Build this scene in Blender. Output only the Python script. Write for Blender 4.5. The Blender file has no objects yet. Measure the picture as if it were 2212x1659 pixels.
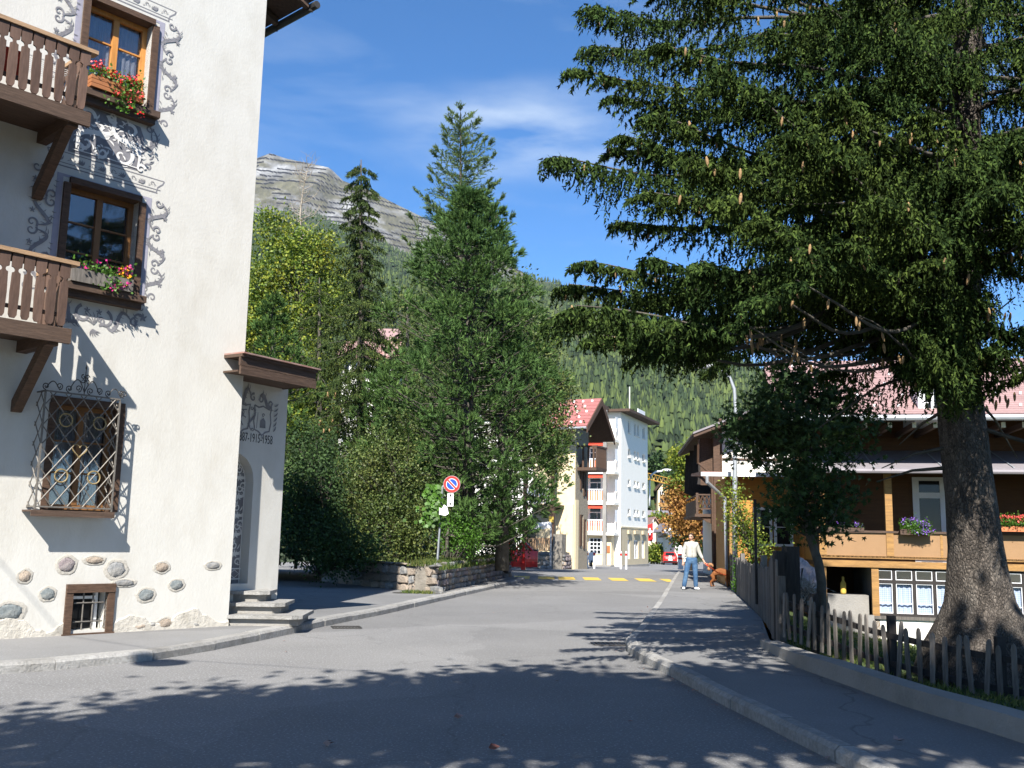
import bpy, bmesh, math, random
import numpy as np
from mathutils import Vector, Matrix
from mathutils.geometry import tessellate_polygon
from math import sin, cos, radians, pi, atan2, sqrt, exp
random.seed(7); rng = np.random.default_rng(7)
S = bpy.context.scene
COL = S.collection
# ---------------------------------------------------------------- camera
PITCH, ROLL, FPX = radians(8.75), radians(1.2), 2150.0
cam_d = bpy.data.cameras.new('camera'); cam = bpy.data.objects.new('camera', cam_d); COL.objects.link(cam)
cam_d.sensor_width = 36; cam_d.lens = FPX/2212*36; cam_d.clip_end = 20000; cam_d.clip_start = .1
cam.matrix_world = Matrix.Translation((0,0,1.6)) @ Matrix.Rotation(pi/2+PITCH,4,'X') @ Matrix.Rotation(ROLL,4,'Z')
S.camera = cam
# ---------------------------------------------------------------- sun and sky
SUN_AZ, SUN_EL = radians(7), radians(43)
L = Vector((sin(SUN_AZ)*cos(SUN_EL), cos(SUN_AZ)*cos(SUN_EL), -sin(SUN_EL)))
sd = bpy.data.lights.new('sun','SUN'); sd.energy = 5.0; sd.angle = radians(.5); sd.color = (1,.96,.90)
sun = bpy.data.objects.new('sun', sd); COL.objects.link(sun); sun.location = (-3,-30,40)
sun.rotation_euler = L.to_track_quat('-Z','Y').to_euler()
W = bpy.data.worlds.new('World'); S.world = W; W.use_nodes = True
S.view_settings.view_transform = 'Standard'; S.view_settings.look = 'None'
S.view_settings.exposure = 1.28; S.view_settings.gamma = 1; S.view_settings.use_curve_mapping = False
_R = Vector((1,0,0)); _F = Vector((0,cos(PITCH),sin(PITCH))); _U = Vector((0,-sin(PITCH),cos(PITCH)))
_R2 = cos(ROLL)*_R+sin(ROLL)*_U; _U2 = -sin(ROLL)*_R+cos(ROLL)*_U
def ray(x,y): return (x-1106)/FPX*_R2-(y-829.5)/FPX*_U2+_F
def at(x,y,Y):
    v = ray(x,y); return Vector((0,0,1.6))+v*(Y/v.y)
def gnd(x,y,z=0):
    v = ray(x,y); return Vector((0,0,1.6))+v*((z-1.6)/v.z)
def world_nodes():
    nt = W.node_tree; N = nt.nodes; K = nt.links; N.clear()
    out = N.new('ShaderNodeOutputWorld'); bg = N.new('ShaderNodeBackground')
    sky = N.new('ShaderNodeTexSky'); sky.sky_type = 'NISHITA'; sky.sun_disc = False
    sky.sun_elevation = SUN_EL; sky.sun_rotation = radians(187); sky.altitude = 1600; sky.air_density = .82; sky.dust_density = .15; sky.ozone_density = 3.2
    bg.inputs['Strength'].default_value = .05
    tc = N.new('ShaderNodeTexCoord')
    mp = N.new('ShaderNodeMapping'); mp.inputs['Rotation'].default_value = (0,radians(24),0); mp.inputs['Scale'].default_value = (2.2,2.2,8.0)
    nz = N.new('ShaderNodeTexNoise'); nz.inputs['Scale'].default_value = 1.5; nz.inputs['Detail'].default_value = 9; nz.inputs['Roughness'].default_value = .52; nz.inputs['Distortion'].default_value = .5
    rp = N.new('ShaderNodeMapRange'); rp.inputs['From Min'].default_value = .50; rp.inputs['From Max'].default_value = .95; rp.inputs['To Max'].default_value = .5; rp.clamp = True
    K.new(tc.outputs['Generated'], mp.inputs['Vector']); K.new(mp.outputs['Vector'], nz.inputs['Vector']); K.new(nz.outputs['Fac'], rp.inputs['Value'])
    # the brighter wisp: a soft patch of cirrus in one direction of the sky
    dv = ray(1130,285).normalized()
    sub = N.new('ShaderNodeVectorMath'); sub.operation = 'SUBTRACT'; sub.inputs[1].default_value = dv
    mp2 = N.new('ShaderNodeMapping'); mp2.vector_type = 'POINT'; mp2.inputs['Rotation'].default_value = (0,radians(12),0); mp2.inputs['Scale'].default_value = (8.5,8.5,24)
    ln = N.new('ShaderNodeVectorMath'); ln.operation = 'LENGTH'
    r2 = N.new('ShaderNodeMapRange'); r2.interpolation_type = 'SMOOTHSTEP'; r2.inputs['From Min'].default_value = 0; r2.inputs['From Max'].default_value = 1.5; r2.inputs['To Min'].default_value = 1.15; r2.inputs['To Max'].default_value = 0
    nz2 = N.new('ShaderNodeTexNoise'); nz2.inputs['Scale'].default_value = 3.2; nz2.inputs['Detail'].default_value = 8
    mu = N.new('ShaderNodeMath'); mu.operation = 'MULTIPLY'; mx = N.new('ShaderNodeMath'); mx.operation = 'ADD'; mx.use_clamp = True
    K.new(tc.outputs['Generated'], sub.inputs[0]); K.new(sub.outputs[0], mp2.inputs['Vector']); K.new(mp2.outputs[0], ln.inputs[0]); K.new(ln.outputs['Value'], r2.inputs['Value'])
    K.new(mp.outputs['Vector'], nz2.inputs['Vector']); r3 = N.new('ShaderNodeMapRange'); r3.inputs['From Min'].default_value = .36; r3.inputs['From Max'].default_value = .72; K.new(nz2.outputs['Fac'], r3.inputs['Value']); K.new(r3.outputs[0], mu.inputs[0]); K.new(r2.outputs[0], mu.inputs[1])
    K.new(rp.outputs[0], mx.inputs[0]); K.new(mu.outputs[0], mx.inputs[1])
    mc = N.new('ShaderNodeMixRGB'); mc.inputs['Color2'].default_value = (6.8,7.9,9.2,1)
    hs = N.new('ShaderNodeHueSaturation'); hs.inputs['Saturation'].default_value = 1.24; hs.inputs['Value'].default_value = 1.85; K.new(sky.outputs[0], hs.inputs['Color']); K.new(hs.outputs[0], mc.inputs['Color1']); K.new(mx.outputs[0], mc.inputs['Fac']); K.new(mc.outputs[0], bg.inputs['Color']); K.new(bg.outputs[0], out.inputs[0])
world_nodes()
# ---------------------------------------------------------------- materials
def _n(N,t,**k):
    n = N.new(t)
    for a,b in k.items():
        if a in n.inputs: n.inputs[a].default_value = b
        else: setattr(n,a,b)
    return n
def mat(name, col, rough=.8, var=.2, scale=6., bump=.15, bscale=None, metal=0., stretch=(1,1,1), spec=.3, stain=None, stain_scale=.8, stain_amt=.5, coat=0., detail=6., trans=0., island=0., bdist=.02, hue=None, speck=None, hscale=.7, cracks=0., orand=0.):
    m = bpy.data.materials.new(name); m.use_nodes = True; nt = m.node_tree; N = nt.nodes; K = nt.links
    b = N['Principled BSDF']; b.inputs['Roughness'].default_value = rough; b.inputs['Metallic'].default_value = metal
    b.inputs['Specular IOR Level'].default_value = spec; b.inputs['Coat Weight'].default_value = coat
    tc = _n(N,'ShaderNodeTexCoord'); mp = _n(N,'ShaderNodeMapping'); mp.inputs['Scale'].default_value = stretch
    K.new(tc.outputs['Object'], mp.inputs['Vector'])
    nz = _n(N,'ShaderNodeTexNoise', Scale=scale, Detail=detail, Roughness=.6); K.new(mp.outputs[0], nz.inputs['Vector'])
    mr = _n(N,'ShaderNodeMapRange'); mr.inputs['From Min'].default_value = .25; mr.inputs['From Max'].default_value = .75; mr.inputs['To Min'].default_value = 1-var; mr.inputs['To Max'].default_value = 1+var
    K.new(nz.outputs['Fac'], mr.inputs['Value'])
    mx = _n(N,'ShaderNodeVectorMath', operation='SCALE'); mx.inputs[0].default_value = col[:3]; K.new(mr.outputs[0], mx.inputs['Scale'])
    cur = mx.outputs[0]
    if island>0:
        ge = _n(N,'ShaderNodeNewGeometry'); mi = _n(N,'ShaderNodeMapRange'); mi.inputs['To Min'].default_value = 1-island; mi.inputs['To Max'].default_value = 1+island
        K.new(ge.outputs['Random Per Island'], mi.inputs['Value'])
        if hue is not None:
            mh = _n(N,'ShaderNodeMixRGB'); mh.inputs['Color2'].default_value = (*hue,1)
            hr = _n(N,'ShaderNodeMapRange'); hr.inputs['From Min'].default_value = .35; hr.inputs['From Max'].default_value = 1; hr.inputs['To Max'].default_value = .8
            nh = _n(N,'ShaderNodeMath', operation='MULTIPLY'); nh.inputs[1].default_value = 1.
            n3 = _n(N,'ShaderNodeTexNoise', Scale=hscale, Detail=3); K.new(tc.outputs['Object'], n3.inputs['Vector'])
            ad = _n(N,'ShaderNodeMath', operation='ADD'); K.new(n3.outputs['Fac'], ad.inputs[0]); 
            sc = _n(N,'ShaderNodeMath', operation='MULTIPLY_ADD'); sc.inputs[1].default_value = .5; sc.inputs[2].default_value = -.25; K.new(ge.outputs['Random Per Island'], sc.inputs[0]); K.new(sc.outputs[0], ad.inputs[1])
            K.new(ad.outputs[0], hr.inputs['Value']); K.new(hr.outputs[0], mh.inputs['Fac']); K.new(cur, mh.inputs['Color1']); cur = mh.outputs[0]
        m2 = _n(N,'ShaderNodeVectorMath', operation='SCALE'); K.new(cur, m2.inputs[0]); K.new(mi.outputs[0], m2.inputs['Scale']); cur = m2.outputs[0]
    if stain is not None:
        n2 = _n(N,'ShaderNodeTexNoise', Scale=stain_scale, Detail=7, Roughness=.65); K.new(mp.outputs[0], n2.inputs['Vector'])
        r2 = _n(N,'ShaderNodeMapRange'); r2.inputs['From Min'].default_value = .48; r2.inputs['From Max'].default_value = .72; r2.inputs['To Max'].default_value = stain_amt
        K.new(n2.outputs['Fac'], r2.inputs['Value'])
        ms = _n(N,'ShaderNodeMixRGB'); ms.inputs['Color2'].default_value = (*stain,1); K.new(cur, ms.inputs['Color1']); K.new(r2.outputs[0], ms.inputs['Fac']); cur = ms.outputs[0]
    if speck is not None:
        vs = _n(N,'ShaderNodeTexNoise', Scale=speck[1], Detail=2); K.new(tc.outputs['Object'], vs.inputs['Vector'])
        rs = _n(N,'ShaderNodeMapRange'); rs.inputs['From Min'].default_value = .56; rs.inputs['From Max'].default_value = .75; rs.inputs['To Max'].default_value = speck[2]
        K.new(vs.outputs['Fac'], rs.inputs['Value'])
        mk = _n(N,'ShaderNodeMixRGB'); mk.inputs['Color2'].default_value = (*speck[0],1); K.new(cur, mk.inputs['Color1']); K.new(rs.outputs[0], mk.inputs['Fac']); cur = mk.outputs[0]
    if orand>0:
        oi = _n(N,'ShaderNodeObjectInfo'); om = _n(N,'ShaderNodeMapRange'); om.inputs['To Min'].default_value = 1-orand; om.inputs['To Max'].default_value = 1+orand; K.new(oi.outputs['Random'], om.inputs['Value'])
        os_ = _n(N,'ShaderNodeVectorMath', operation='SCALE'); K.new(cur, os_.inputs[0]); K.new(om.outputs[0], os_.inputs['Scale']); cur = os_.outputs[0]
    if cracks>0:
        vw = _n(N,'ShaderNodeTexNoise', Scale=1.3, Detail=5); K.new(tc.outputs['Object'], vw.inputs['Vector'])
        va = _n(N,'ShaderNodeVectorMath', operation='SCALE'); va.inputs['Scale'].default_value = .9; K.new(vw.outputs['Color'], va.inputs[0])
        vb = _n(N,'ShaderNodeVectorMath', operation='ADD'); K.new(tc.outputs['Object'], vb.inputs[0]); K.new(va.outputs[0], vb.inputs[1])
        vo = _n(N,'ShaderNodeTexVoronoi', feature='DISTANCE_TO_EDGE', Scale=.22); K.new(vb.outputs[0], vo.inputs['Vector'])
        rc = _n(N,'ShaderNodeMapRange'); rc.inputs['From Min'].default_value = .0015; rc.inputs['From Max'].default_value = .006; rc.inputs['To Min'].default_value = cracks; rc.inputs['To Max'].default_value = 0; K.new(vo.outputs['Distance'], rc.inputs['Value'])
        mcr = _n(N,'ShaderNodeMixRGB'); mcr.inputs['Color2'].default_value = (.03,.03,.03,1); K.new(cur, mcr.inputs['Color1']); K.new(rc.outputs[0], mcr.inputs['Fac']); cur = mcr.outputs[0]
        pt = _n(N,'ShaderNodeTexVoronoi', Scale=.16); K.new(vb.outputs[0], pt.inputs['Vector']); pr_ = _n(N,'ShaderNodeSeparateColor'); K.new(pt.outputs['Color'], pr_.inputs[0])
        pm = _n(N,'ShaderNodeMapRange'); pm.inputs['To Min'].default_value = .86; pm.inputs['To Max'].default_value = 1.08; K.new(pr_.outputs[0], pm.inputs['Value'])
        ps = _n(N,'ShaderNodeVectorMath', operation='SCALE'); K.new(cur, ps.inputs[0]); K.new(pm.outputs[0], ps.inputs['Scale']); cur = ps.outputs[0]
    K.new(cur, b.inputs['Base Color'])
    if bump>0:
        nb = _n(N,'ShaderNodeTexNoise', Scale=bscale or scale*4, Detail=8, Roughness=.65); K.new(mp.outputs[0], nb.inputs['Vector'])
        bp = _n(N,'ShaderNodeBump', Strength=min(1,bump*2), Distance=bdist); K.new(nb.outputs['Fac'], bp.inputs['Height']); K.new(bp.outputs[0], b.inputs['Normal'])
    if trans>0:
        tr = _n(N,'ShaderNodeBsdfTranslucent'); K.new(cur, tr.inputs['Color']); ms = _n(N,'ShaderNodeMixShader'); ms.inputs[0].default_value = trans
        K.new(b.outputs[0], ms.inputs[1]); K.new(tr.outputs[0], ms.inputs[2]); K.new(ms.outputs[0], N['Material Output'].inputs['Surface'])
    return m
def glass(name, col=(.012,.014,.016), rough=.04):
    m = bpy.data.materials.new(name); m.use_nodes = True; b = m.node_tree.nodes['Principled BSDF']
    b.inputs['Base Color'].default_value = (*col,1); b.inputs['Roughness'].default_value = rough; b.inputs['Specular IOR Level'].default_value = .3
    return m
M = {}
M['asphalt'] = mat('asphalt',(.178,.174,.167),.9,.12,.5,.5,90,stain=(.13,.127,.122),stain_scale=.22,stain_amt=.5,bdist=.008,speck=((.42,.42,.43),42,.8),cracks=.18)
M['pave'] = mat('pavement_asphalt',(.185,.182,.176),.9,.10,.9,.4,130,stain=(.14,.137,.132),stain_scale=.5,stain_amt=.5,bdist=.006,speck=((.36,.36,.37),50,.6),cracks=.35)
M['granite'] = mat('granite',(.30,.29,.27),.85,.3,22,.6,40,orand=.12,stain=(.15,.14,.12),stain_scale=2.5,stain_amt=.6)
M['concrete'] = mat('concrete',(.27,.255,.23),.9,.15,3,.4,30,stain=(.10,.095,.08),stain_scale=1.5,stain_amt=.6)
M['plaster'] = mat('plaster',(.53,.512,.465),.95,.05,2.2,.16,26,stain=(.42,.39,.33),stain_scale=1.5,stain_amt=.55,bdist=.014,stretch=(1,1,.55))
M['plasterdirty'] = mat('weathered_plaster',(.50,.465,.40),.95,.14,3,.5,20,stain=(.27,.24,.195),stain_scale=3.5,stain_amt=.65,bdist=.02)
M['hotelwhite'] = mat('hotel_white',(.86,.83,.75),.9,.03,2,.1,20)
M['collar'] = mat('dirty_shaded_plaster',(.43,.40,.345),.95,.15,5,.3,20,stain=(.33,.30,.25),stain_scale=5)  # darker plaster tone holding both dirt and painted recess shading around the stones
M['white'] = mat('white_render',(.76,.73,.65),.9,.04,2,.2,20)
M['whitepaint'] = mat('white_paint',(.78,.78,.77),.5,.04,5,.05)
M['beige'] = mat('beige_render',(.50,.42,.28),.9,.08,3,.3,20)
M['cream'] = mat('cream_render',(.66,.55,.36),.9,.08,2,.3,20)
M['rough'] = mat('roughcast',(.27,.235,.18),.95,.35,9,.9,14,bdist=.05)
M['paintgrey'] = mat('sgraffito_grey',(.20,.195,.205),.95,.25,9,.2,20)
M['paintdark'] = mat('dark_painted_lettering',(.05,.05,.055),.95,.1,9,0)
M['paintlight'] = mat('sgraffito_light',(.66,.64,.60),.95,.06,4,.2,20)
M['bandgrey'] = mat('lilac_grey_band',(.30,.29,.34),.95,.1,9,.1,20)
M['dwood'] = mat('dark_weathered_wood',(.085,.05,.032),.75,.45,9,.5,26,stretch=(1,1,6),bdist=.006)
M['dwoodh'] = mat('dark_beam_wood',(.082,.052,.036),.75,.45,9,.5,26,stretch=(.4,5,5),bdist=.006)
M['slat'] = mat('brown_slat_wood',(.10,.060,.043),.7,.35,7,.3,30,orand=.2,stretch=(5,5,.7),bdist=.004)
M['rail'] = mat('tan_handrail_wood',(.33,.21,.12),.6,.25,6,.2,30,stretch=(.5,5,5))
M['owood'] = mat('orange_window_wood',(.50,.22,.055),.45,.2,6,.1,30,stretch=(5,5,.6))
M['owood_shaded'] = mat('shaded_orange_window_wood',(.20,.095,.035),.5,.2,6,.1,30,stretch=(5,5,.6))  # same window wood with the shade on the lower windows put into its colour
M['grey_wood'] = mat('grey_weathered_wood',(.135,.12,.104),.85,.45,9,.5,40,orand=.28,stretch=(4,4,.5),bdist=.005)
M['black_wood'] = mat('tarred_wood',(.035,.03,.027),.8,.4,9,.3,40,stretch=(4,4,.5))
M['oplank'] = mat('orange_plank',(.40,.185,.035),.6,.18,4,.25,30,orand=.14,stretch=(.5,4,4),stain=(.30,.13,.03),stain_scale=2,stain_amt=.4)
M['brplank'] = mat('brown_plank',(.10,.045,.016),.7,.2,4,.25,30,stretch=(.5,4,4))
M['panel'] = mat('tan_balcony_board',(.28,.165,.08),.6,.08,2,.1,20,stain=(.23,.135,.065),stain_scale=1.2,stain_amt=.4)
M['obeam'] = mat('ochre_timber',(.33,.18,.06),.7,.3,6,.3,30,stretch=(.5,4,4),stain=(.14,.08,.04),stain_scale=4,stain_amt=.6)
M['iron'] = mat('wrought_iron',(.06,.055,.05),.5,.2,20,.1,metal=.3)
M['ironlit'] = mat('sunlit_iron_bar',(.16,.145,.125),.5,.25,20,.15,metal=.2)  # lighter copy of the iron, sunlight on the bars put into its colour
M['brass'] = mat('straw_ring',(.26,.19,.085),.5,.2,20,.2)
M['glass'] = glass('window_glass')
M['curtain'] = mat('lace_curtain',(.20,.21,.235),.9,.25,9,.5,14,stretch=(6,6,.4),bdist=.05)
M['roofred'] = mat('red_metal_roof',(.30,.115,.105),.6,.12,3,.2,20)
M['shingle'] = mat('pink_brown_shingle',(.31,.20,.187),.8,.12,8,.3,30,orand=.07,stain=(.22,.14,.13),stain_scale=1.6,stain_amt=.5)
M['zinc'] = mat('zinc_sheet',(.22,.20,.21),.6,.12,2,.1)
M['rustroof'] = mat('rust_stained_sheet',(.30,.20,.17),.7,.3,3,.2,stain=(.28,.06,.03),stain_scale=2,stain_amt=.8)
M['galv'] = mat('galvanised_steel',(.33,.35,.37),.5,.12,5,.1,metal=.3)
M['stone'] = mat('grey_fieldstone',(.22,.22,.215),.9,.4,5,.9,12,orand=.3,stain=(.38,.34,.28),stain_scale=4,stain_amt=.8,bdist=.03)
M['stoneb'] = mat('blue_grey_fieldstone',(.17,.19,.19),.95,.35,6,.9,12,bdist=.03,stain=(.36,.35,.31),stain_scale=4,stain_amt=.8)
M['stonew'] = mat('warm_fieldstone',(.33,.27,.21),.9,.3,6,.9,12,orand=.25,bdist=.05,stain=(.20,.17,.15),stain_scale=3)
M['stonep'] = mat('purple_fieldstone',(.24,.20,.20),.95,.3,6,.9,12,bdist=.03,stain=(.38,.35,.31),stain_scale=4,stain_amt=.8)
M['mortar'] = mat('lime_mortar',(.20,.18,.15),.95,.3,8,.8,20)
M['yellow'] = mat('yellow_road_paint',(.58,.40,.07),.7,.15,6,.2,60,stain=(.22,.18,.09),stain_scale=6,stain_amt=.5)
M['red'] = mat('red_paint',(.50,.022,.018),.4,.12,4,.05,coat=.2)
M['signred'] = mat('sign_red',(.62,.035,.03),.4,.04,4,0)
M['signblue'] = mat('sign_blue',(.02,.07,.42),.4,.04,4,0)
M['black'] = mat('black_print',(.012,.012,.012),.6,.1,4,0)
M['orangecloth'] = mat('orange_cloth',(.72,.17,.05),.8,.1,4,.1)
M['redcloth'] = mat('red_awning',(.58,.07,.035),.8,.1,4,.1)
M['bark'] = mat('spruce_bark',(.12,.10,.082),.95,.5,5,1,14,stretch=(2,2,.7),bdist=.12,stain=(.20,.18,.15),stain_scale=2.5,stain_amt=.5)
M['bark2'] = mat('grey_bark',(.085,.075,.06),.95,.4,7,.6,20)
M['deadwood'] = mat('bleached_dead_wood',(.30,.26,.21),.9,.3,7,.5,20)
M['needle'] = mat('spruce_needles',(.022,.043,.012),.85,.3,1.2,0,island=.75,trans=.03,hue=(.058,.076,.014),spec=.06)
M['needle2'] = mat('dark_spruce_needles',(.035,.062,.018),.75,.35,.7,0,island=.5,trans=.12,hue=(.085,.095,.02),spec=.12)
M['larch'] = mat('larch_needles',(.12,.18,.055),.75,.25,.7,0,island=.45,trans=.25,hue=(.11,.14,.04))
M['pine'] = mat('stone_pine_needles',(.062,.125,.036),.75,.3,.8,0,island=.55,trans=.12,hue=(.095,.145,.03),spec=.15)
M['leafy'] = mat('yellow_green_leaves',(.12,.20,.028),.55,.3,.6,0,island=.5,trans=.35,hue=(.33,.27,.03),spec=.35)
M['leafb'] = mat('olive_green_leaves',(.07,.115,.025),.55,.35,.6,0,island=.5,trans=.3,hue=(.16,.15,.045),spec=.4)
M['leafd'] = mat('dark_green_leaves',(.03,.065,.018),.75,.3,.8,0,island=.45,trans=.3,hue=(.06,.10,.02),spec=.4)
M['leafo'] = mat('orange_autumn_leaves',(.36,.17,.05),.7,.3,.6,0,island=.45,trans=.25,hue=(.26,.19,.04))
M['leafg'] = mat('bright_green_leaves',(.075,.17,.02),.5,.25,.8,0,island=.35,trans=.35,spec=.4)
M['cone'] = mat('tan_cone',(.30,.19,.09),.7,.25,30,.4,60)
M['grass'] = mat('grass_blades',(.06,.11,.02),.7,.3,1.5,0,island=.5,trans=.3,hue=(.20,.16,.05))
M['lawn'] = mat('lawn_soil',(.05,.075,.022),.95,.4,2,.5,20,stain=(.07,.05,.03),stain_scale=.7,stain_amt=.7)
M['forestfloor'] = mat('forest_floor',(.035,.05,.02),.95,.35,.02,.2,stain=(.13,.085,.045),stain_scale=.01,stain_amt=.5)
M['ffar'] = mat('far_conifer_green',(.026,.046,.020),.9,.35,.006,0,island=.5,trans=.0,hue=(.085,.105,.022),hscale=.011)
M['cloth_beige'] = mat('beige_jacket',(.40,.385,.34),.85,.08,6,.4,12)
M['denim'] = mat('blue_denim',(.035,.085,.17),.85,.3,5,.3,20,stain=(.16,.27,.38),stain_scale=4,stain_amt=.6)
M['skin'] = mat('skin',(.50,.30,.21),.5,.05,6,0)
M['hair'] = mat('dark_brown_hair',(.03,.018,.012),.5,.2,30,.2)
M['fur'] = mat('russet_fur',(.20,.072,.022),.9,.35,7,.8,60,stain=(.32,.15,.06),stain_scale=2.5,stain_amt=.5)
M['furl'] = mat('tan_fur',(.33,.17,.08),.9,.2,14,.8,70)
M['leash'] = mat('orange_red_leash',(.62,.07,.02),.6,.1,5,0)
M['purple'] = mat('purple_petals',(.25,.11,.52),.6,.2,8,0,island=.4)
M['redpetal'] = mat('scarlet_petals',(.72,.03,.035),.55,.2,8,0,island=.3)
M['pinkpetal'] = mat('salmon_red_petals',(.75,.11,.10),.55,.2,8,0,island=.3)
M['magenta'] = mat('magenta_petals',(.45,.02,.16),.55,.2,8,0,island=.3)
M['opetal'] = mat('orange_petals',(.80,.33,.015),.55,.2,8,0,island=.3)
M['terracotta'] = mat('terracotta_box',(.50,.17,.07),.8,.1,8,.1)
M['boxwood'] = mat('flower_box_wood',(.33,.13,.05),.7,.2,8,.1,stretch=(1,5,5))
M['plastic'] = mat('clear_plastic_sheet',(.36,.33,.34),.15,.2,3,1,9,bdist=.15,stain=(.35,.17,.15),stain_scale=1.5)
M['crane'] = mat('crane_yellow',(.50,.28,.05),.5,.05,3,0)
# ---------------------------------------------------------------- object helpers
def tag(o,label=None,cat=None,group=None,kind=None):
    if label: o['label'] = label
    if cat: o['category'] = cat
    if group: o['group'] = group
    if kind: o['kind'] = kind
    return o
def thing(name,label,cat,loc=(0,0,0),rz=0,group=None):
    o = bpy.data.objects.new(name,None); COL.objects.link(o); o.location = loc; o.rotation_euler = (0,0,rz); o.empty_display_size = .2
    return tag(o,label,cat,group)
class MB:
    def __init__(s): s.v=[]; s.f=[]
    def add(s,vs,fs):
        b=len(s.v); s.v += [tuple(v) for v in vs]; s.f += [tuple(i+b for i in f) for f in fs]; return s
    def box(s,x0,x1,y0,y1,z0,z1,m=None):
        vs=[(x0,y0,z0),(x1,y0,z0),(x1,y1,z0),(x0,y1,z0),(x0,y0,z1),(x1,y0,z1),(x1,y1,z1),(x0,y1,z1)]
        if m is not None: vs=[m@Vector(v) for v in vs]
        return s.add(vs,[(0,3,2,1),(4,5,6,7),(0,1,5,4),(1,2,6,5),(2,3,7,6),(3,0,4,7)])
    def prism(s,poly,h0,h1,axis='y',m=None):
        # poly: 2D points; axis 'y': points are (x,z) extruded along y; 'z': (x,y) along z; 'x': (y,z) along x
        n=len(poly)
        def P(a,b,h): return {'y':(a,h,b),'z':(a,b,h),'x':(h,a,b)}[axis]
        vs=[P(a,b,h0) for a,b in poly]+[P(a,b,h1) for a,b in poly]
        if m is not None: vs=[m@Vector(v) for v in vs]
        tri=tessellate_polygon([[Vector((a,b,0)) for a,b in poly]])
        fs=[tuple(t) for t in tri]+[tuple(i+n for i in reversed(t)) for t in tri]
        fs+=[(i,(i+1)%n,(i+1)%n+n,i+n) for i in range(n)]
        return s.add(vs,fs)
    def tube(s,path,r,seg=6,cap=True):
        path=[Vector(p) for p in path]; n=len(path)
        rr=r if hasattr(r,'__len__') else [r]*n
        b=len(s.v); up0=Vector((0,0,1))
        for i,p in enumerate(path):
            t=(path[min(i+1,n-1)]-path[max(i-1,0)]).normalized()
            u=t.cross(up0)
            if u.length<.1: u=t.cross(Vector((1,0,0)))
            u.normalize(); w=t.cross(u)
            for k in range(seg):
                a=2*pi*k/seg; s.v.append(tuple(p+rr[i]*(cos(a)*u+sin(a)*w)))
        for i in range(n-1):
            for k in range(seg):
                k2=(k+1)%seg; s.f.append((b+i*seg+k,b+i*seg+k2,b+(i+1)*seg+k2,b+(i+1)*seg+k))
        if cap:
            s.f.append(tuple(b+k for k in reversed(range(seg)))); s.f.append(tuple(b+(n-1)*seg+k for k in range(seg)))
        return s
    def lathe(s,prof,seg=12,c=(0,0,0)):
        b=len(s.v)
        for r,z in prof:
            for k in range(seg):
                a=2*pi*k/seg; s.v.append((c[0]+r*cos(a),c[1]+r*sin(a),c[2]+z))
        for i in range(len(prof)-1):
            for k in range(seg):
                k2=(k+1)%seg; s.f.append((b+i*seg+k,b+i*seg+k2,b+(i+1)*seg+k2,b+(i+1)*seg+k))
        s.f.append(tuple(b+k for k in reversed(range(seg)))); s.f.append(tuple(b+(len(prof)-1)*seg+k for k in range(seg)))
        return s
    def blob(s,c,r,seg=8,rings=5,jit=0.,rot=None):
        b=len(s.v); rx,ry,rz=r if hasattr(r,'__len__') else (r,r,r)
        pts=[]
        for i in range(rings+1):
            th=pi*i/rings
            for k in range(seg):
                a=2*pi*k/seg; j=1+random.uniform(-jit,jit)
                v=Vector((rx*sin(th)*cos(a)*j,ry*sin(th)*sin(a)*j,rz*cos(th)*(1+ (random.uniform(-jit,jit) if 0<i<rings else 0))))
                if rot is not None: v=rot@v
                s.v.append((c[0]+v.x,c[1]+v.y,c[2]+v.z))
        for i in range(rings):
            for k in range(seg):
                k2=(k+1)%seg; s.f.append((b+i*seg+k,b+(i+1)*seg+k,b+(i+1)*seg+k2,b+i*seg+k2))
        return s
    def mesh(s,name,smooth=False):
        me=bpy.data.meshes.new(name); me.from_pydata(s.v,[],s.f); me.update()
        if smooth: me.polygons.foreach_set('use_smooth',[True]*len(me.polygons))
        return me
def link(name,me,m,parent=None,label=None,kind=None):
    o=bpy.data.objects.new(name,me); COL.objects.link(o)
    if m is not None and len(me.materials)==0: me.materials.append(M[m] if isinstance(m,str) else m)
    if parent is not None: o.parent=parent
    if label: o['label']=label
    if kind: o['kind']=kind
    return o
def obj(name,mb,m,parent=None,label=None,kind=None,smooth=False,bevel=0,loc=None):
    o=link(name,mb.mesh(name,smooth),m,parent,label,kind)
    if bevel: 
        b=o.modifiers.new('bevel','BEVEL'); b.width=bevel; b.segments=2; b.limit_method='ANGLE'
    if loc is not None: o.location=loc
    return o
def copies(proto_mesh,name,m,parent,mats,label=None):
    out=[]
    for mt in mats:
        o=bpy.data.objects.new(name,proto_mesh); COL.objects.link(o); o.parent=parent; o.matrix_local=mt; out.append(o)
    if len(proto_mesh.materials)==0: proto_mesh.materials.append(M[m])
    return out
def copy_tree(o,parent=None):
    c=o.copy(); COL.objects.link(c); c.parent=parent
    for ch in list(o.children): copy_tree(ch,c)
    return c
def np_mesh(name,V,F):
    """V (n,3) float, F (m,k) int"""
    V=np.ascontiguousarray(V,dtype=np.float32); F=np.ascontiguousarray(F,dtype=np.int32)
    me=bpy.data.meshes.new(name); me.vertices.add(len(V)); me.vertices.foreach_set('co',V.ravel())
    k=F.shape[1]; me.loops.add(F.size); me.loops.foreach_set('vertex_index',F.ravel())
    me.polygons.add(len(F)); me.polygons.foreach_set('loop_start',np.arange(0,F.size,k,dtype=np.int32))
    me.update(calc_edges=True); return me
def unit(a): return a/np.maximum(np.linalg.norm(a,axis=1,keepdims=True),1e-9)
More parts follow.
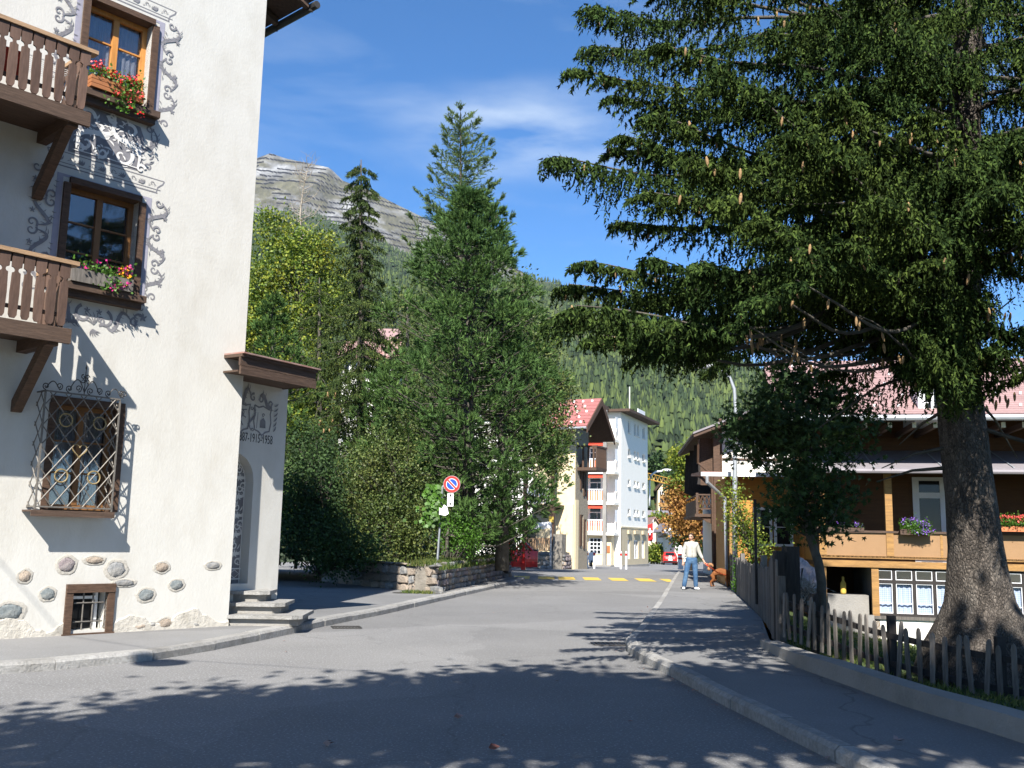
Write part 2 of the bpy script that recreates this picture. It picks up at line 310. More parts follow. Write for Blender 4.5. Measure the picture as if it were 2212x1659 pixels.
def tri_leaves(P,D,Ln,Wd):
    """needle-like triangles: base width Wd at P, tip at P+D*Ln"""
    n=len(P); D=unit(D); R=unit(np.cross(D,rng.normal(size=(n,3))))
    Ln=np.broadcast_to(Ln,(n,))[:,None]; Wd=np.broadcast_to(Wd,(n,))[:,None]
    V=np.stack([P-R*Wd*.5,P+R*Wd*.5,P+D*Ln],1).reshape(-1,3); return V,np.arange(n*3).reshape(n,3)
def dia_leaves(P,D,Ln,Wd,fold=.15,Nn=None):
    n=len(P); D=unit(D); R=unit(np.cross(D,rng.normal(size=(n,3)) if Nn is None else Nn)); Nn=np.cross(R,D)
    Ln=np.broadcast_to(Ln,(n,))[:,None]; Wd=np.broadcast_to(Wd,(n,))[:,None]
    V=np.stack([P,P+D*Ln*.45+R*Wd*.5+Nn*Wd*fold,P+D*Ln,P+D*Ln*.45-R*Wd*.5+Nn*Wd*fold],1).reshape(-1,3)
    return V,np.arange(n*4).reshape(n,4)
def facade(mb,x0,x1,z0,z1,holes=(),rev=.2,y=0.,back=True,t=.4):
    xs=sorted({x0,x1,*[h[0] for h in holes],*[h[1] for h in holes]}); zs=sorted({z0,z1,*[h[2] for h in holes],*[h[3] for h in holes]})
    for i in range(len(xs)-1):
        for j in range(len(zs)-1):
            cx=(xs[i]+xs[i+1])/2; cz=(zs[j]+zs[j+1])/2
            if any(h[0]<cx<h[1] and h[2]<cz<h[3] for h in holes): continue
            mb.add([(xs[i],y,zs[j]),(xs[i+1],y,zs[j]),(xs[i+1],y,zs[j+1]),(xs[i],y,zs[j+1])],[(0,1,2,3)])
    for a,b,c,d in holes:
        mb.add([(a,y,c),(b,y,c),(b,y,d),(a,y,d),(a,y+rev,c),(b,y+rev,c),(b,y+rev,d),(a,y+rev,d)],[(0,4,5,1),(1,5,6,2),(2,6,7,3),(3,7,4,0),(4,7,6,5)])
    return mb
def body(mb,x0,x1,y0,y1,z0,z1,front=False):
    """the other three walls and the top of a building whose front facade is drawn apart"""
    mb.add([(x0,y0,z0),(x1,y0,z0),(x1,y1,z0),(x0,y1,z0),(x0,y0,z1),(x1,y0,z1),(x1,y1,z1),(x0,y1,z1)],[(4,5,6,7),(1,2,6,5),(2,3,7,6),(3,0,4,7)]+([(0,1,5,4)] if front else []))
    return mb
def window(parent,x0,x1,z0,z1,y=.1,fw=.07,mid=1,bars=1,fm='whitepaint',gm='glass',name='window',label=None,sill=None,curtain=False,bottom=True):
    """casement window part with pane sub-parts, set in an opening"""
    m=MB(); d=.06
    m.box(x0,x0+fw,y,y+d,z0,z1); m.box(x1-fw,x1,y,y+d,z0,z1); m.box(x0+fw,x1-fw,y,y+d,z1-fw,z1); m.box(x0+fw,x1-fw,y,y+d,z0,z0+fw)
    n=mid+1; w=(x1-x0-2*fw)/n
    for i in range(1,n): xc=x0+fw+i*w; m.box(xc-fw*.6,xc+fw*.6,y-.008,y+d-.004,z0+fw,z1-fw)
    zs=[z0+fw]+[z0+fw+(z1-z0-2*fw)*k/(bars+1) for k in range(1,bars+1)]+[z1-fw]
    for zc in zs[1:-1]: m.box(x0+fw,x1-fw,y+.012,y+d-.01,zc-.012,zc+.012)
    o=obj(name,m,fm,parent,label)
    for i in range(n):
        a=x0+fw+i*w; g=MB().box(a,a+w,y+.035,y+.04,z0+fw,z1-fw); obj('pane',g,gm,o)
        if curtain:
            c=MB(); k=9; ww=w*.9
            pts=[(a+w*.05+ww*j/k, y+.062+.02*(j%2)) for j in range(k+1)]
            c.add([(p[0],p[1],z0+fw) for p in pts]+[(p[0],p[1],z1-fw) for p in pts],[(j,j+1,j+1+k+1,j+k+1) for j in range(k)]); obj('curtain',c,'curtain',o)
    if sill: obj('sill',MB().box(x0-.08,x1+.08,y-.2,y+.02,z0-.07,z0-.002),sill,o)
    return o
def ribbon(mb,pts,w,y):
    """flat painted stroke in the x-z plane at depth y; w = widths"""
    n=len(pts); L_=[];R_=[]
    for i in range(n):
        a=pts[max(i-1,0)]; b=pts[min(i+1,n-1)]; dx=b[0]-a[0]; dz=b[1]-a[1]; l=sqrt(dx*dx+dz*dz) or 1; nx,nz=-dz/l,dx/l
        ww=(w[i] if hasattr(w,'__len__') else w)/2
        L_.append((pts[i][0]+nx*ww,y,pts[i][1]+nz*ww)); R_.append((pts[i][0]-nx*ww,y,pts[i][1]-nz*ww))
    mb.add(L_+R_,[(i,i+1,n+i+1,n+i) for i in range(n-1)])
class Paint:
    def __init__(s,y=-.003): s.mb=MB(); s.y=y
    def stroke(s,pts,w): ribbon(s.mb,pts,w,s.y); s.y-=.00012
    def spiral(s,cx,cz,r0,r1,a0,a1,w0,w1,n=22):
        pts=[];ws=[]
        for i in range(n+1):
            t=i/n; r=r0+(r1-r0)*t; a=a0+(a1-a0)*t; pts.append((cx+r*cos(a),cz+r*sin(a))); ws.append(w0+(w1-w0)*t)
        s.stroke(pts,ws)
    def leaf(s,x,z,a,l,w):
        n=7; s.stroke([(x+l*i/n*cos(a+.5*i/n),z+l*i/n*sin(a+.5*i/n)) for i in range(n+1)],[max(.001,w*sin(pi*(i+.3)/(n+.6))) for i in range(n+1)])
    def flower(s,x,z,r):
        for k in range(5): s.leaf(x,z,2*pi*k/5,r,r*.45)
    def scurve(s,x0,z0,x1,z1,r,sg=1,w=.035):
        """an acanthus scroll: spiral end, S-shaped stem, spiral end, small leaves off the outside"""
        n=26; pts=[];ws=[]
        for i in range(n+1):
            t=i/n; x=x0+(x1-x0)*t; z=z0+(z1-z0)*t; off=sg*r*1.25*sin(2*pi*t)
            dx,dz=(x1-x0),(z1-z0); l=sqrt(dx*dx+dz*dz); pts.append((x-dz/l*off,z+dx/l*off)); ws.append(w*(.35+1.0*sin(pi*t)))
        s.stroke(pts,ws)
        s.stroke([(p[0]+sg*.012,p[1]) for p in pts[3:-3]],[.004]*(n-5))
        ang=atan2(z1-z0,x1-x0)
        s.spiral(x0+sg*r*.55,z0+r*.2,r*.75,r*.12,ang+pi-sg*1.2,ang+pi-sg*(1.2+2.1*pi),w*.8,w*.35)
        s.spiral(x1-sg*r*.55,z1-r*.2,r*.75,r*.12,ang-sg*1.2,ang-sg*(1.2+2.1*pi),w*.8,w*.35)
        for i in range(4,n-3,3):
            p=pts[i]; s.leaf(p[0],p[1],ang+sg*(.9 if i<n/2 else -.9)+.4*sin(i),r*1.0,w*.30)
            s.leaf(p[0],p[1],ang-sg*(1.1 if i<n/2 else -1.1),r*.75,w*.26)
def cg():
    m=bpy.data.materials.new('clear_glass'); m.use_nodes=True; N=m.node_tree.nodes; K=m.node_tree.links; N.clear()
    o=N.new('ShaderNodeOutputMaterial'); t=N.new('ShaderNodeBsdfTransparent'); g=N.new('ShaderNodeBsdfGlossy'); g.inputs['Roughness'].default_value=.03; x=N.new('ShaderNodeMixShader'); x.inputs[0].default_value=.12
    K.new(t.outputs[0],x.inputs[1]); K.new(g.outputs[0],x.inputs[2]); K.new(x.outputs[0],o.inputs['Surface']); return m
M['clearglass']=cg()

def bark_mat():
    m=M['bark']; nt=m.node_tree; N=nt.nodes; K=nt.links; b=N['Principled BSDF']
    tc=_n(N,'ShaderNodeTexCoord'); nz=_n(N,'ShaderNodeTexNoise',Scale=3.5,Detail=5); K.new(tc.outputs['Object'],nz.inputs['Vector'])
    sc=_n(N,'ShaderNodeVectorMath',operation='SCALE'); sc.inputs['Scale'].default_value=.16; K.new(nz.outputs['Color'],sc.inputs[0])
    ad=_n(N,'ShaderNodeVectorMath',operation='ADD'); K.new(tc.outputs['Object'],ad.inputs[0]); K.new(sc.outputs[0],ad.inputs[1])
    mp=_n(N,'ShaderNodeMapping'); mp.inputs['Scale'].default_value=(1,1,.45); K.new(ad.outputs[0],mp.inputs['Vector'])
    vo=_n(N,'ShaderNodeTexVoronoi',feature='DISTANCE_TO_EDGE',Scale=34.); K.new(mp.outputs[0],vo.inputs['Vector'])
    v2=_n(N,'ShaderNodeTexVoronoi',Scale=34.); K.new(mp.outputs[0],v2.inputs['Vector'])
    r=_n(N,'ShaderNodeMapRange'); r.inputs['From Max'].default_value=.16; r.inputs['To Min'].default_value=.5; K.new(vo.outputs['Distance'],r.inputs['Value'])
    sp=_n(N,'ShaderNodeSeparateColor'); K.new(v2.outputs['Color'],sp.inputs[0]); r2=_n(N,'ShaderNodeMapRange'); r2.inputs['To Min'].default_value=.72; r2.inputs['To Max'].default_value=1.2; K.new(sp.outputs[0],r2.inputs['Value'])
    mu=_n(N,'ShaderNodeMath',operation='MULTIPLY'); K.new(r.outputs[0],mu.inputs[0]); K.new(r2.outputs[0],mu.inputs[1])
    old=b.inputs['Base Color'].links[0].from_socket; s2=_n(N,'ShaderNodeVectorMath',operation='SCALE'); K.new(old,s2.inputs[0]); K.new(mu.outputs[0],s2.inputs['Scale']); K.new(s2.outputs[0],b.inputs['Base Color'])
    ob=b.inputs['Normal'].links[0].from_node; bp=_n(N,'ShaderNodeBump',Strength=1.,Distance=.05); K.new(vo.outputs['Distance'],bp.inputs['Height']); K.new(ob.outputs[0],bp.inputs['Normal']); K.new(bp.outputs[0],b.inputs['Normal']); ob.inputs['Distance'].default_value=.05
bark_mat()
HAZE=0.00003
# ================================================================ GROUND
def hz(y): return 0. if y<47 else -.017*(min(y,150)-47)
def lerp(pl,y):
    for (a,b) in zip(pl[:-1],pl[1:]):
        if a[1]<=y<=b[1]: return a[0]+(b[0]-a[0])*(y-a[1])/(b[1]-a[1])
    return pl[0][0] if y<pl[0][1] else pl[-1][0]
KR=[(3.3,-6),(3.1,2),(2.62,6),(2.48,7.53),(2.38,8.34),(2.17,10.06),(2.0,11.91),(1.76,13.9),(1.72,14.9),(1.86,15.9),(2.25,17.6),(3.97,26.54),(6.2,38.5),(8.73,51.95),(11.0,62),(16.3,90),(25.2,140),(31,165)]
IR=[(6.4,-6),(5.3,2),(4.45,6),(4.21,8.39),(4.0,9.56),(3.79,12.4),(3.99,15.47),(5.0,20),(7.42,33.93),(11.0,51.95),(18.6,90),(28,140),(34,165)]
KL=[(-16,.5),(-9.5,7.2),(-7.2,9.7),(-5.53,11.26),(-4.65,12.12),(-4.15,13.2),(-3.83,14.45),(-3.45,16.2),(-3.07,18.26),(-2.48,20.69),(-1.32,26.94),(0.52,36.54),(.72,38.0),(.3,38.9)]
# terrain: one sheet to the horizon, low under the street, rising to forested slopes
RIDGE=2500.
def terr(x,y):
    base=-2.2
    if y<60: base=-1.55
    h=base
    s=max(0,y-170-max(0,x*.2))
    if s>0: h+= .045*min(s,200)+ .285*max(0,s-120)
    if x<-6 and y>20: h+= min(14,.22*max(0,(-x-6))) * min(1,(y-20)/30)
    h*=1+.30*max(0,min(1,(-.06-x/max(y,1))/.16)) if y>400 else 1
    if y>300: h+= 22*math.sin(x*.0043+1.3)*min(1,(y-300)/600)+9*math.sin(x*.013+y*.006)
    # skyline falls away to the right of the view
    az=x/max(y,1); h*=1-.50*max(0,min(1,(az-.04)/.42)) if y>400 else 1
    return h
def build_terrain():
    ys=[-60,-20,0,20,40,60,80,100,120,140,160,180,200,230,260,300,340,390,450,520,600,700,800,900,1050,1200,1350,1500,1700,1900,2100,2300,2500,2800,3300]
    ts=np.linspace(-1,1,61)
    V=[];F=[]
    for y in ys:
        for t in ts: 
            x=t*(60+abs(y)*1.15); z=terr(x,y)
            if y>2500: z-= (y-2500)*.3
            V.append((x,y,z))
    n=len(ts)
    for j in range(len(ys)-1):
        for i in range(n-1): a=j*n+i; F.append((a,a+1,a+n+1,a+n))
    me=np_mesh('terrain',np.array(V),np.array(F)); me.polygons.foreach_set('use_smooth',[True]*len(F))
    link('terrain',me,'forestfloor',kind='structure')
    obj('valley_floor',MB().add([(-9000,-9000,-2.6),(9000,-9000,-2.6),(9000,9000,-2.6),(-9000,9000,-2.6)],[(0,1,2,3)]),'forestfloor',kind='structure')
build_terrain()
def strip(name,ys,fl,fr,zf,m,kind='structure',nx=1):
    V=[];F=[]
    for y in ys:
        for i in range(nx+1): V.append((fl(y)+(fr(y)-fl(y))*i/nx,y,zf(y)))
    for j in range(len(ys)-1):
        for i in range(nx): a=j*(nx+1)+i; F.append((a,a+1,a+nx+2,a+nx+1))
    return obj(name,MB().add(V,F),m,kind=kind)
ys=[-8,-4,0,2,4,6,7.53,8.34,10.06,11.91,13.9,14.9,15.9,17.6,20,23,26.54,30,34,38.5,42,47,51.95,58,62,70,80,90,105,120,140,160]
strip('road',ys,lambda y:-17. if y<38 else (-28. if y<62 else lerp([(-28,62),(-6,75),(9.0,86),(14,104),(18.,140),(22,165)],y)-2),lambda y:lerp(KR,y)+.02,hz,'asphalt')
# right pavement with granite kerb stones
def pave_right():
    yy=[y for y in ys if y>=-6]
    strip('pavement',yy,lambda y:lerp(KR,y)+.14,lambda y:lerp(IR,y),lambda y:hz(y)+.12,'pave')
pave_right()
def resample(pl,step):
    out=[Vector((*pl[0],0))]; acc=0
    for a,b in zip(pl[:-1],pl[1:]):
        A=Vector((*a,0));B=Vector((*b,0)); l=(B-A).length; d=step-acc
        while d<=l: out.append(A+(B-A)*(d/l)); d+=step
        acc=l-(d-step)
    return out
def kerb(name,pl,w,h,step,side,parent_label=None):
    pts=resample(pl,step); first=None
    root=obj(name,MB().add([(p.x,p.y,hz(p.y)-.05) for p in pts[:2]]+[(pts[1].x+.01,pts[1].y,hz(pts[1].y)-.06)],[(0,1,2)]),'granite',kind='structure')
    for a,b in zip(pts[:-1],pts[1:]):
        t=(b-a).normalized(); nrm=Vector((t.y,-t.x,0))*side; g=.006; hh=h+random.uniform(-.006,.006); z=hz(a.y); j=random.uniform(-.006,.006)
        A=a+t*g+nrm*j; B=b-t*g+nrm*j; sl=.035
        if z<-1.5: break
        P=[A,B,B+nrm*w,A+nrm*w]
        V=[(p.x,p.y,z-.06) for p in P]+[(A.x+nrm.x*.0,A.y+nrm.y*.0,z+hh-sl),(B.x,B.y,z+hh-sl),(B.x+nrm.x*sl,B.y+nrm.y*sl,z+hh),(A.x+nrm.x*sl,A.y+nrm.y*sl,z+hh),(P[2].x,P[2].y,z+hh),(P[3].x,P[3].y,z+hh)]
        obj('kerb_stone',MB().add(V,[(0,1,5,4),(4,5,6,7),(7,6,8,9),(1,2,8,6,5),(0,4,7,9,3),(2,3,9,8)]),'granite',root)
kerb('kerb',[p for p in KR if p[1]>=2 and p[1]<=90],.15,.125,1.15,1)
kerb('kerb',[p for p in KL],.24,.125,1.3,-1)
# left pavement: from the kerb to the house, the yard and the garden wall
def inset(pl,d):
    out=[]
    for i,p in enumerate(pl):
        a=Vector(pl[max(i-1,0)]);b=Vector(pl[min(i+1,len(pl)-1)]); t=(b-a).normalized(); out.append((p[0]-t.y*d,p[1]+t.x*d))
    return out
lp=inset(KL,.22)
poly=lp+[(-.2,40.0),(-2.2,31),(-2.6,27.9),(-5.5,32),(-16,34),(-16,12),(-20,8)]
tri=tessellate_polygon([[Vector((a,b,0)) for a,b in poly]])
obj('pavement',MB().add([(a,b,.12) for a,b in poly],[tuple(t) for t in tri]),'pave',kind='structure')
# right-hand garden, falling towards the orange chalet
def gz(x,y):
    e=lerp(IR,y)+.1; d=x-e
    near=.12+ -.35*min(1,max(0,d)/1.5)
    lo=-1.15
    t=min(1,max(0,(d-.3)/5.0)); a=near if d<.5 else near*(1-t)+lo*t
    ty=min(1,max(0,(y-13)/10.)); base=.0
    flat=.05-.12*min(1,max(0,d)/3)
    z= flat*(1-ty)+a*ty
    return z+.03*math.sin(x*3.1+y*1.7)+.02*math.sin(x*7-y*5)
def build_garden():
    V=[];F=[]; nx=36; yv=np.arange(2,60.1,.7)
    for y in yv:
        e=lerp(IR,y)+.12
        for i in range(nx+1):
            x=e+ (i/nx)**1.5*26; V.append((x,y,gz(x,y)))
    for j in range(len(yv)-1):
        for i in range(nx): a=j*(nx+1)+i; F.append((a,a+1,a+nx+2,a+nx+1))
    me=np_mesh('garden_ground',np.array(V),np.array(F)); me.polygons.foreach_set('use_smooth',[True]*len(F)); link('garden_ground',me,'lawn',kind='structure')
build_garden()
def grass(name,pts,h,m='grass',n=3,spread=.06):
    P=np.repeat(np.array(pts,dtype=float),n,axis=0); k=len(P); P[:,:2]+=rng.normal(size=(k,2))*spread
    D=rng.normal(size=(k,3))*.45; D[:,2]=1; V,F=tri_leaves(P,D,h*rng.uniform(.5,1.2,k),.02+h*.05)
    return link(name,np_mesh(name,V,F),m,kind='stuff')
gp=[]
for _ in range(15000):
    y=random.uniform(4,27); x=lerp(IR,y)+.35+random.uniform(0,1)**1.3*9; gp.append((x,y,gz(x,y)))
grass('grass',gp,.07,n=3)
# white crossing bars, drains, manhole, leaves on the asphalt
for i,x in enumerate([-1.6,-.55,.5,1.5,2.32,3.34,4.4,5.5,6.42]):
    w=.33 if i<8 else .2; y0,y1=(39.6,42.4); mb=MB()
    sh=.1; V=[(x-w,y0,.006),(x+w,y0,.006),(x+w+sh,y1,.006),(x-w+sh,y1,.006)]
    tag(obj('crossing_bar',MB().add(V,[(0,1,2,3)]),'yellow'),'yellow painted crosswalk bar on the asphalt '+['furthest left in the tree shade','second from the left in the tree shade','third from the left, beside the red plough','in the shade just right of the red plough','leftmost of the fully sunlit ones','second of the sunlit ones','third of the sunlit ones','last full bar before the right kerb','narrow one touching the right kerb'][i],'road marking','yellow crosswalk bars')
def drain(c,rz,w,l,label):
    t=thing('drain_cover',label,'drain cover',(c[0],c[1],.004),rz); fr=MB()
    fr.box(-w/2,w/2,-l/2,-l/2+.04,0,.012).box(-w/2,w/2,l/2-.04,l/2,0,.012).box(-w/2,-w/2+.04,-l/2+.04,l/2-.04,0,.012).box(w/2-.04,w/2,-l/2+.04,l/2-.04,0,.012)
    obj('frame',fr,'iron',t); b=MB()
    k=7
    for i in range(k): x=-w/2+.05+(w-.1)*(i+.5)/k; b.box(x-.012,x+.012,-l/2+.04,l/2-.04,0,.01)
    obj('grate',b,'iron',t)
drain(gnd(748,1356),radians(15),.5,.4,'rusty iron street drain beside the left kerb')
drain(gnd(1318,1392),radians(5),.55,.4,'rusty iron street drain beside the right kerb corner')
tag(obj('manhole_cover',MB().lathe([(.24,.122),(.24,.13)],20,(gnd(868,1281,.12).x,gnd(868,1281,.12).y,0)),'iron'),'small round manhole cover in the left pavement','manhole')
for k,(px,py) in enumerate([(697,1611),(1055,1621),(980,1553),(1930,1603)]):
    g=gnd(px,py,.01 if px<1800 else .13); V,F=dia_leaves(np.array([[g.x,g.y,g.z+.02],[g.x,g.y,g.z+.02],[g.x,g.y,g.z+.02]]),np.array([[1,.2,.1],[.7,.8,.1],[.8,-.6,.12]]),.09,.05)
    tag(link('fallen_leaf',np_mesh('fallen_leaf',V,F),'rustroof'),['dry brown leaf on the shaded asphalt at the bottom left of the frame','dry brown leaf on the shaded asphalt at the bottom centre','small curled leaf further up the shaded road','dry leaf on the shaded right pavement'][k],'leaf','fallen leaves')
def litter():
    random.seed(9); P=[]
    for _ in range(60): t=random.random(); P.append((-1.75+1.9*t+random.gauss(.25,.12),27.5+11*t,.13))
    for _ in range(70): y=random.uniform(8,30); P.append((lerp(IR,y)-abs(random.gauss(.0,.22)),y,.13))
    for _ in range(50): y=random.uniform(7.6,26); P.append((lerp(KR,y)-abs(random.gauss(.04,.1))-.02,y,.012))
    for _ in range(30): P.append((random.uniform(-4,4),random.uniform(7,30),.012))
    P=np.array(P); n=len(P); D=rng.normal(size=(n,3)); D[:,2]=.12; V,F=dia_leaves(P,D,rng.uniform(.03,.07,n),.03,.2,Nn=np.tile([0,0,1.],(n,1)))
    link('leaf_litter',np_mesh('leaf_litter',V,F),'rustroof',kind='stuff')
litter()
# ================================================================ STONE MAKER
stone_meshes={}
def stone_mesh(key,seed,flat=.45):
    random.seed(seed); bm=bmesh.new(); bmesh.ops.create_icosphere(bm,subdivisions=1,radius=.5)
    for v in bm.verts:
        p=v.co; k=max(abs(p.x),abs(p.z)*1.0); s=.5/max(k,.001)*.55+.5
        v.co=Vector((p.x*s*random.uniform(.9,1.12),p.y*(.9+random.uniform(-.1,.1)),p.z*s*random.uniform(.9,1.12)))
    me=bpy.data.meshes.new('stone'); bm.to_mesh(me); bm.free(); return me
def stones_wall(parent,A,B,z0,h,mname,course=(.13,.2),length=(.16,.34),proud=.05,side=1,limit=300):
    """lay stones in uneven courses along A-B; returns how many"""
    A=Vector((*A,0));B=Vector((*B,0)); Ln=(B-A).length; t=(B-A).normalized(); nrm=Vector((t.y,-t.x,0))*side; ang=atan2(t.y,t.x)
    protos=[stone_mesh('s',s) for s in range(5)]
    ms=[M[m] for m in mname]; pm=[]
    for i,p in enumerate(protos):
        for m_ in ms: q=p.copy(); q.materials.append(m_); pm.append(q)
    random.seed(int(Ln*100)); z=0.; cnt=0
    while z<h-.05:
        c=random.uniform(*course); x=random.uniform(-.1,0)
        while x<Ln-.05:
            l=random.uniform(*length); cc=min(c,h-z)*random.uniform(.9,1.05)
            P=A+t*(x+l/2)+nrm*(proud*random.uniform(-.6,.5)); P.z=z0(x/Ln)+z+cc/2 if callable(z0) else z0+z+cc/2
            o=bpy.data.objects.new('stone',random.choice(pm)); COL.objects.link(o); o.parent=parent
            o.matrix_local=Matrix.Translation(P)@Matrix.Rotation(ang,4,'Z')@Matrix.Rotation(random.uniform(-.12,.12),4,'Y')@Matrix.Diagonal((l*1.04,.2,cc*1.02,1))
            x+=l*.98; cnt+=1
            if cnt>=limit: return cnt
        z+=c*.97
    return cnt
# ================================================================ LEFT HOUSE
random.seed(11)
HA=radians(48); HC=gnd(492,1352,.12)
house=thing('painted_house','tall white plastered house with grey scroll paintings, wooden balconies and a barred window','house',(HC.x,HC.y,.12),HA)
# local frame: x along the wall (corner at 0, negative to the left), -y outwards, z up from the pavement
wins=[(-3.03,-2.03,7.88,9.35),(-3.08,-2.02,4.95,6.45)]
holes=[(*w,) for w in wins]+[(-3.02,-2.05,1.72,3.25),(-2.53,-2.02,.06,.58)]
w=MB(); facade(w,-9.5,0,-.2,11.5,holes,rev=.32)
body(w,-9.5,0,.0,8.,-.2,11.5)
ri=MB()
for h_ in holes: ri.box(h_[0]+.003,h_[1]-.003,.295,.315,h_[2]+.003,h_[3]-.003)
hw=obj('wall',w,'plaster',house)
obj('room_dark_sheet',ri,'black',house,kind='stuff')  # black sheets behind the panes: the darkness of the rooms given as colour
# rough lower band, slightly proud, with worn edge
def roughband():
    mb=MB(); n=120; xs=[-9.5+9.5*i/n for i in range(n+1)]; 
    top=[.10+.10*abs(math.sin(x*2.3))+.08*math.sin(x*7)+random.uniform(-.03,.03) for x in xs]
    for i in range(n):
        a,b=xs[i],xs[i+1]
        if a>-2.62 and b<-1.92:
            if mb.f: obj('rough_plaster_base',mb,'plasterdirty',house); mb=MB()
            continue
        mb.add([(a,-.022,-.15),(b,-.022,-.15),(b,-.018,top[i+1]),(a,-.018,top[i]),(b,0,top[i+1]+.02),(a,0,top[i]+.02)],[(0,1,2,3),(3,2,4,5)])
    obj('rough_plaster_base',mb,'plasterdirty',house)
roughband()
# fieldstones showing through the plaster; each with a worn collar
def zst(zx,zy):
    Dx=(zx/1.843)/1.649; Dy=(1350+zy/1.843)/1.649
    v=ray(Dx,Dy); n=Vector((cos(HA-pi/2),sin(HA-pi/2),0)); P0=Vector((HC.x,HC.y,0)); t=((P0-Vector((0,0,1.6))).dot(n))/v.dot(n); P=Vector((0,0,1.6))+v*t
    d=Vector((cos(HA),sin(HA),0)); return (P-P0).dot(d), P.z-.12
for (zx,zy,w_,h_,m_) in [(438,1220,118,98,'stonep'),(620,1190,128,50,'stonew'),(762,1250,128,105,'stone'),(1062,1237,92,64,'stonew'),(1398,1225,96,48,'stone'),(162,1295,90,78,'stonew'),(312,1412,100,78,'stoneb'),(815,1340,140,44,'stone'),(958,1418,108,78,'stoneb'),(1158,1352,92,66,'stoneb'),(60,1530,190,110,'stoneb'),(1085,1605,110,66,'stonew'),(1285,1612,64,34,'stone'),(920,1625,120,34,'stonew'),(1000,1612,50,30,'stone')]:
    x,z=zst(zx,zy); x2,_=zst(zx+w_/2,zy); x1,_=zst(zx-w_/2,zy); _,z2=zst(zx,zy-h_/2); _,z1=zst(zx,zy+h_/2)
    ww=x2-x1; hh=z2-z1
    random.seed(int(zx)); mb=MB(); mb.blob((0,0,0),(ww/2,.030,hh/2),18,10,.15)
    o=obj('stone',mb,m_,house,smooth=True,loc=(x,.004,z)); o.rotation_euler=(0,random.uniform(-.15,.15),0)
    c=MB(); k=16; ring=[]
    for s_,yy in ((1.32,-.001),(1.15,-.008),(.9,-.009)):
        ring.append([(ww/2*s_*cos(2*pi*i/k)*(1+.07*sin(3*i+zx)),yy,hh/2*s_*(1.1)*sin(2*pi*i/k)*(1+.06*cos(2*i+zx))) for i in range(k)])
    for a in range(2): c.add(ring[a]+ring[a+1],[(i,(i+1)%k,(i+1)%k+k,i+k) for i in range(k)])
    obj('worn_plaster_collar',c,'collar',house,smooth=True,loc=(x,0,z))
# windows with dark outer casing
def house_window(x0,x1,z0,z1,curt,label,inner='owood'):
    cs=MB(); t=.14
    o=obj('window_casing',MB().box(x0-.02,x1+.02,-.06,.26,z1-.02,z1+t*.5).box(x0-.10,x0+.0,-.045,.28,z0-.02,z1-.021).box(x1+.0,x1+.10,-.045,.28,z0-.02,z1-.021),'dwood',house,label)
    w=window(house,x0+.0,x1-.0,z0+.02,z1-.02,y=.16,fw=.075,mid=1,bars=2,fm=inner,curtain=curt,gm='clearglass',label='varnished wooden casement window')
    obj('sill',MB().box(x0-.16,x1+.14,-.20,.15,z0-.10,z0+.0).box(x0-.12,x1+.10,-.13,-.001,z0-.2,z0-.101),'dwoodh',house)
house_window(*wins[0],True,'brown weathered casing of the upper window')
house_window(*wins[1],False,'dark casing of the middle window',inner='owood_shaded')
# lilac grey painted bands around the windows
for (x0,x1,z0,z1) in wins:
    b=MB(); b.box(x1+.11,x1+.20,-.004,0,z0-.08,z1+.1).box(x0-.20,x0-.11,-.004,0,z0-.08,z1+.1).box(x0-.11,x1+.11,-.004,0,z1+.06,z1+.10); obj('painted_band',b,'bandgrey',house)
P=Paint()
def column(x,z0,z1,w_,sg):
    n=max(2,round((z1-z0)/.52)); h=(z1-z0)/n
    for i in range(n):
        s=1 if i%2==0 else -1; P.scurve(x-s*w_*.22,z0+i*h+.03,x+s*w_*.22,z0+(i+1)*h-.03,w_*.42,s*sg,.042)
        P.flower(x+sg*w_*.5,z0+(i+.5)*h,.045)
        for q in range(3): P.leaf(x-sg*w_*.45+.01*q,z0+(i+.3+.15*q)*h,1.2*sg+q*.3,.07,.016)
def cornice(x0,x1,z):
    P.stroke([(x0,z),(x1,z)],.014); P.stroke([(x0+.05,z-.16),(x1-.05,z-.16)],.012); P.stroke([(x0+.1,z-.21),(x1-.1,z-.21)],.02)
    P.stroke([(x0,z),(x0+.02,z-.05),(x0+.1,z-.12),(x0+.12,z-.2)],.02); P.stroke([(x1,z),(x1-.02,z-.05),(x1-.1,z-.12),(x1-.12,z-.2)],.02)
    k=int((x1-x0)/.17)
    for i in range(k):
        xc=x0+.12+(x1-x0-.24)*(i+.5)/k
        if i%2==0:
            for a in (-.9,-.45,0,.45,.9): P.leaf(xc,z-.13,pi/2+a,.085,.02)
        else: P.spiral(xc,z-.08,.035,.01,0,5,.012,.008,12); P.leaf(xc-.02,z-.1,pi,.05,.01); P.leaf(xc+.02,z-.1,0,.05,.01)
def flush(lab=None):
    global P
    obj('painted_ornament',P.mb,'paintgrey',house,lab); P=Paint()
column(-1.71,7.75,9.5,.22,1); flush(); column(-3.37,7.9,9.9,.24,-1); flush()
cornice(-3.42,-1.66,9.72); flush('painted cornice over the upper window')
column(-1.70,4.95,6.55,.22,1); flush(); column(-3.45,4.75,6.6,.26,-1); flush()
cornice(-3.45,-1.64,6.87); flush('painted cornice over the middle window')
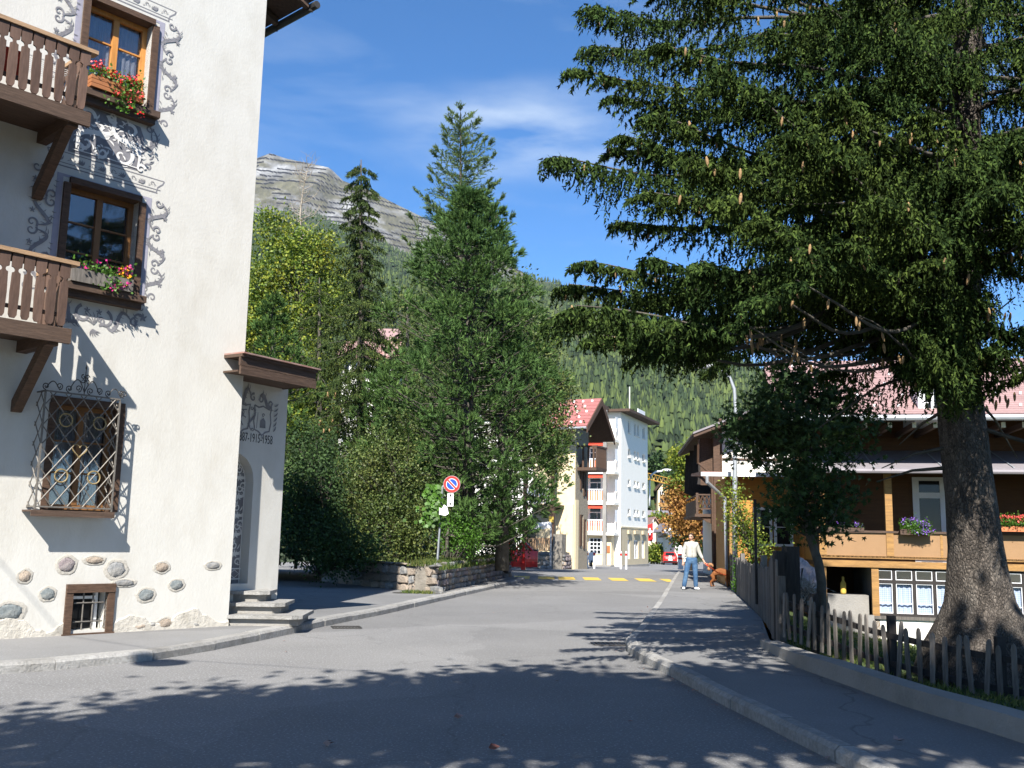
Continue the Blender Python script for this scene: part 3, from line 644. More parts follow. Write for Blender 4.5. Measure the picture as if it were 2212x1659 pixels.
# lower swag under the middle window
for (a,b,c,d,s) in [(-3.15,4.62,-2.75,4.50,1),(-2.42,4.48,-2.0,4.58,-1)]: P.scurve(a,b,c,d,.10,s,.045)
P.spiral(-2.72,4.55,.14,.03,pi*.6,pi*.6+5.2,.05,.02); P.spiral(-2.42,4.52,.14,.03,pi*.4,pi*.4-5.2,.05,.02)
for a in (-.5,-.25,0,.25,.5): P.leaf(-2.57,4.36,-pi/2+a*1.6,.12,.02); P.leaf(-2.57,4.42,pi/2+a*1.5,.2,.018)
P.flower(-2.5,4.62,.05); P.flower(-2.68,4.62,.05); P.flower(-1.82,4.66,.07); P.flower(-2.95,4.42,.05)
P.spiral(-1.9,4.62,.10,.02,0,5,.045,.015)
for i in range(6): P.leaf(-1.98+.02*i,4.70-.03*i,-1.2-.3*i,.12,.02)
P.spiral(-1.85,4.80,.07,.015,1,6.5,.035,.015)
obj('painted_ornament',P.mb,'paintgrey',house,'grey painted scroll swag below the middle window')
# panel between the windows: light scrolls on a grey field
pn=MB().prism([(-3.16,6.90),(-2.06,6.92),(-2.02,7.45),(-2.10,7.62),(-3.02,7.70),(-3.12,7.5)],-.004,0); obj('painted_panel',pn,'paintgrey',house)
Q=Paint(-.0046)
for (cx,cz,r,s,a) in [(-2.93,7.52,.13,1,0),(-2.25,7.50,.11,-1,2),(-2.92,7.12,.12,1,3),(-2.35,7.08,.17,-1,.5),(-2.62,7.33,.11,1,2),(-2.15,7.22,.09,-1,1),(-2.66,7.03,.08,1,4)]:
    Q.spiral(cx,cz,r,.02,a,a+s*5.6,.055,.02); Q.spiral(cx,cz,r*1.25,r*.95,a-s*.8,a+s*2.,.012,.012)
    for k in range(6): Q.leaf(cx+r*cos(a-s*k*.5),cz+r*sin(a-s*k*.5),a-s*k*.5+s*.5,r*.75,.028)
Q.scurve(-3.05,6.98,-2.5,7.62,.1,1,.06); Q.scurve(-2.5,7.62,-2.1,6.98,.1,-1,.06); Q.stroke([(-3.1,6.95),(-2.6,6.965),(-2.1,6.955)],.014)
for i in range(9): Q.leaf(-3.0+.1*i,6.99+.02*(i%3),.8+.3*(i%4),.09,.025)
obj('painted_ornament',Q.mb,'paintlight',house,'pale scrollwork on the grey painted panel between the windows')
P2=Paint(-.003); P2.scurve(-1.97,7.0,-1.9,7.66,.09,1,.04); 
for i in range(8): P2.leaf(-1.92,7.08+.07*i,.2+.15*i,.11,.024)
P2.spiral(-1.88,7.4,.07,.02,0,5,.03,.01)
obj('painted_ornament',P2.mb,'paintgrey',house)
# balconies
def balcony(zt,label):
    # zt: top of the handrail
    OUT=-.98; xe=-3.42; xl=-9.0; zb=zt-.91
    fl=MB().box(xl,xe+.05,OUT-.06,-.002,zb-.10,zb-.04).box(xl,xe+.08,OUT-.09,OUT-.03,zb-.22,zb-.02)
    b=obj('balcony',fl,'dwoodh',house,label)
    obj('handrail',MB().box(xl,xe+.12,OUT-.07,OUT+.09,zt-.055,zt),'rail',b)
    obj('handrail',MB().box(xe-.02,xe+.10,OUT+.09,-.002,zt-.056,zt-.001),'rail',b)
    obj('rail_beam',MB().box(xl,xe+.02,OUT-.015,OUT+.03,zt-.16,zt-.06).box(xl,xe+.02,OUT-.01,OUT+.03,zb+.14,zb+.19),'dwoodh',b)
    # slats with half round notches: neighbours make a round hole
    pitch=.155; w_=.125
    def slat(zn):
        r=.035; zc=zn
        R=[(w_/2,0.0)]+[(w_/2-.0,.0)]
        right=[(w_/2-.012,.04),(w_/2-.004,zc-.3),(w_/2-.012,zc-r)]+[(w_/2-.012+.012*0-r*cos(a)*.9,zc+r*sin(a)) for a in (-.9,-.4,0,.4,.9)]+[(w_/2,zc+r*1.2),(w_/2+.006,.86)]
        left=[(-p[0],p[1]) for p in reversed(right)]
        return MB().prism([(0.03,.0)]+right+left+[(-.03,.0)],-.014,.014)
    me=slat(.62).mesh('slat'); me.materials.append(M['slat'])
    n=int((xe-xl)/pitch)
    n=min(n,22)
    for i in range(n):
        o=bpy.data.objects.new('slat',me); COL.objects.link(o); o.parent=b; o.location=(xe-.05-i*pitch,OUT-.03,zb+.01); o.rotation_euler=(0,random.uniform(-.012,.012),random.uniform(-.06,.06))
    for i in range(5):
        o=bpy.data.objects.new('slat',me); COL.objects.link(o); o.parent=b; o.location=(xe+.02,OUT+.12+i*.17,zb+.01); o.rotation_euler=(0,0,pi/2)
    for k in range(3):
        xk=xe-.12-k*1.9; br=MB(); br.box(xk-.07,xk+.07,OUT-.02,-.002,zb-.26,zb-.101)
        br.prism([(OUT+.10,zb-.26),(OUT+.30,zb-.26),(-.002,zb-.92),(-.002,zb-1.08),(-.06,zb-1.08)],xk-.065,xk+.065,'x'); obj('bracket',br,'dwood',b)
    return b
balcony(8.05,'upper wooden balcony with notched brown slats and tan handrail')
balcony(5.02,'lower wooden balcony with notched brown slats and tan handrail')
# barred window with wrought iron cage
x0,x1,z0,z1=-3.02,-2.05,1.72,3.25
window(house,x0+.02,x1-.02,z0+.02,z1-.02,y=.2,fw=.07,mid=1,bars=2,fm='owood_shaded',curtain=True,gm='clearglass',label='orange framed window behind the iron cage')
obj('window_casing',MB().box(x0-.06,x1+.06,-.03,.2,z1-.03,z1+.07).box(x0-.07,x0+.03,-.025,.2,z0,z1-.031).box(x1-.03,x1+.07,-.025,.2,z0,z1-.031),'dwood',house)
gx0,gx1,gz0,gz1,gy=-3.27,-2.20,1.72,3.33,-.27
gr=MB()
for x in (gx0,gx1): gr.box(x-.011,x+.011,gy-.011,gy+.011,gz0,gz1)
gr.box(gx0,gx1,gy-.011,gy+.011,gz1,gz1+.022).box(gx0,gx1,gy-.011,gy+.011,gz0+.03,gz0+.05)
for x in (gx0,gx1): gr.box(x-.01,x+.01,gy+.012,-.002,gz1+.001,gz1+.02).box(x-.01,x+.01,gy+.012,-.002,gz0+.03,gz0+.05)
cage=obj('window_grille',gr,'ironlit',house,'black iron lattice cage bulging in front of the ground floor window')
def diag(mb,xa,za,xb,zb,y,r=.0085,axis='x',xc=0):
    if axis=='x': mb.tube([(xa,y,za),(xb,y,zb)],r,4,False)
    else: mb.tube([(xc,xa,za),(xc,xb,zb)],r,4,False)
def lattice(W,H,step,slope):
    segs=[]
    dz=slope
    k=-int(H/slope/step)-2
    for i in range(k,int(W/step)+2):
        for s in (1,-1):
            xs=i*step
            # line x = xs + t, z = slope*t  (or mirrored)
            t0,t1=0,H/slope
            a,b=xs,xs+t1
            za,zb=0.,H
            if a<0: za=(0-a)*slope; a=0
            if b>W: zb=H-(b-W)*slope; b=W
            if b-a<=.01 or zb<=za: continue
            if s==1: segs.append((a,za,b,zb))
            else: segs.append((W-a,za,W-b,zb))
    return segs
fr=MB()
for (a,za,b,zb) in lattice(gx1-gx0,gz1-gz0-.05,.215,1.28): fr.tube([(gx0+a,gy-(.004 if b>a else -.004),gz0+.05+za),(gx0+b,gy-(.004 if b>a else -.004),gz0+.05+zb)],.0085,4,False)
obj('lattice_bars',fr,'ironlit',cage)
for xc in (gx0,gx1):
    sd_=MB()
    for (a,za,b,zb) in lattice(.26,gz1-gz0-.05,.215,1.28): sd_.tube([(xc,gy+a,gz0+.05+za),(xc,gy+b,gz0+.05+zb)],.0085,4,False)
    obj('lattice_bars',sd_,'ironlit',cage)
obj('shelf',MB().box(gx0-.06,gx1+.04,gy-.03,-.002,gz0-.03,gz0-.005).box(gx0-.06,gx1+.04,gy-.03,gy-.015,gz0-.09,gz0-.031),'dwoodh',cage)
cr=MB()
def spir(mb,cx,cz,r0,a0,s,y=gy,rr=.0075,turns=1.35):
    mb.tube([(cx+(r0*(1-.75*t))*cos(a0+s*2*pi*turns*t),y,cz+(r0*(1-.75*t))*sin(a0+s*2*pi*turns*t)) for t in [i/18 for i in range(19)]],rr,4,False)
zt=gz1+.02
for i,xf in enumerate([0,.17,.30,.42,.58,.70,.83,1.0]):
    xx=gx0+(gx1-gx0)*xf; spir(cr,xx,zt+.055+.02*(i%2),.05,-pi/2,1 if i%2 else -1)
for i,(a,b) in enumerate([(0,.17),(.3,.5),(.5,.7),(.83,1.)]):
    xa=gx0+(gx1-gx0)*a; xb=gx0+(gx1-gx0)*b
    cr.tube([(xa+(xb-xa)*t,gy,zt+.03+.13*sin(pi*t)*(1.3 if .2<a<.6 else .8)) for t in [j/10 for j in range(11)]],.0075,4,False)
xm=(gx0+gx1)/2
cr.tube([(xm,gy,zt),(xm,gy,zt+.36)],.007,4,False)
for a in range(4): spir(cr,xm+.04*cos(a*pi/2+.78),zt+.22+.04*sin(a*pi/2+.78),.035,a*pi/2,1,turns=1)
cr.lathe([(.001,0),(.014,.05),(.001,.1)],6,(xm,gy,zt+.33))
spir(cr,gx1+.05,zt+.07,.055,-pi/2,-1)
obj('scroll_cresting',cr,'iron',cage)
for (fx,fz) in [(.27,.79),(.72,.79),(.27,.31),(.70,.31)]:
    cx=gx0+(gx1-gx0)*fx+.02; cz=gz0+(gz1-gz0)*fz-.03; rg=MB(); k=18
    rg.tube([(cx+.09*cos(2*pi*i/k),gy-.012,cz+.09*sin(2*pi*i/k)) for i in range(k+1)],.011,5,False); obj('ring',rg,'brass',cage,'gilded ring fixed on the iron lattice')
hr=MB(); k=30; pts=[]
for i in range(k+1):
    t=2*pi*i/k; pts.append((xm+.0065*16*sin(t)**3,gy-.012,gz0+.84+.0065*(13*cos(t)-5*cos(2*t)-2*cos(3*t)-cos(4*t))))
hr.tube(pts,.008,5,False); obj('heart',hr,'brass',cage,'heart shaped ring in the middle of the lattice')
# cellar window
bx0,bx1,bz0,bz1=-2.53,-2.02,.06,.58
cw=obj('cellar_window',MB().box(bx0-.10,bx1+.10,-.05,.06,bz1+.0,bz1+.12).box(bx0-.10,bx0,-.04,.06,bz0-.04,bz1-.001).box(bx1,bx1+.10,-.04,.06,bz0-.04,bz1-.001).box(bx0-.12,bx1+.12,-.06,.06,bz0-.12,bz0-.041),'dwood',house,'small dark cellar window with iron bars at pavement level')
obj('pane',MB().box(bx0,bx1,.24,.25,bz0,bz1),'glass',cw)
iw=MB(); iw.box(bx0+.05,bx0+.09,.18,.22,bz0,bz1).box(bx1-.09,bx1-.05,.18,.22,bz0,bz1).box(bx0+.05,bx1-.05,.181,.219,bz1-.1,bz1-.06); obj('inner_frame',iw,'whitepaint',cw)
br=MB()
for f in (.35,.62): x=bx0+(bx1-bx0)*f; br.tube([(x,.03,bz0),(x,.03,bz1)],.011,6,False)
for f in (.22,.72): z=bz0+(bz1-bz0)*f; br.tube([(bx0+.04,.02,z),(bx1-.04,.02,z)],.011,6,False)
obj('bars',br,'ironlit',cw)
# eaves over the corner
ev=MB(); ev.prism([(-.35,10.62),(1.15,9.98),(1.15,10.06),(-.35,10.72)],-1.2,8.,'y'); 
rf=obj('roof',MB().prism([(-10,11.5),(-10,11.7),(-5,17.0),(1.0,11.22),(1.0,11.10),(0,11.5)],.0,8.6,'y'),'dwoodh',house,'dark boarded roof overhang')
for i in range(9): obj('rafter',MB().prism([(.003,11.32),(.003,11.46),(.95,11.09),(.95,10.97)],.1+i*.95,.22+i*.95,'y'),'dwoodh',rf)
gt=MB(); gt.tube([(1.05,-.02,11.03),(1.05,8.6,11.03)],.07,8); obj('gutter',gt,'iron',rf)
for i in range(5): obj('gutter_hook',MB().box(.97,1.05,.1+i*1.1,.13+i*1.1,10.92,10.96),'iron',rf)
# porch at the side of the house, in shade
PC=at(597,1308,17.7); PA=radians(90-31)
def PX(x,y,out=0):
    n=Vector((sin(PA),-cos(PA),0)); v=ray(x,y); P0=Vector((PC.x,PC.y,0))+n*out; t=((P0-Vector((0,0,1.6))).dot(n))/v.dot(n); Q=Vector((0,0,1.6))+v*t; d=Vector((cos(PA),sin(PA),0)); return (Q-P0).dot(d),Q.z-.12
porch=thing('entrance_porch','plastered entrance porch with painted coats of arms, the dates and a wooden roof','porch',(PC.x,PC.y,.12),PA)
pw=MB(); ax=-.93
def arch_pts(xa,xb,za,zc,n=10):
    r=(xb-xa)/2; return [(xa,za),(xb,za)]+[(xa+r+r*cos(pi*i/n),zc+r*sin(pi*i/n)) for i in range(n+1)]
ztop=PX(600,848)[1]+.1
A0,A1=PX(497,1200)[0]-.5,PX(541,1150)[0]; zsp=PX(541,1040)[1]
hole=arch_pts(A0,A1,.62,zsp)
# front sheet with arched recess
outer=[(-2.4,-.1),(0,-.1),(0,ztop),(-2.4,ztop)]
tri=tessellate_polygon([[Vector((a,b,0)) for a,b in outer],[Vector((a,b,0)) for a,b in reversed(hole)]])
allp=outer+list(reversed(hole)); pw.add([(a,0,b) for a,b in allp],[tuple(t) for t in tri])
nh=len(hole); pw.add([(a,0,b) for a,b in hole]+[(a,.22,b) for a,b in hole],[(i,(i+1)%nh,(i+1)%nh+nh,i+nh) for i in range(nh)])
body(pw,-2.4,0,0,1.6,-.1,ztop)
obj('wall',pw,'plaster',porch)
dr=MB().prism([(a*1.0,b) for a,b in arch_pts(A0-.02,A1+.02,.60,zsp)],.21,.25); dp=obj('painted_door',dr,'paintgrey',porch,'arched dark door panel with pale scrolls')
D_=Paint(.2085)
xm=(A0+A1)/2; xr=A1-.14
for i in range(6):
    s=1 if i%2 else -1; zz=.95+i*.32
    D_.scurve(xr-.12*s,zz,xr+.06*s,zz+.32,.09,s,.035); D_.flower(xr+.0*s,zz+.16,.07)
    D_.scurve(xr-.35-.12*s,zz,xr-.35+.06*s,zz+.32,.09,-s,.035)
    for k in range(4): D_.leaf(xr-.05*s,zz+.08*k,.7*s+k*.4,.10,.025)
D_.stroke([(A0,.86),(A1,.86)],.02); D_.stroke([(A0,.69),(A1,.69)],.02); D_.stroke([(xr-.12,.775),(xr,.84),(xr+.1,.775),(xr,.71),(xr-.12,.775)],.012)
D_.stroke([(a,b) for a,b in arch_pts(A0+.03,A1-.03,.60,zsp)[1:]],.018)
obj('painted_scrolls',D_.mb,'paintlight',dp)
# coats of arms
S_=Paint(-.003)
def shield(cx,zt_,w_,h_):
    pts=[]
    for (a,b) in [(-.5,0),(-.25,-.06),(0,0),(.25,-.06),(.5,0),(.44,-.25),(.5,-.55),(.42,-.85),(.2,-.9),(0,-1.02),(-.2,-.9),(-.42,-.85),(-.5,-.55),(-.44,-.25),(-.5,0)]: pts.append((cx+a*w_,zt_+b*h_))
    S_.stroke(pts,.03)
xa,za=PX(570,900); _,zt_=PX(570,878); _,zb_=PX(570,940)
x2,_=PX(586,900); x1_,_=PX(548,900)
w_=(x2-x1_)*.98; cx=(x2+x1_)/2
shield(cx,zt_,w_,zt_-zb_)
# monk-like plain figure reduced to simple robe lines and a staff
S_.stroke([(cx-.16*w_*2,zb_+.1),(cx-.14*w_*2,zt_-.12)],.012)
S_.mb.prism([(cx-.06,zb_+.12),(cx+.08,zb_+.12),(cx+.07,zt_-.25),(cx+.02,zt_-.2),(cx-.05,zt_-.25)],-.0055,-.005); S_.y-=.003; S_.spiral(cx+.01,zt_-.16,.035,.01,0,6.28,.02,.01)
c2=cx-w_*1.25; shield(c2,zt_,w_,zt_-zb_)
# second shield: upright ibex
S_.y-=.001; S_.stroke([(c2-.05,zb_+.12),(c2-.02,zb_+.25),(c2+.03,zb_+.33),(c2+.06,zt_-.2)],[.03,.07,.09,.05]); S_.spiral(c2-.01,zt_-.18,.09,.05,0.2,2.6,.018,.012); S_.stroke([(c2+.02,zb_+.3),(c2+.12,zb_+.26)],.022); S_.stroke([(c2+.03,zb_+.38),(c2+.13,zb_+.40)],.02); S_.stroke([(c2-.03,zb_+.24),(c2+.06,zb_+.12)],.022)
S_.scurve(cx-.3*w_,zt_+.09,cx+.55*w_,zt_+.08,.09,1,.05); S_.scurve(c2-.2*w_,zt_+.12,c2+.5*w_,zt_+.14,.1,-1,.05)
S_.scurve((cx+c2)/2,zb_+.05,(cx+c2)/2+.01,zt_-.05,.05,1,.03); 
for k in range(6): S_.leaf(cx+.62*w_,zb_+.08+.09*k,.5-.1*k,.12,.03)
S_.leaf(cx,zb_-.02,-pi/2,.06,.03)
obj('painted_coat_of_arms',S_.mb,'paintgrey',porch)
def text(name,body_,size,m,parent,loc,rot=(pi/2,0,0),ext=.001,xs=1,align='LEFT',label=None,shear=0):
    cu=bpy.data.curves.new(name,'FONT'); cu.body=body_; cu.size=size; cu.extrude=ext; cu.align_x=align; cu.resolution_u=3; cu.shear=shear
    t=bpy.data.objects.new('tmp',cu); COL.objects.link(t); dg=bpy.context.evaluated_depsgraph_get(); me=bpy.data.meshes.new_from_object(t.evaluated_get(dg)); bpy.data.objects.remove(t)
    me.materials.clear(); o=link(name,me,m,parent,label); o.location=loc; o.rotation_euler=rot; o.scale=(xs,1,1); return o
xa,zz=PX(512,949); xb,_=PX(590,955)
tt=text('painted_date','1887-1915-1958',.16,'paintdark',porch,(xa-.02,-.003,PX(590,958)[1]-.02)); tw=max(v.co.x for v in tt.data.vertices); tt.scale=((xb-xa)/tw,1.35,1)
# porch roof and fascia
fx1,fz1=PX(681,840,.75); fx0,fz0=PX(612,822,.75); _,fzt=PX(684,806,.75)
xl_=PX(519,790,.75)[0]
pr=MB().box(xl_,fx1+.02,-.78,1.7,fzt-.0,fzt+.05); rf2=obj('roof',pr,'dwoodh',porch,'brown shingled porch roof')
obj('shingle_edge',MB().box(xl_,fx1+.05,-.82,1.72,fzt+.051,fzt+.075),'rustroof',rf2)
for k,(a,b) in enumerate([(0,.49),(.51,1)]): obj('fascia_board',MB().box(xl_,fx1,-.77+.02*k,-.73+.02*k,fz1+(fzt-fz1)*a,fz1+(fzt-fz1)*b-.004),'dwoodh',rf2)
obj('fascia_board',MB().box(fx1-.04,fx1,-.72,1.7,fz1+.03,fzt-.004),'dwoodh',rf2)
obj('soffit',MB().box(xl_,fx1-.045,-.70,1.69,fz1+.04,fz1+.07),'dwoodh',rf2)
# steps
for k,(xr_,yf,z) in enumerate([(650,16.15,.17),(611,16.45,.34),(577,16.75,.51)]):
    xe_=at(xr_,1330,yf).x; st=thing('stone_step',['lowest wide stone step beside the porch corner','middle stone step below the porch door','topmost stone step at the porch door'][k],'step',(-4.42,yf,.12),radians(3),'stone steps of the porch')
    W_=xe_+4.42; obj('tread',MB().prism([(-.3,.02),(-.1,-.0),(W_-.15,.0),(W_,.12),(W_,1.4-.3*k),(-.4,1.4-.3*k)],z-.055,z,'z'),'granite',st,bevel=.012); obj('riser',MB().prism([(-.3,.08),(W_-.2,.08),(W_-.08,.2),(W_-.08,1.3-.3*k),(-.4,1.3-.3*k)],z-.17,z-.056,'z'),'concrete',st)
# ================================================================ RIGHT: low wall and fences
random.seed(21)
def poly_wall(name,pl,h,w,m,zb=.12):
    """low coping wall following a polyline (world)"""
    pts=resample(pl,.5); V=[];F=[]
    for i,p in enumerate(pts):
        t=(pts[min(i+1,len(pts)-1)]-pts[max(i-1,0)]).normalized(); n=Vector((-t.y,t.x,0))*-1
        hh=h(p.y) if callable(h) else h
        a=p; b=p+n*w
        V+=[(a.x,a.y,zb-.3),(a.x,a.y,zb+hh-.02),(a.x+n.x*.03,a.y+n.y*.03,zb+hh),(b.x,b.y,zb+hh),(b.x,b.y,zb-.5)]
    k=5
    for i in range(len(pts)-1):
        for j in range(4): F.append((i*k+j,(i+1)*k+j,(i+1)*k+j+1,i*k+j+1))
    F.append((0,1,2,3,4)); F.append(tuple((len(pts)-1)*k+j for j in (4,3,2,1,0)))
    return obj(name,MB().add(V,F),m)
WL=[(5.0,3.2),(4.45,6),(4.21,8.39),(4.0,9.56),(3.79,12.4),(3.90,14.6)]
WL=list(reversed(WL))
lw=tag(poly_wall('low_wall',WL,lambda y:.10+.08*min(1,max(0,(14.6-y)/3)),.28,'concrete'),'low curved concrete wall under the picket fence beside the right pavement','low wall')
def wt(y): return .12+.10+.16*min(1,max(0,(14.6-y)/5))
pf=thing('picket_fence','low weathered grey picket fence curving along the wall in front of the big spruce','fence',(3.9,14.6,.2))
def rel(o,p): return Vector(p)-o.location
pk=MB().prism([(-.028,0),(.028,0),(.028,.60),(.018,.645),(0,.66),(-.018,.645),(-.028,.60)],-.011,.011,'y').mesh('picket'); pk.materials.append(M['grey_wood'])
FL=[(3.98,14.75),(4.10,14.2),(4.57,12.7),(4.95,12.0),(5.42,11.35),(6.3,10.5),(7.6,9.6)]
pts=resample(FL,.04)
path=pts
def wt(y): return float(np.interp(y,[9.6,11.35,12.7,14.2,14.8],[-.22,-.12,.02,.20,.26]))
gaps=[]
i=0; acc=0
posts=[]
for i in range(0,len(path)-1):
    acc+=(path[i+1]-path[i]).length
    if acc>=.142:
        acc=0; p=path[i]; t=(path[i+1]-path[i]).normalized()
        o=bpy.data.objects.new('picket',pk); COL.objects.link(o); o.parent=pf
        o.location=Vector((p.x-.03,p.y,wt(p.y)+.02))-pf.location; o.rotation_euler=(random.uniform(-.05,.05),random.gauss(0,.035),atan2(t.y,t.x)+random.uniform(-.08,.08)); s=random.uniform(.93,1.05); o.scale=(1,1,s)
for zz in (.14,.47):
    mb=MB(); sub=path[::10]
    for a,b in zip(sub[:-1],sub[1:]):
        A=Vector((a.x+.0,a.y,wt(a.y)+zz)); B=Vector((b.x+.0,b.y,wt(b.y)+zz)); t=(B-A).normalized(); n=Vector((t.y,-t.x,0)); 
        V=[A,B,B-n*.035,A-n*.035]; mb.add([tuple(v-pf.location) for v in V]+[tuple(v-pf.location+Vector((0,0,.07))) for v in V],[(0,3,2,1),(4,5,6,7),(0,1,5,4),(1,2,6,5),(2,3,7,6),(3,0,4,7)])
    obj('rail',mb,'black_wood',pf)
for yy in (14.0,12.55,11.35,10.4):
    p=min(path,key=lambda q:abs(q.y-yy)); obj('post',MB().box(-.045,.045,-.045,.045,-.2,.74),'black_wood',pf,loc=Vector((p.x+.07,p.y,wt(p.y)))-pf.location)
# tall board fence along the pavement
BL=[(3.97,14.95),(4.1,15.6),(4.75,18.6),(5.6,23.3),(7.3,33.2),(9.0,42),(10.6,50)]
bf=thing('board_fence','tall dark grey board fence of uneven weathered planks along the pavement','fence',(3.97,14.95,.12))
bm_=[MB().prism([(-.075,0),(.075,0),(.075,h),(-.075,h+dh)],-.013,.013,'y').mesh('board') for h,dh in ((1.02,0),(1.0,.03),(1.06,-.02))]
for m_ in bm_: m_.materials.append(M['grey_wood'])
bp=resample(BL,.17)
for i,(a,b) in enumerate(zip(bp[:-1],bp[1:])):
    t=(b-a).normalized()
    if a.y>22 and random.random()<.08: continue
    o=bpy.data.objects.new('board',random.choice(bm_)); COL.objects.link(o); o.parent=bf; hs=1.16 if a.y<17.2 else random.uniform(.93,1.03)
    o.location=Vector((a.x+t.y*.0,a.y,hz(a.y)+.10+random.uniform(0,.04)))-bf.location; o.rotation_euler=(0,random.uniform(-.03,.03),atan2(t.y,t.x)+random.uniform(-.04,.04)); o.scale=(random.uniform(.85,1.1),1,hs)
for zz in (.3,.85):
    mb=MB()
    for a,b in zip(bp[:-6:6],bp[6::6]):
        t=(b-a).normalized(); n=Vector((t.y,-t.x,0)); A=a+n*.03;B=b+n*.03
        V=[A,B,B+n*.05,A+n*.05]; off=Vector((0,0,hz(a.y)+.1+zz))-bf.location; mb.add([tuple(v+off) for v in V]+[tuple(v+off+Vector((0,0,.08))) for v in V],[(0,3,2,1),(4,5,6,7),(0,1,5,4),(1,2,6,5),(2,3,7,6),(3,0,4,7)])
    obj('rail',mb,'black_wood',bf)
for (q,h,w_) in [((3.93,14.80),1.02,.10),((4.02,15.25),1.38,.14),((4.18,16.1),1.3,.10),((5.0,20),1.25,.1),((6.2,27),1.2,.1)]:
    obj('post',MB().box(-w_/2,w_/2,-.06,.06,0,h),'grey_wood' if w_<.11 else 'black_wood',bf,loc=Vector((q[0]+.06,q[1],.1))-bf.location)
obj('post',MB().box(-.13,.13,-.02,.02,.5,1.45),'black_wood',bf,'dark wide board standing above the fence end',loc=Vector((4.28,15.3,.1))-bf.location)
# thin standing rod behind the fence (dark post)
rp_=gnd(1634,1240,-.2); 
tag(obj('garden_pole',MB().tube([(0,0,-.3),(0,0,1.65)],.028,6),'black_wood',loc=at(1634,1270,19)),'thin dark wooden pole standing behind the board fence in the shade','pole')
# ================================================================ ORANGE CHALET
OA=radians(-12)
O0=at(1780,1345,27)   # front left foot of the veranda
OZ=-1.15
oc=thing('orange_chalet','orange timber chalet with a pink shingled roof, a tan veranda and a glazed lower floor','house',(O0.x,O0.y,OZ),OA)
_n0=Vector((sin(OA),-cos(OA),0)); _d0=Vector((cos(OA),sin(OA),0))
def OP(x,y,out=0.):
    P0=Vector((O0.x,O0.y,0))+_n0*out; v=ray(x,y); t=((P0-Vector((0,0,1.6))).dot(_n0))/v.dot(_n0); Q=Vector((0,0,1.6))+v*t
    return (Q-P0).dot(_d0),Q.z-OZ
def zx_(x,y,out=0.): return OP(x,y,out)
XR=11.0
_,zpar0=OP(1900,1203); _,zpar1=OP(1900,1149); _,zb0=OP(1900,1226); _,zpr=OP(1900,1021); _,zprt=OP(1900,1001,-.8); _,zwin0=OP(1960,1332); _,zw1=OP(1960,1227); _,zeave=OP(1921,915,0.5)
# concrete base
b_=MB(); b_.box(1.25,XR,-.06,4.5,-.4,zwin0-.06); b_.box(-.1,1.249,.9,4.5,-.4,zwin0-.4); obj('foundation',b_,'white',oc)
# lower storey: back wall, posts, glazed strip
xs=[OP(x,1280)[0] for x in (1880,1923,1967,2010,2053,2097,2140)]
pw_=OP(1887,1280)[0]
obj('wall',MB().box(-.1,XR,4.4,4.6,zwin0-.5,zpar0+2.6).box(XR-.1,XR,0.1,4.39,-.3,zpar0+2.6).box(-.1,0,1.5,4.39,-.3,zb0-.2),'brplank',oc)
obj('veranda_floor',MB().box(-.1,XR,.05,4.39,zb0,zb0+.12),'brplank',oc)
obj('lower_partition',MB().box(1.3,1.36,.1,4.3,0,zb0-.01),'concrete',oc)
obj('lower_back_wall',MB().box(1.4,XR-.15,2.2,2.26,zwin0-.3,zb0-.01),'white',oc)
obj('beam',MB().box(-.12,XR,-.10,.08,zb0+.0,zb0+.17),'obeam',oc); obj('beam',MB().box(-.12,XR,-.07,.06,zb0+.23,zb0+.30),'obeam',oc)
for x in (0,1.32): obj('post',MB().box(x-.09,x+.09,-.06,.09,-.2 if x>1 else 0,zb0-.005),'obeam',oc)
def strip_windows(xa,xb,n,lab):
    w=MB(); zt_=zw1-.02; zm=zw1-.32; 
    w.box(xa,xb,-.03,.05,zt_-.05,zt_).box(xa,xb,-.03,.05,zm-.09,zm).box(xa,xb,-.03,.05,zwin0-.0,zwin0+.07)
    dx=(xb-xa)/n
    for i in range(n+1): x=xa+i*dx; w.box(x-.045,x+.045,-.035,.045,zwin0+.071,zm-.091); w.box(x-.03,x+.03,-.033,.045,zm+.001,zt_-.051)
    o=obj('window',w,'black_wood',oc,lab)
    for i in range(n):
        a=xa+i*dx+.045; b=a+dx-.09; f=MB()
        for (za,zb) in ((zwin0+.071,zm-.091),(zm+.001,zt_-.051)):
            f.box(a,a+.016,-.02,.03,za,zb).box(b-.016,b,-.02,.03,za,zb).box(a+.016,b-.016,-.02,.03,zb-.016,zb).box(a+.016,b-.016,-.02,.03,za,za+.016)
        f.box(a+.016,b-.016,-.015,.02,zwin0+.32,zwin0+.335)
        obj('sash',f,'whitepaint',o)
        c=MB(); k=10; ww=b-a
        pts=[(a+ww*j/k,.075+.018*math.sin(j*1.9+i)) for j in range(k+1)]
        c.add([(p[0],p[1],zwin0+.08) for p in pts]+[(p[0],p[1],zm-.1) for p in pts],[(j,j+1,j+k+2,j+k+1) for j in range(k)]); obj('curtain',c,'check',o)
        g=MB().box(a+.02,b-.02,.0,.004,zm+.02,zt_-.07); obj('pane',g,'clearglass',o)
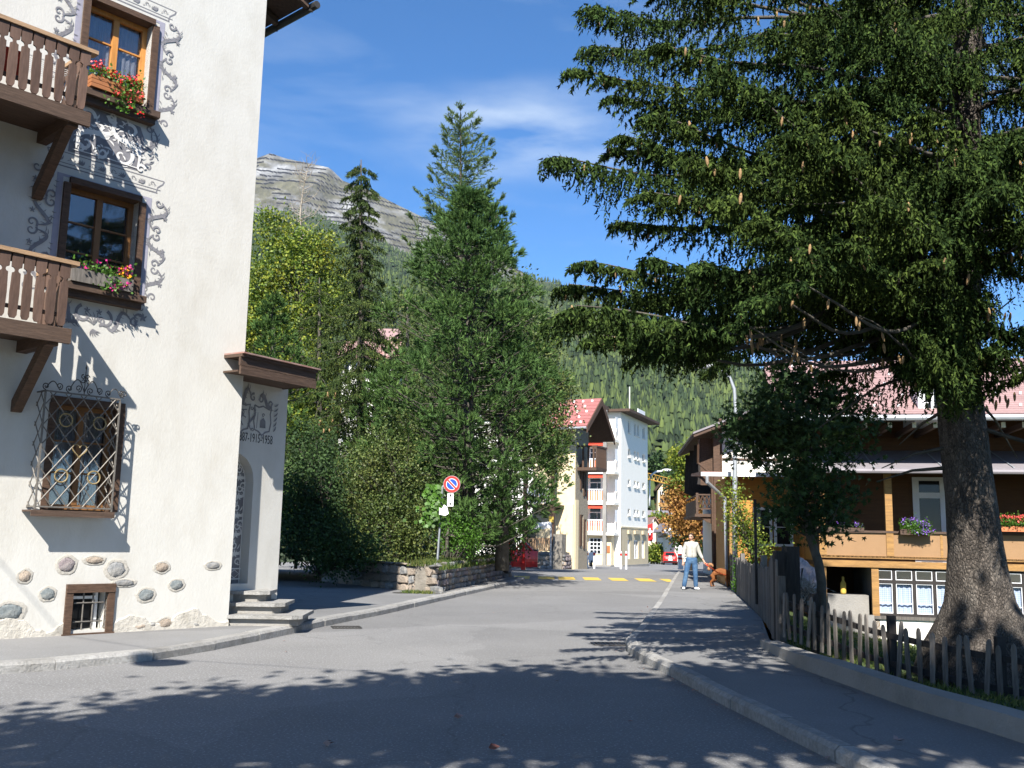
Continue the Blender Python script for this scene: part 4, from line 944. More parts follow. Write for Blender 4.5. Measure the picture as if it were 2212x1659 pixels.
def check_mat():
    m=bpy.data.materials.new('blue_check_curtain'); m.use_nodes=True; N=m.node_tree.nodes; K=m.node_tree.links; b=N['Principled BSDF']; b.inputs['Roughness'].default_value=.9
    tc=N.new('ShaderNodeTexCoord'); sx=N.new('ShaderNodeSeparateXYZ'); K.new(tc.outputs['Object'],sx.inputs[0]); outs=[]
    for ax in ('X','Z'):
        mo=N.new('ShaderNodeMath'); mo.operation='MODULO'; mo.inputs[1].default_value=.05; K.new(sx.outputs[ax],mo.inputs[0])
        ab=N.new('ShaderNodeMath'); ab.operation='ABSOLUTE'; K.new(mo.outputs[0],ab.inputs[0])
        gt=N.new('ShaderNodeMath'); gt.operation='LESS_THAN'; gt.inputs[1].default_value=.016; K.new(ab.outputs[0],gt.inputs[0]); outs.append(gt)
    ad=N.new('ShaderNodeMath'); K.new(outs[0].outputs[0],ad.inputs[0]); K.new(outs[1].outputs[0],ad.inputs[1]); ml=N.new('ShaderNodeMath'); ml.operation='MULTIPLY'; ml.inputs[1].default_value=.5; K.new(ad.outputs[0],ml.inputs[0])
    mx=N.new('ShaderNodeMixRGB'); mx.inputs['Color1'].default_value=(.36,.42,.52,1); mx.inputs['Color2'].default_value=(.19,.25,.38,1); K.new(ml.outputs[0],mx.inputs['Fac']); K.new(mx.outputs[0],b.inputs['Base Color']); return m
M['check']=check_mat()
M['chkcol']=M['white']
strip_windows(pw_+.02,pw_+.02+5*(xs[1]-xs[0]),5,'dark framed strip of windows with blue checked curtains, left of the big trunk')
obj('post',MB().box(OP(2158,1280)[0]-.07,OP(2158,1280)[0]+.07,-.07,.05,zwin0-.05,zb0-.003),'black_wood',oc)
strip_windows(OP(2164,1280)[0]+.03,OP(2164,1280)[0]+.03+4*(xs[1]-xs[0]),4,'dark framed strip of windows right of the big trunk')
obj('sill',MB().box(pw_-.0,XR,-.12,.06,zwin0-.08,zwin0-.001),'grey_wood',oc)
# veranda parapet boards
xp=[OP(x,1175)[0] for x in (1785,1920,2018,2110,2212)]; dxp=1.75
x=-.05; k=0
edges=[OP(1785,1175)[0],OP(1922,1175)[0],OP(2002,1175)[0]+.0]
edges=[-.0,1.72,3.0,4.3,5.6,6.9,8.2,9.5,XR]
for a,b in zip(edges[:-1],edges[1:]): obj('parapet_board',MB().box(a+.012,b-.012,-.04,-.01,zpar0+.02,zpar1-.03),'panel',oc)
for a in edges[1:-1]: obj('batten',MB().box(a-.03,a+.03,-.055,-.041,zpar0+.02,zpar1-.03),'obeam',oc)
obj('parapet_rail',MB().box(-.05,XR,-.09,.07,zpar1-.028,zpar1+.03),'dwoodh',oc)
obj('parapet_rail',MB().box(-.05,XR,-.07,.05,zpar0-.03,zpar0+.018),'dwoodh',oc)
for a in (0.02,1.72,): obj('post',MB().box(a-.09,a+.09,-.08,.08,zb0+.3,zpr+.15),'obeam',oc)
for a in (6.9,XR-.1): obj('post',MB().box(a-.09,a+.09,-.08,.08,zb0+.3,zpr+.15),'dwood',oc)
# pent roof over the veranda
obj('pent_roof',MB().prism([(-.55,zpr+.02),(-.55,zpr+.10),(1.8,zpr+.75),(1.8,zpr+.66)],-.3,XR+.2,'x'),'zinc',oc)
obj('gutter',MB().tube([(-.35,-.60,zpr+.0),(XR+.2,-.60,zpr+.0)],.065,8),'zinc',oc)
for i in range(6): obj('sheet_seam',MB().prism([(-.56,zpr+.105),(-.56,zpr+.125),(1.79,zpr+.775),(1.79,zpr+.755)],1.3+i*1.7,1.33+i*1.7,'x'),'galv',oc)
# upper wall of horizontal planks, set back under the eaves
YU=1.85; zU0=zb0+.12; zU1=OP(1921,915,.3)[1]+.5
_,zUt=OP(1960,925,-1.8)
dx0=OP(1972,1090,-YU)[0]; dx1=OP(2045,1090,-YU)[0]; dz1=OP(2000,1031,-YU)[1]
holes=[(dx0,dx1,zU0+.02,dz1)]
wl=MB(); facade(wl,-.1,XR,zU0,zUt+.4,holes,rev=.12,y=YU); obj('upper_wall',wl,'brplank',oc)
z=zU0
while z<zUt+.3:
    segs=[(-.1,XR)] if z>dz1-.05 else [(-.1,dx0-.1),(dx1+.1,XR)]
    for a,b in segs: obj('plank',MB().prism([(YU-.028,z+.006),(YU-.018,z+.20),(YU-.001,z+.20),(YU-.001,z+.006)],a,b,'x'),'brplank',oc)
    z+=.205
dr=MB(); dr.box(dx0,dx1,YU-.03,YU+.05,dz1-.10,dz1).box(dx0,dx0+.17,YU-.03,YU+.05,zU0,dz1-.101).box(dx1-.17,dx1,YU-.03,YU+.05,zU0,dz1-.101)
zt0=OP(2000,1064,-YU)[1]
dr.box(dx0+.171,dx1-.171,YU-.025,YU+.05,zt0-.16,zt0-.0).box(dx0+.171,dx1-.171,YU-.02,YU+.05,zU0,zU0+.3)
do=obj('door',dr,'whitepaint',oc,'white framed glazed veranda door with a transom light'); obj('pane',MB().box(dx0+.17,dx1-.17,YU+.01,YU+.02,zU0+.3,zt0-.16),'glass',do); obj('pane',MB().box(dx0+.17,dx1-.17,YU+.012,YU+.022,zt0,dz1-.1),'glass',do)
# carved valance, rafter ends under the eaves
vx=-.1; v=MB()
while vx<XR-.2: v.prism([(vx,zprt+.3),(vx,zprt+.19),(vx+.05,zprt+.13),(vx+.10,zprt+.19),(vx+.10,zprt+.3)],YU-.06,YU-.035,'y'); vx+=.115
obj('carved_valance',v,'dwood',oc)
_,zg=OP(1921,912,.9)
_,zrt=OP(1940,775,-3.6)
obj('roof',MB().prism([(-.95,zg+.10),(-.95,zg+.2),(4.6,zrt+.12),(9.6,zg+.2),(9.6,zg+.1),(4.6,zrt)],-1.2,XR+1.,'x'),'shingle',oc,'pink brown shingled main roof')
n=26
sh=MB().box(-1.25,XR+1.05,-.008,.24,0,.022).mesh('shingle_course'); sh.materials.append(M['shingle'])
sl=atan2(zrt-zg-.08,5.55); Ls=sqrt((zrt-zg-.08)**2+5.55**2); n=int(Ls/.2)
for i in range(n):
    t=i/n; o=bpy.data.objects.new('shingle_course',sh); COL.objects.link(o); o.parent=oc; o.location=(0,-.95+5.55*t,zg+.205+(zrt-zg-.08)*t); o.rotation_euler=(sl-.05,0,0)
sg=MB().box(-.03,.03,-.02,.02,0,.07).mesh('snow_guard'); sg.materials.append(M['whitepaint'])
for r in range(5):
    for c in range(22):
        t=.1+.19*r; o=bpy.data.objects.new('snow_guard',sg); COL.objects.link(o); o.parent=oc; o.location=(-1+.6*c+.3*(r%2),-.95+5.55*t,zg+.235+(zrt-zg-.08)*t)
obj('gutter',MB().tube([(-1.25,-1.03,zg+.10),(XR+1,-1.03,zg+.10)],.08,8),'galv',oc)
for x in [OP(q,930,.5)[0] for q in (1865,1918,1970,2015,2120,2160,2205)]+[8,9,10]: obj('rafter',MB().box(x-.05,x+.05,-.84,YU,zg-.14,zg-.0),'dwoodh',oc); obj('sunlit_rafter_end',MB().box(x-.05,x+.05,-.86,-.842,zg-.14,zg-.0),'cream',oc)  # pale caps paint the sunlight on the rafter tips
obj('soffit',MB().prism([(-.93,zg+.07),(-.93,zg+.095),(YU+.2,zg+.98),(YU+.2,zg+.955)],-1.15,XR+.9,'x'),'brplank',oc)
# gable wall, left side
obj('gable_wall',MB().prism([(YU+.01,0),(9.5,0),(9.5,zg+.2),(4.6,zrt-.1),(YU+.01,zg+.6)],-.1,.05,'x'),'oplank',oc)
# dormer
dxa,_=OP(1992,870,.5); dxb,_=OP(2034,870,.5); _,dza=OP(2016,905,.5); _,dzb=OP(2016,838,.5)
yd=-.5
dm=obj('dormer',MB().prism([(dxa-.1,dza),(dxb+.1,dza),(dxb+.1,dzb+.05),((dxa+dxb)/2,dzb+.25),(dxa-.1,dzb+.05)],yd,yd+2.6,'y'),'whitepaint',oc,'white dormer window on the pink roof')
window(oc,dxa,dxb,dza+.03,dzb,y=yd-.07,fw=.06,mid=1,bars=1)
# flower boxes on the parapet
def flower_box(name,label,loc,rz,w,h,d,boxm,leafm,petal,n,spread,trail=0,group=None,petal2=None):
    t=thing(name,label,'flower box',loc,rz,group)
    b=MB().box(-w/2,w/2,-d/2,d/2,0,h); 
    if boxm=='boxwood':
        b=MB()
        for k in range(3): b.box(-w/2,w/2,-d/2,-d/2+.02,h*k/3+.004,h*(k+1)/3-.004).box(-w/2,w/2,d/2-.02,d/2,h*k/3+.004,h*(k+1)/3-.004).box(-w/2,-w/2+.02,-d/2+.021,d/2-.021,h*k/3+.004,h*(k+1)/3-.004).box(w/2-.02,w/2,-d/2+.021,d/2-.021,h*k/3+.004,h*(k+1)/3-.004)
        b.box(-w/2+.025,w/2-.025,-d/2+.025,d/2-.025,.01,h-.03)
    obj('box',b,boxm,t)
    P=np.stack([rng.uniform(-w/2,w/2,n*3),rng.normal(0,d*.45,n*3)-.02,h+np.abs(rng.normal(0,spread*.55,n*3))],1)
    if trail: k=n; Q=np.stack([rng.normal(w*.12,w*.16,k),-d/2-np.abs(rng.normal(0,.05,k)),h-rng.uniform(0,trail,k)],1); P=np.vstack([P,Q])
    V,F=dia_leaves(P,rng.normal(size=P.shape)+np.array([0,-.4,.3]),rng.uniform(.035,.07,len(P)),.04); link('leaves',np_mesh('leaves',V,F),leafm,t)
    for (pm,nn) in [(petal,n)]+([(petal2,n//2)] if petal2 else []):
        V=[];F=[];o=0
        for _ in range(nn//6+2):
            c=np.array([random.uniform(-w/2,w/2),random.gauss(-.03,d*.35),h+spread*random.uniform(.35,1.25)])
            if trail and random.random()<.3: c=np.array([random.gauss(w*.15,w*.15),-d/2-.05,h-random.uniform(0,trail)])
            Pq=c+rng.normal(size=(9,3))*.022; v,f=dia_leaves(Pq,rng.normal(size=(9,3)),.035,.034); V.append(v);F.append(f+o);o+=len(v)
        link('blossoms',np_mesh('blossoms',np.vstack(V),np.vstack(F)),pm,t)
    return t
def OW(x,y,out,dz=0):
    a,z=OP(x,y,out); return Vector((O0.x,O0.y,0))+_d0*a+_n0*out+Vector((0,0,z+OZ+dz))
q=OW(1977,1152,.0); 
flower_box('flower_box','flower box of purple petunias hanging on the veranda parapet, left of the trunk',OW(1978,1153,.2,-.03),OA,.78,.14,.18,'dwoodh','leafg','purple',260,.22,.12,'veranda flower boxes')
flower_box('flower_box','small pink and purple flowers on the veranda parapet behind the maple leaves',OW(1815,1149,.02,.02),OA,1.2,.1,.16,'dwoodh','leafd','purple',90,.12,0,'veranda flower boxes')
flower_box('flower_box','terracotta flower box packed with salmon red geraniums, right of the trunk',OW(2196,1147,.2,-.02),OA,1.3,.14,.2,'terracotta','leafg','pinkpetal',900,.22,0,'veranda flower boxes')
# things under the veranda
def OL(a,out,z): return Vector((O0.x,O0.y,0))+_d0*a+_n0*out+Vector((0,0,z+OZ))
bt=thing('spray_bottle','yellow bottle standing in the dark opening under the veranda','bottle',OL(OP(1821,1250,-.6)[0],-.6,OP(1821,1256,-.6)[1]-.33))
obj('body',MB().lathe([(.07,0),(.075,.05),(.075,.28),(.03,.36),(.03,.40)],12),'yellow',bt,smooth=True); obj('cap',MB().lathe([(.035,.401),(.035,.45),(.01,.46)],10),'yellow',bt)
zt_=OP(1821,1262,-.6)[1]-.33
obj('storage_shelf',MB().box(.15,1.2,.35,1.4,0,OP(1821,1256,-.6)[1]-.34),'concrete',oc)
stp=thing('garden_steps','worn concrete steps below the dark opening of the orange chalet','steps',OL(.6,.3,0),OA)
for k in range(4): obj('step',MB().box(-.75,.7-.08*k,-.9+.28*k,.6,-.3+.18*k,-.12+.18*k-.004),'concrete',stp,bevel=.015)
obj('pier',MB().box(.42,.60,-.25,-.05,-.3,.95),'concrete',stp)
# plastic-covered pile left of the steps
pt=MB(); k=22; V=[];
c0=at(1722,1262,22.5)
for j in range(k+1):
    for i in range(k+1):
        u=i/k*2-1;v=j/k*2-1; r=max(abs(u),abs(v)); V.append((u*.62,v*.5,.62*(1-r**2.5)+.05*math.sin(9*u+4*v)*(1-r)+random.uniform(-.035,.035)))
pt.add(V,[(j*(k+1)+i,j*(k+1)+i+1,(j+1)*(k+1)+i+1,(j+1)*(k+1)+i) for j in range(k) for i in range(k)])
tag(obj('covered_pile',pt,'plastic',loc=(c0.x-.1,c0.y,c0.z-.05)),'heap wrapped in crumpled clear plastic sheeting behind the fence','pile')
# ================================================================ ORANGE ANNEX and TIMBER CHALET
AN0=at(1573,1200,34); AZ=-.9
an=thing('orange_annex','low annex of bright orange planks with white windows beside the street','annex',(AN0.x,AN0.y,AZ),radians(-6))
def PP(org,ang,zz):
    n=Vector((sin(ang),-cos(ang),0)); d=Vector((cos(ang),sin(ang),0))
    def f(x,y,out=0.):
        P0=Vector((org.x,org.y,0))+n*out; v=ray(x,y); t=((P0-Vector((0,0,1.6))).dot(n))/v.dot(n); Q=Vector((0,0,1.6))+v*t; return (Q-P0).dot(d),Q.z-zz
    return f
AP=PP(AN0,radians(-6),AZ)
wx0,wz0=AP(1628,1180); wx1,wz1=AP(1712,1097); axr=AP(1800,1100)[0]+1.2; _,atop=AP(1640,1030)
w=MB(); facade(w,0,axr,-.3,atop,[(wx0,wx1,wz0,wz1)],rev=.12); body(w,0,axr,0,4,-.3,atop); obj('wall',w,'oplank',an)
z=-.3
while z<atop-.1:
    segs=[(0.1,axr)] if (z>wz1 or z+.19<wz0) else [(.1,wx0-.09),(wx1+.09,axr)]
    for a,b in segs: obj('plank',MB().prism([(-.03,z+.006),(-.018,z+.19),(-.001,z+.19),(-.001,z+.006)],a,b,'x'),'oplank',an)
    z+=.196
obj('corner_post',MB().box(-.08,.16,-.06,.15,-.3,atop),'obeam',an)
window(an,wx0,(wx0+wx1)/2-.03,wz0,wz1,y=-.02,fw=.09,mid=0,bars=1,gm='glass',curtain=False); window(an,(wx0+wx1)/2+.03,wx1,wz0,wz1,y=-.02,fw=.09,mid=0,bars=1)
obj('roof',MB().prism([(-.8,atop-.02),(-.8,atop+.10),(4.2,atop+.35),(4.2,atop+.25)],-.9,axr+.3,'x'),'rustroof',an,'low rust stained sheet roof')
obj('fascia',MB().box(-.95,axr+.3,-.83,-.805,atop-.05,atop+.08),'whitepaint',an)
obj('downpipe',MB().tube([(-.75,-.78,atop-.05),(-.75,-.78,atop-.25),(-.1,-.15,atop-.75),(-.05,-.12,-.2)],.06,8),'galv',an)
for yy in (1.5,): pass
# timber chalet behind: white upper walls, dark carved gable
TC0=at(1556,1215,41); TZ=-.9; TA=radians(-6)
tc=thing('timber_chalet','old white and dark brown chalet with carved gable screen and small balcony','house',(TC0.x,TC0.y,TZ),TA)
TP=PP(TC0,TA,TZ)
txr=TP(1800,1000)[0]+2; _,tz1=TP(1600,905)
ez=TP(1500,942,.0)[1]; e0=TP(1500,942,.6)
wa,wb=TP(1560,960),TP(1585,930)
holes=[]
def hole(x0,y0,x1,y1): a,zb=TP(x0,y1); b,zt_=TP(x1,y0); return (a,b,zb,zt_)
hw_=[hole(1572,938,1594,962),hole(1640,930,1676,972),hole(1630,985,1668,1012)]
w=MB(); facade(w,0,txr,-.3,tz1-.1,hw_,rev=.15); body(w,0,txr,0,8,-.3,tz1-.1); obj('wall',w,'white',tc)
for h in hw_: window(tc,h[0],h[1],h[2],h[3],y=.05,fw=.09,mid=1 if h[1]-h[0]>.5 else 0)
obj('frame_timber',MB().box(-.28,-.02,-.5,.5,-.3,ez),'dwood',tc); obj('frame_timber',MB().box(-.02,.12,-.06,-.002,-.3,tz1),'dwood',tc)
for (a,b) in ((990,994),(925,930)): _,za=TP(1600,b); _,zb=TP(1600,a); obj('frame_timber',MB().box(.13,txr,-.05,-.003,za,zb),'dwoodh',tc)
# roof: slope rising from the street side eave to the right
rx0,rz0=TP(1497,940,.8); rx1,rz1=TP(1592,903,.8)
s_=(rz1-rz0)/(rx1-rx0); xr_=rx1+1.6; txr2=xr_+7
obj('roof',MB().prism([(rx0,rz0-.12),(rx0,rz0),(xr_,rz0+(xr_-rx0)*s_),(xr_+8,rz0-.3),(xr_+8,rz0-.45),(xr_,rz0+(xr_-rx0)*s_-.14)],-1.2,8.6,'y'),'dwoodh',tc,'brown gabled roof of the old chalet')
obj('roof_edge',MB().prism([(rx0-.03,rz0+.003),(rx0-.03,rz0+.08),(xr_,rz0+(xr_-rx0)*s_+.09),(xr_,rz0+(xr_-rx0)*s_+.01)],-1.25,8.6,'y'),'zinc',tc)
obj('gable_wall',MB().prism([(0,tz1-.1),(txr,tz1-.1),(txr,tz1+.0),(xr_,rz0+(xr_-rx0)*s_-.15),(0,rz0+(0-rx0)*s_-.15)],.0,.2,'y'),'white',tc)
# carved screen hanging under the street side eave
bx,bz=TP(1503,1050,.0); 
scr=MB().prism([(0,rz0-.1),(0,TP(1540,1065)[1]),(-.25,TP(1540,1060)[1]),(-.5,TP(1520,1048)[1]),(-.9,TP(1510,1046)[1]),(rx0+.25,TP(1505,1035)[1]),(rx0+.3,rz0-.1)],-.03,.03,'y'); obj('gable_screen',scr,'black_wood',tc,'dark carved timber gable screen')
for i in range(8):
    xx=rx0+.35+i*(-.3-rx0)/8; obj('screen_board',MB().box(xx,xx+.1,-.06,-.031,TP(1510,1048)[1],rz0-.05),'dwood',tc)
for yy in (2.5,5.2,7.8):
    obj('gable_screen',MB().prism([(0,rz0-.1),(0,TP(1540,1065)[1]),(-.9,TP(1510,1046)[1]),(rx0+.3,rz0-.1)],yy-.03,yy+.03,'y'),'black_wood',tc)
# balcony
ba,bzb=TP(1505,1110); bb,bzt=TP(1543,1068)
bl=obj('balcony',MB().box(ba-.1,0,-.3,6.5,bzb-.12,bzb).box(ba-.0,0,-.27,-.2,bzt-.06,bzt).box(ba-.05,ba+.05,-.3,-.18,bzb,bzt+.04).box(ba,ba+.06,-.2,6.4,bzt-.06,bzt).box(ba,ba+.05,-.2,6.4,bzb,bzt-.2),'dwoodh',tc,'small dark balcony with fretwork rail')
fw_=MB(); nn=5
for i in range(nn):
    a=ba+.06+(-ba-.1)*i/nn; b=a+(-ba-.1)/nn; zm=(bzb+bzt)/2
    fw_.tube([(a,-.24,bzb+.25),(b,-.24,bzt-.06)],.028,4).tube([(b,-.235,bzb+.25),(a,-.235,bzt-.06)],.028,4)
fw_.box(ba,0,-.26,-.22,bzb+.18,bzb+.24)
obj('fretwork',fw_,'dwood',bl)
obj('bracket',MB().prism([(0,bzb-.12),(ba+.1,bzb-.12),(ba+.35,bzb-.3),(-.3,bzb-.42),(-.12,bzb-1.0),(0,bzb-1.1)],-.22,-.1,'y'),'dwood',bl)
obj('ground_floor_door',MB().box(.3,1.2,-.04,-.004,-.3,2.2),'zinc',tc)
# downpipe on the white wall
obj('downpipe',MB().tube([(rx0+.2,-.9,rz0-.15),(-.9,-.5,rz0-1.1),(-.35,-.55,rz0-1.6),(-.32,-.55,0)],.055,8),'dwood',tc)
# ================================================================ GARDEN WALL of fieldstones
random.seed(31)
gw=thing('stone_wall','low fieldstone garden wall below the big stone pine along the left pavement','stone wall',(0,0,0))
Awl=(-1.93,26.5); Bwl=(.05,38.6)
stones_wall(gw,Awl,Bwl,lambda t:.1-.02*t,.80,['stonew','stone','stone','stonep'],side=1,proud=.07,length=(.22,.42),course=(.13,.2),limit=290)
obj('mortar_core',MB().prism([(Awl[0],Awl[1]),(Bwl[0],Bwl[1]),(Bwl[0]-.5,Bwl[1]+.1),(Awl[0]-.5,Awl[1]+.1)],.0,.84,'z'),'mortar',gw)
gw2=thing('stone_wall','rough boulder end of the garden wall, left of the sign post and in the shade','stone wall',(0,0,0))
A2=(-5.8,31.5);B2=(-1.98,26.45)
obj('mortar_core',MB().prism([A2,B2,(B2[0]+.1,B2[1]+.4),(A2[0]+.1,A2[1]+.4)],.0,.78,'z'),'mortar',gw2)
stones_wall(gw2,A2,B2,.1,.76,['stonew','stonew','stone'],side=1,proud=.08,length=(.3,.7),course=(.2,.32))
# raised garden ground behind the walls
def build_left_ground():
    V=[];F=[]; nx=26; yv=np.arange(26.6,75,1.3)
    for y in yv:
        if y<31.5: xl=-1.98-(y-26.45)*.75 -.1
        else: xl=-40
        xr=min(-1.98+(y-26.5)*.164,.0)-.2 if y<38.6 else .0-.3*min(1,(y-38.6))-3*max(0,(y-40)/3 if y<43 else 1)
        xl=min(xl,xr-.1)
        if y>43: xr=-24 if y<60 else -24
        for i in range(nx+1):
            x=xr+(xl-xr)*(i/nx)**1.3; V.append((x,y,.80+.10*max(0,-x-3)*min(1,(y-27)/8)+.05*math.sin(x*2+y)))
        if y>43: 
            for i in range(nx+1): pass
    for j in range(len(yv)-1):
        for i in range(nx): a=j*(nx+1)+i; F.append((a,a+nx+1,a+nx+2,a+1))
    link('garden_bank',np_mesh('garden_bank',np.array(V),np.array(F)),'lawn',kind='structure')
build_left_ground()
gp=[]
for _ in range(2600):
    t=random.random(); s=random.uniform(-.6,.10); x=Awl[0]+(Bwl[0]-Awl[0])*t+s; y=Awl[1]+(Bwl[1]-Awl[1])*t; gp.append((x,y,.80-(.1 if s>0 else 0)))
grass('grass_tufts',gp,.20,n=4)
gp=[]
for _ in range(160): gp.append((random.uniform(-2.7,-1.95),26.4+random.uniform(-.4,.1)+0,.12))
grass('weeds',gp,.10,m='grass',n=3,spread=.05)
# ================================================================ STREET SIGNS
def tube_thing(name,label,cat,path,r,m,group=None,seg=8):
    t=thing(name,label,cat,path[0],0,group); obj('pole',MB().tube([Vector(p)-Vector(path[0]) for p in path],r,seg),m,t,smooth=True); return t
base=gnd(943,1276,.12); Yp=base.y
top=at(956,1052,Yp-.25)
ns=tube_thing('no_parking_sign','round red and blue no parking sign on a leaning grey pole wrapped in bindweed','sign',[base,at(946,1200,Yp-.08),at(951,1120,Yp-.15),top,at(963,1045,Yp-.28)],.034,'galv')
cs=at(976,1046,Yp-.35)-base
def disc(parent,c,r,y0=0.,sc=1,name='sign_face'):
    """no-parking face looking towards -y"""
    R=Matrix.Rotation(pi/2,4,'X')
    def ring(ra,rb,y,m,nm):
        mb=MB(); k=32; V=[(c.x+rb*cos(2*pi*i/k),c.y+y,c.z+rb*sin(2*pi*i/k)) for i in range(k)]
        if ra>0: V+=[(c.x+ra*cos(2*pi*i/k),c.y+y,c.z+ra*sin(2*pi*i/k)) for i in range(k)]; mb.add(V,[(i,(i+1)%k,(i+1)%k+k,i+k) for i in range(k)])
        else: mb.add(V,[tuple(range(k))])
        return obj(nm,mb,m,parent)
    b=MB(); k=32; V=[(c.x+r*cos(2*pi*i/k),c.y+y_,c.z+r*sin(2*pi*i/k)) for y_ in (0,.02) for i in range(k)]; b.add(V,[tuple(range(k)),tuple(reversed(range(k,2*k)))]+[(i,i+k,(i+1)%k+k,(i+1)%k) for i in range(k)])
    obj('sign_plate',b,'stonep' if r>.2 else 'galv',parent)
    ring(0,r*.93,-.003,'signred','red_face'); ring(0,r*.66,-.006,'whitepaint','white_ring'); ring(0,r*.60,-.009,'signblue','blue_field')
    a=radians(-45); w=r*.10; l=r*.68
    def bar(w,l,y,m): 
        q=[(-l,-w),(l,-w),(l,w),(-l,w)]; obj('slash',MB().add([(c.x+x*cos(a)-z*sin(a),c.y+y,c.z+x*sin(a)+z*cos(a)) for x,z in q],[(0,1,2,3)]),m,parent)
    bar(w*1.5,l*.93,-.012,'whitepaint'); bar(w,l,-.015,'signred')
disc(ns,cs,.235)
pc=at(973,1078,Yp-.35)-base
obj('plate',MB().box(pc.x-.085,pc.x+.085,pc.y,pc.y+.012,pc.z-.20,pc.z+.15),'whitepaint',ns,bevel=.004)
ar=MB()
for s in (1,-1): z=pc.z-.015; ar.add([(pc.x-.009,pc.y-.003,z+s*.02),(pc.x+.009,pc.y-.003,z+s*.02),(pc.x+.009,pc.y-.003,z+s*.10),(pc.x-.009,pc.y-.003,z+s*.10)],[(0,1,2,3)]); ar.add([(pc.x-.035,pc.y-.0035,z+s*.095),(pc.x+.035,pc.y-.0035,z+s*.095),(pc.x,pc.y-.0035,z+s*.165)],[(0,1,2)])
obj('double_arrow',ar,'black',ns)
# white torn plate behind the vines
wp=thing('white_plate','small white plate half hidden by bindweed leaves on the leaning sign pole','sign',at(960,1102,Yp-.42))
obj('plate',MB().prism([(-.14,-.12),(.03,-.15),(.12,-.09),(.07,.09),(-.01,.15),(-.07,.04),(-.14,.07)],-.01,.0,'y'),'whitepaint',wp)
# arrow sign at the side street
sb=gnd(1189,1222,0)
asg=thing('direction_sign','white arrow shaped direction sign on a thin post in front of the red roofed chalet','sign',sb)
zt_=(at(1189,1130,sb.y)-sb).z
obj('pole',MB().tube([(0,0,0),(0,0,zt_+.05)],.05,8),'galv',asg)
a0=at(1149,1137,sb.y)-sb; a1=at(1189,1134,sb.y)-sb; h=.2
obj('arrow_plate',MB().prism([(a0.x,a0.z),(a0.x+.25,a0.z+h),(a1.x,a1.z+h),(a1.x,a1.z-h+.03),(a0.x+.25,a0.z-h)],-.1,-.07,'y'),'whitepaint',asg)
text('lettering','St. Josefshaus',.22,'black',asg,(a0.x+.27,-.104,a0.z-.07),xs=.62)
obj('yellow_cap',MB().box(-.14,.14,-.08,.08,zt_+.051,zt_+.38),'yellow',asg)
# far no parking sign by the board fence
fb=at(1524,1215,50); fs=tube_thing('no_parking_sign','small shaded no parking sign beside the dark chalet, in front of the autumn maple','sign',[(fb.x,50,.05),(fb.x,50,at(1524,1135,50).z)],.035,'galv')
disc(fs,at(1522,1149,49.9)-Vector((fb.x,50,.05)),.18)
obj('plate',MB().box(-.13,.13,-.06,-.045,at(1522,1170,50).z-.05-.2,at(1522,1165,50).z-.05),'whitepaint',fs)
# ================================================================ STREET LAMPS
lb=at(1587,1195,31); lb.z=.0
def lp(x,y,Y=31): return at(x,y,Y)
path=[(lb.x,31,0),lp(1587,1100),lp(1588,1000),lp(1589,880),lp(1586,840),lp(1576,815),lp(1560,800),lp(1543,794.5),lp(1528,792)]
sl_=tube_thing('street_lamp','tall pale street lamp with a curved arm rising behind the board fence on the right','street lamp',path,[.085,.08,.075,.06,.055,.05,.05,.045,.045],'galv')
h0=lp(1516,790)-Vector(path[0]); obj('lamp_head',MB().blob((0,0,0),(.42,.13,.09),10,6),'whitepaint',sl_,loc=h0,smooth=True)
def l2(x,y,Y=98): return at(x,y,Y)
path=[l2(1399,1095),l2(1403,1092),l2(1403,1040),l2(1407,1026),l2(1417,1019),l2(1432,1017)]
s2=tube_thing('street_lamp','curved street lamp fixed to the right edge of the white hotel','street lamp',path,.09,'whitepaint')
obj('lamp_head',MB().blob((0,0,0),(.50,.16,.13),10,6),'whitepaint',s2,loc=l2(1441,1015.5)-Vector(path[0]),smooth=True)
obj('bracket',MB().box(-.3,.25,-.06,.06,-.05,.05),'galv',s2,loc=l2(1401,1053)-Vector(path[0]))
# hanging lamp over the street (above the camera, its shadow falls by the left kerb)
hl=thing('hanging_street_lamp','street lamp hung on a cable, casting a small round shadow by the left kerb','street lamp',(-5.25,4.0,8.0))
obj('housing',MB().lathe([(.02,.25),(.10,.2),(.14,.08),(.34,.0),(.30,-.06),(.02,-.08)],16),'galv',hl); obj('cable',MB().tube([(-8,5,1.3),(0,0,.3),(9,-4,1.6)],.012,4),'iron',hl)
# ================================================================ RED SNOW PLOUGH
pb=gnd(1130,1231,0); 
sp_=thing('snow_plough','red V shaped snow plough blade parked at the end of the stone wall','snow plough',pb,radians(-8))
def blade(s,l,z0,z1):
    mb=MB(); n=7; F=[]
    prof=[( .10*math.sin(pi*j/6)*-1, z0+(z1-z0)*j/6) for j in range(7)]
    V=[]
    for e,(x,y) in enumerate(((0,0),(s*l,1.0))):
        for dy,z in prof: V.append((x,y+dy*1.5,z*(1.0 if e else 1.06)))
    for e,(x,y) in enumerate(((0,0),(s*l,1.0))):
        for dy,z in prof: V.append((x,y+dy*1.5+.06,z*(1.0 if e else 1.06)))
    for j in range(6): F.append((j,j+7,j+8,j+1) if s>0 else (j,j+1,j+8,j+7)); F.append((14+j,14+j+1,14+j+8,14+j+7))
    F+=[(6,13,27,20),(0,14,21,7)]+[(7+j,21+j,22+j,8+j) for j in range(6)]
    return mb.add(V,F)
ppm=2150/pb.y
obj('blade',blade(1,.62*1.0,.12,.92),'red',sp_); obj('blade',blade(-1,.80,.12,.95),'red',sp_)
obj('nose_rib',MB().prism([(-.10,.0),(.12,.0),(.07,1.45),(-.02,1.5)],-.13,.05,'y'),'red',sp_)
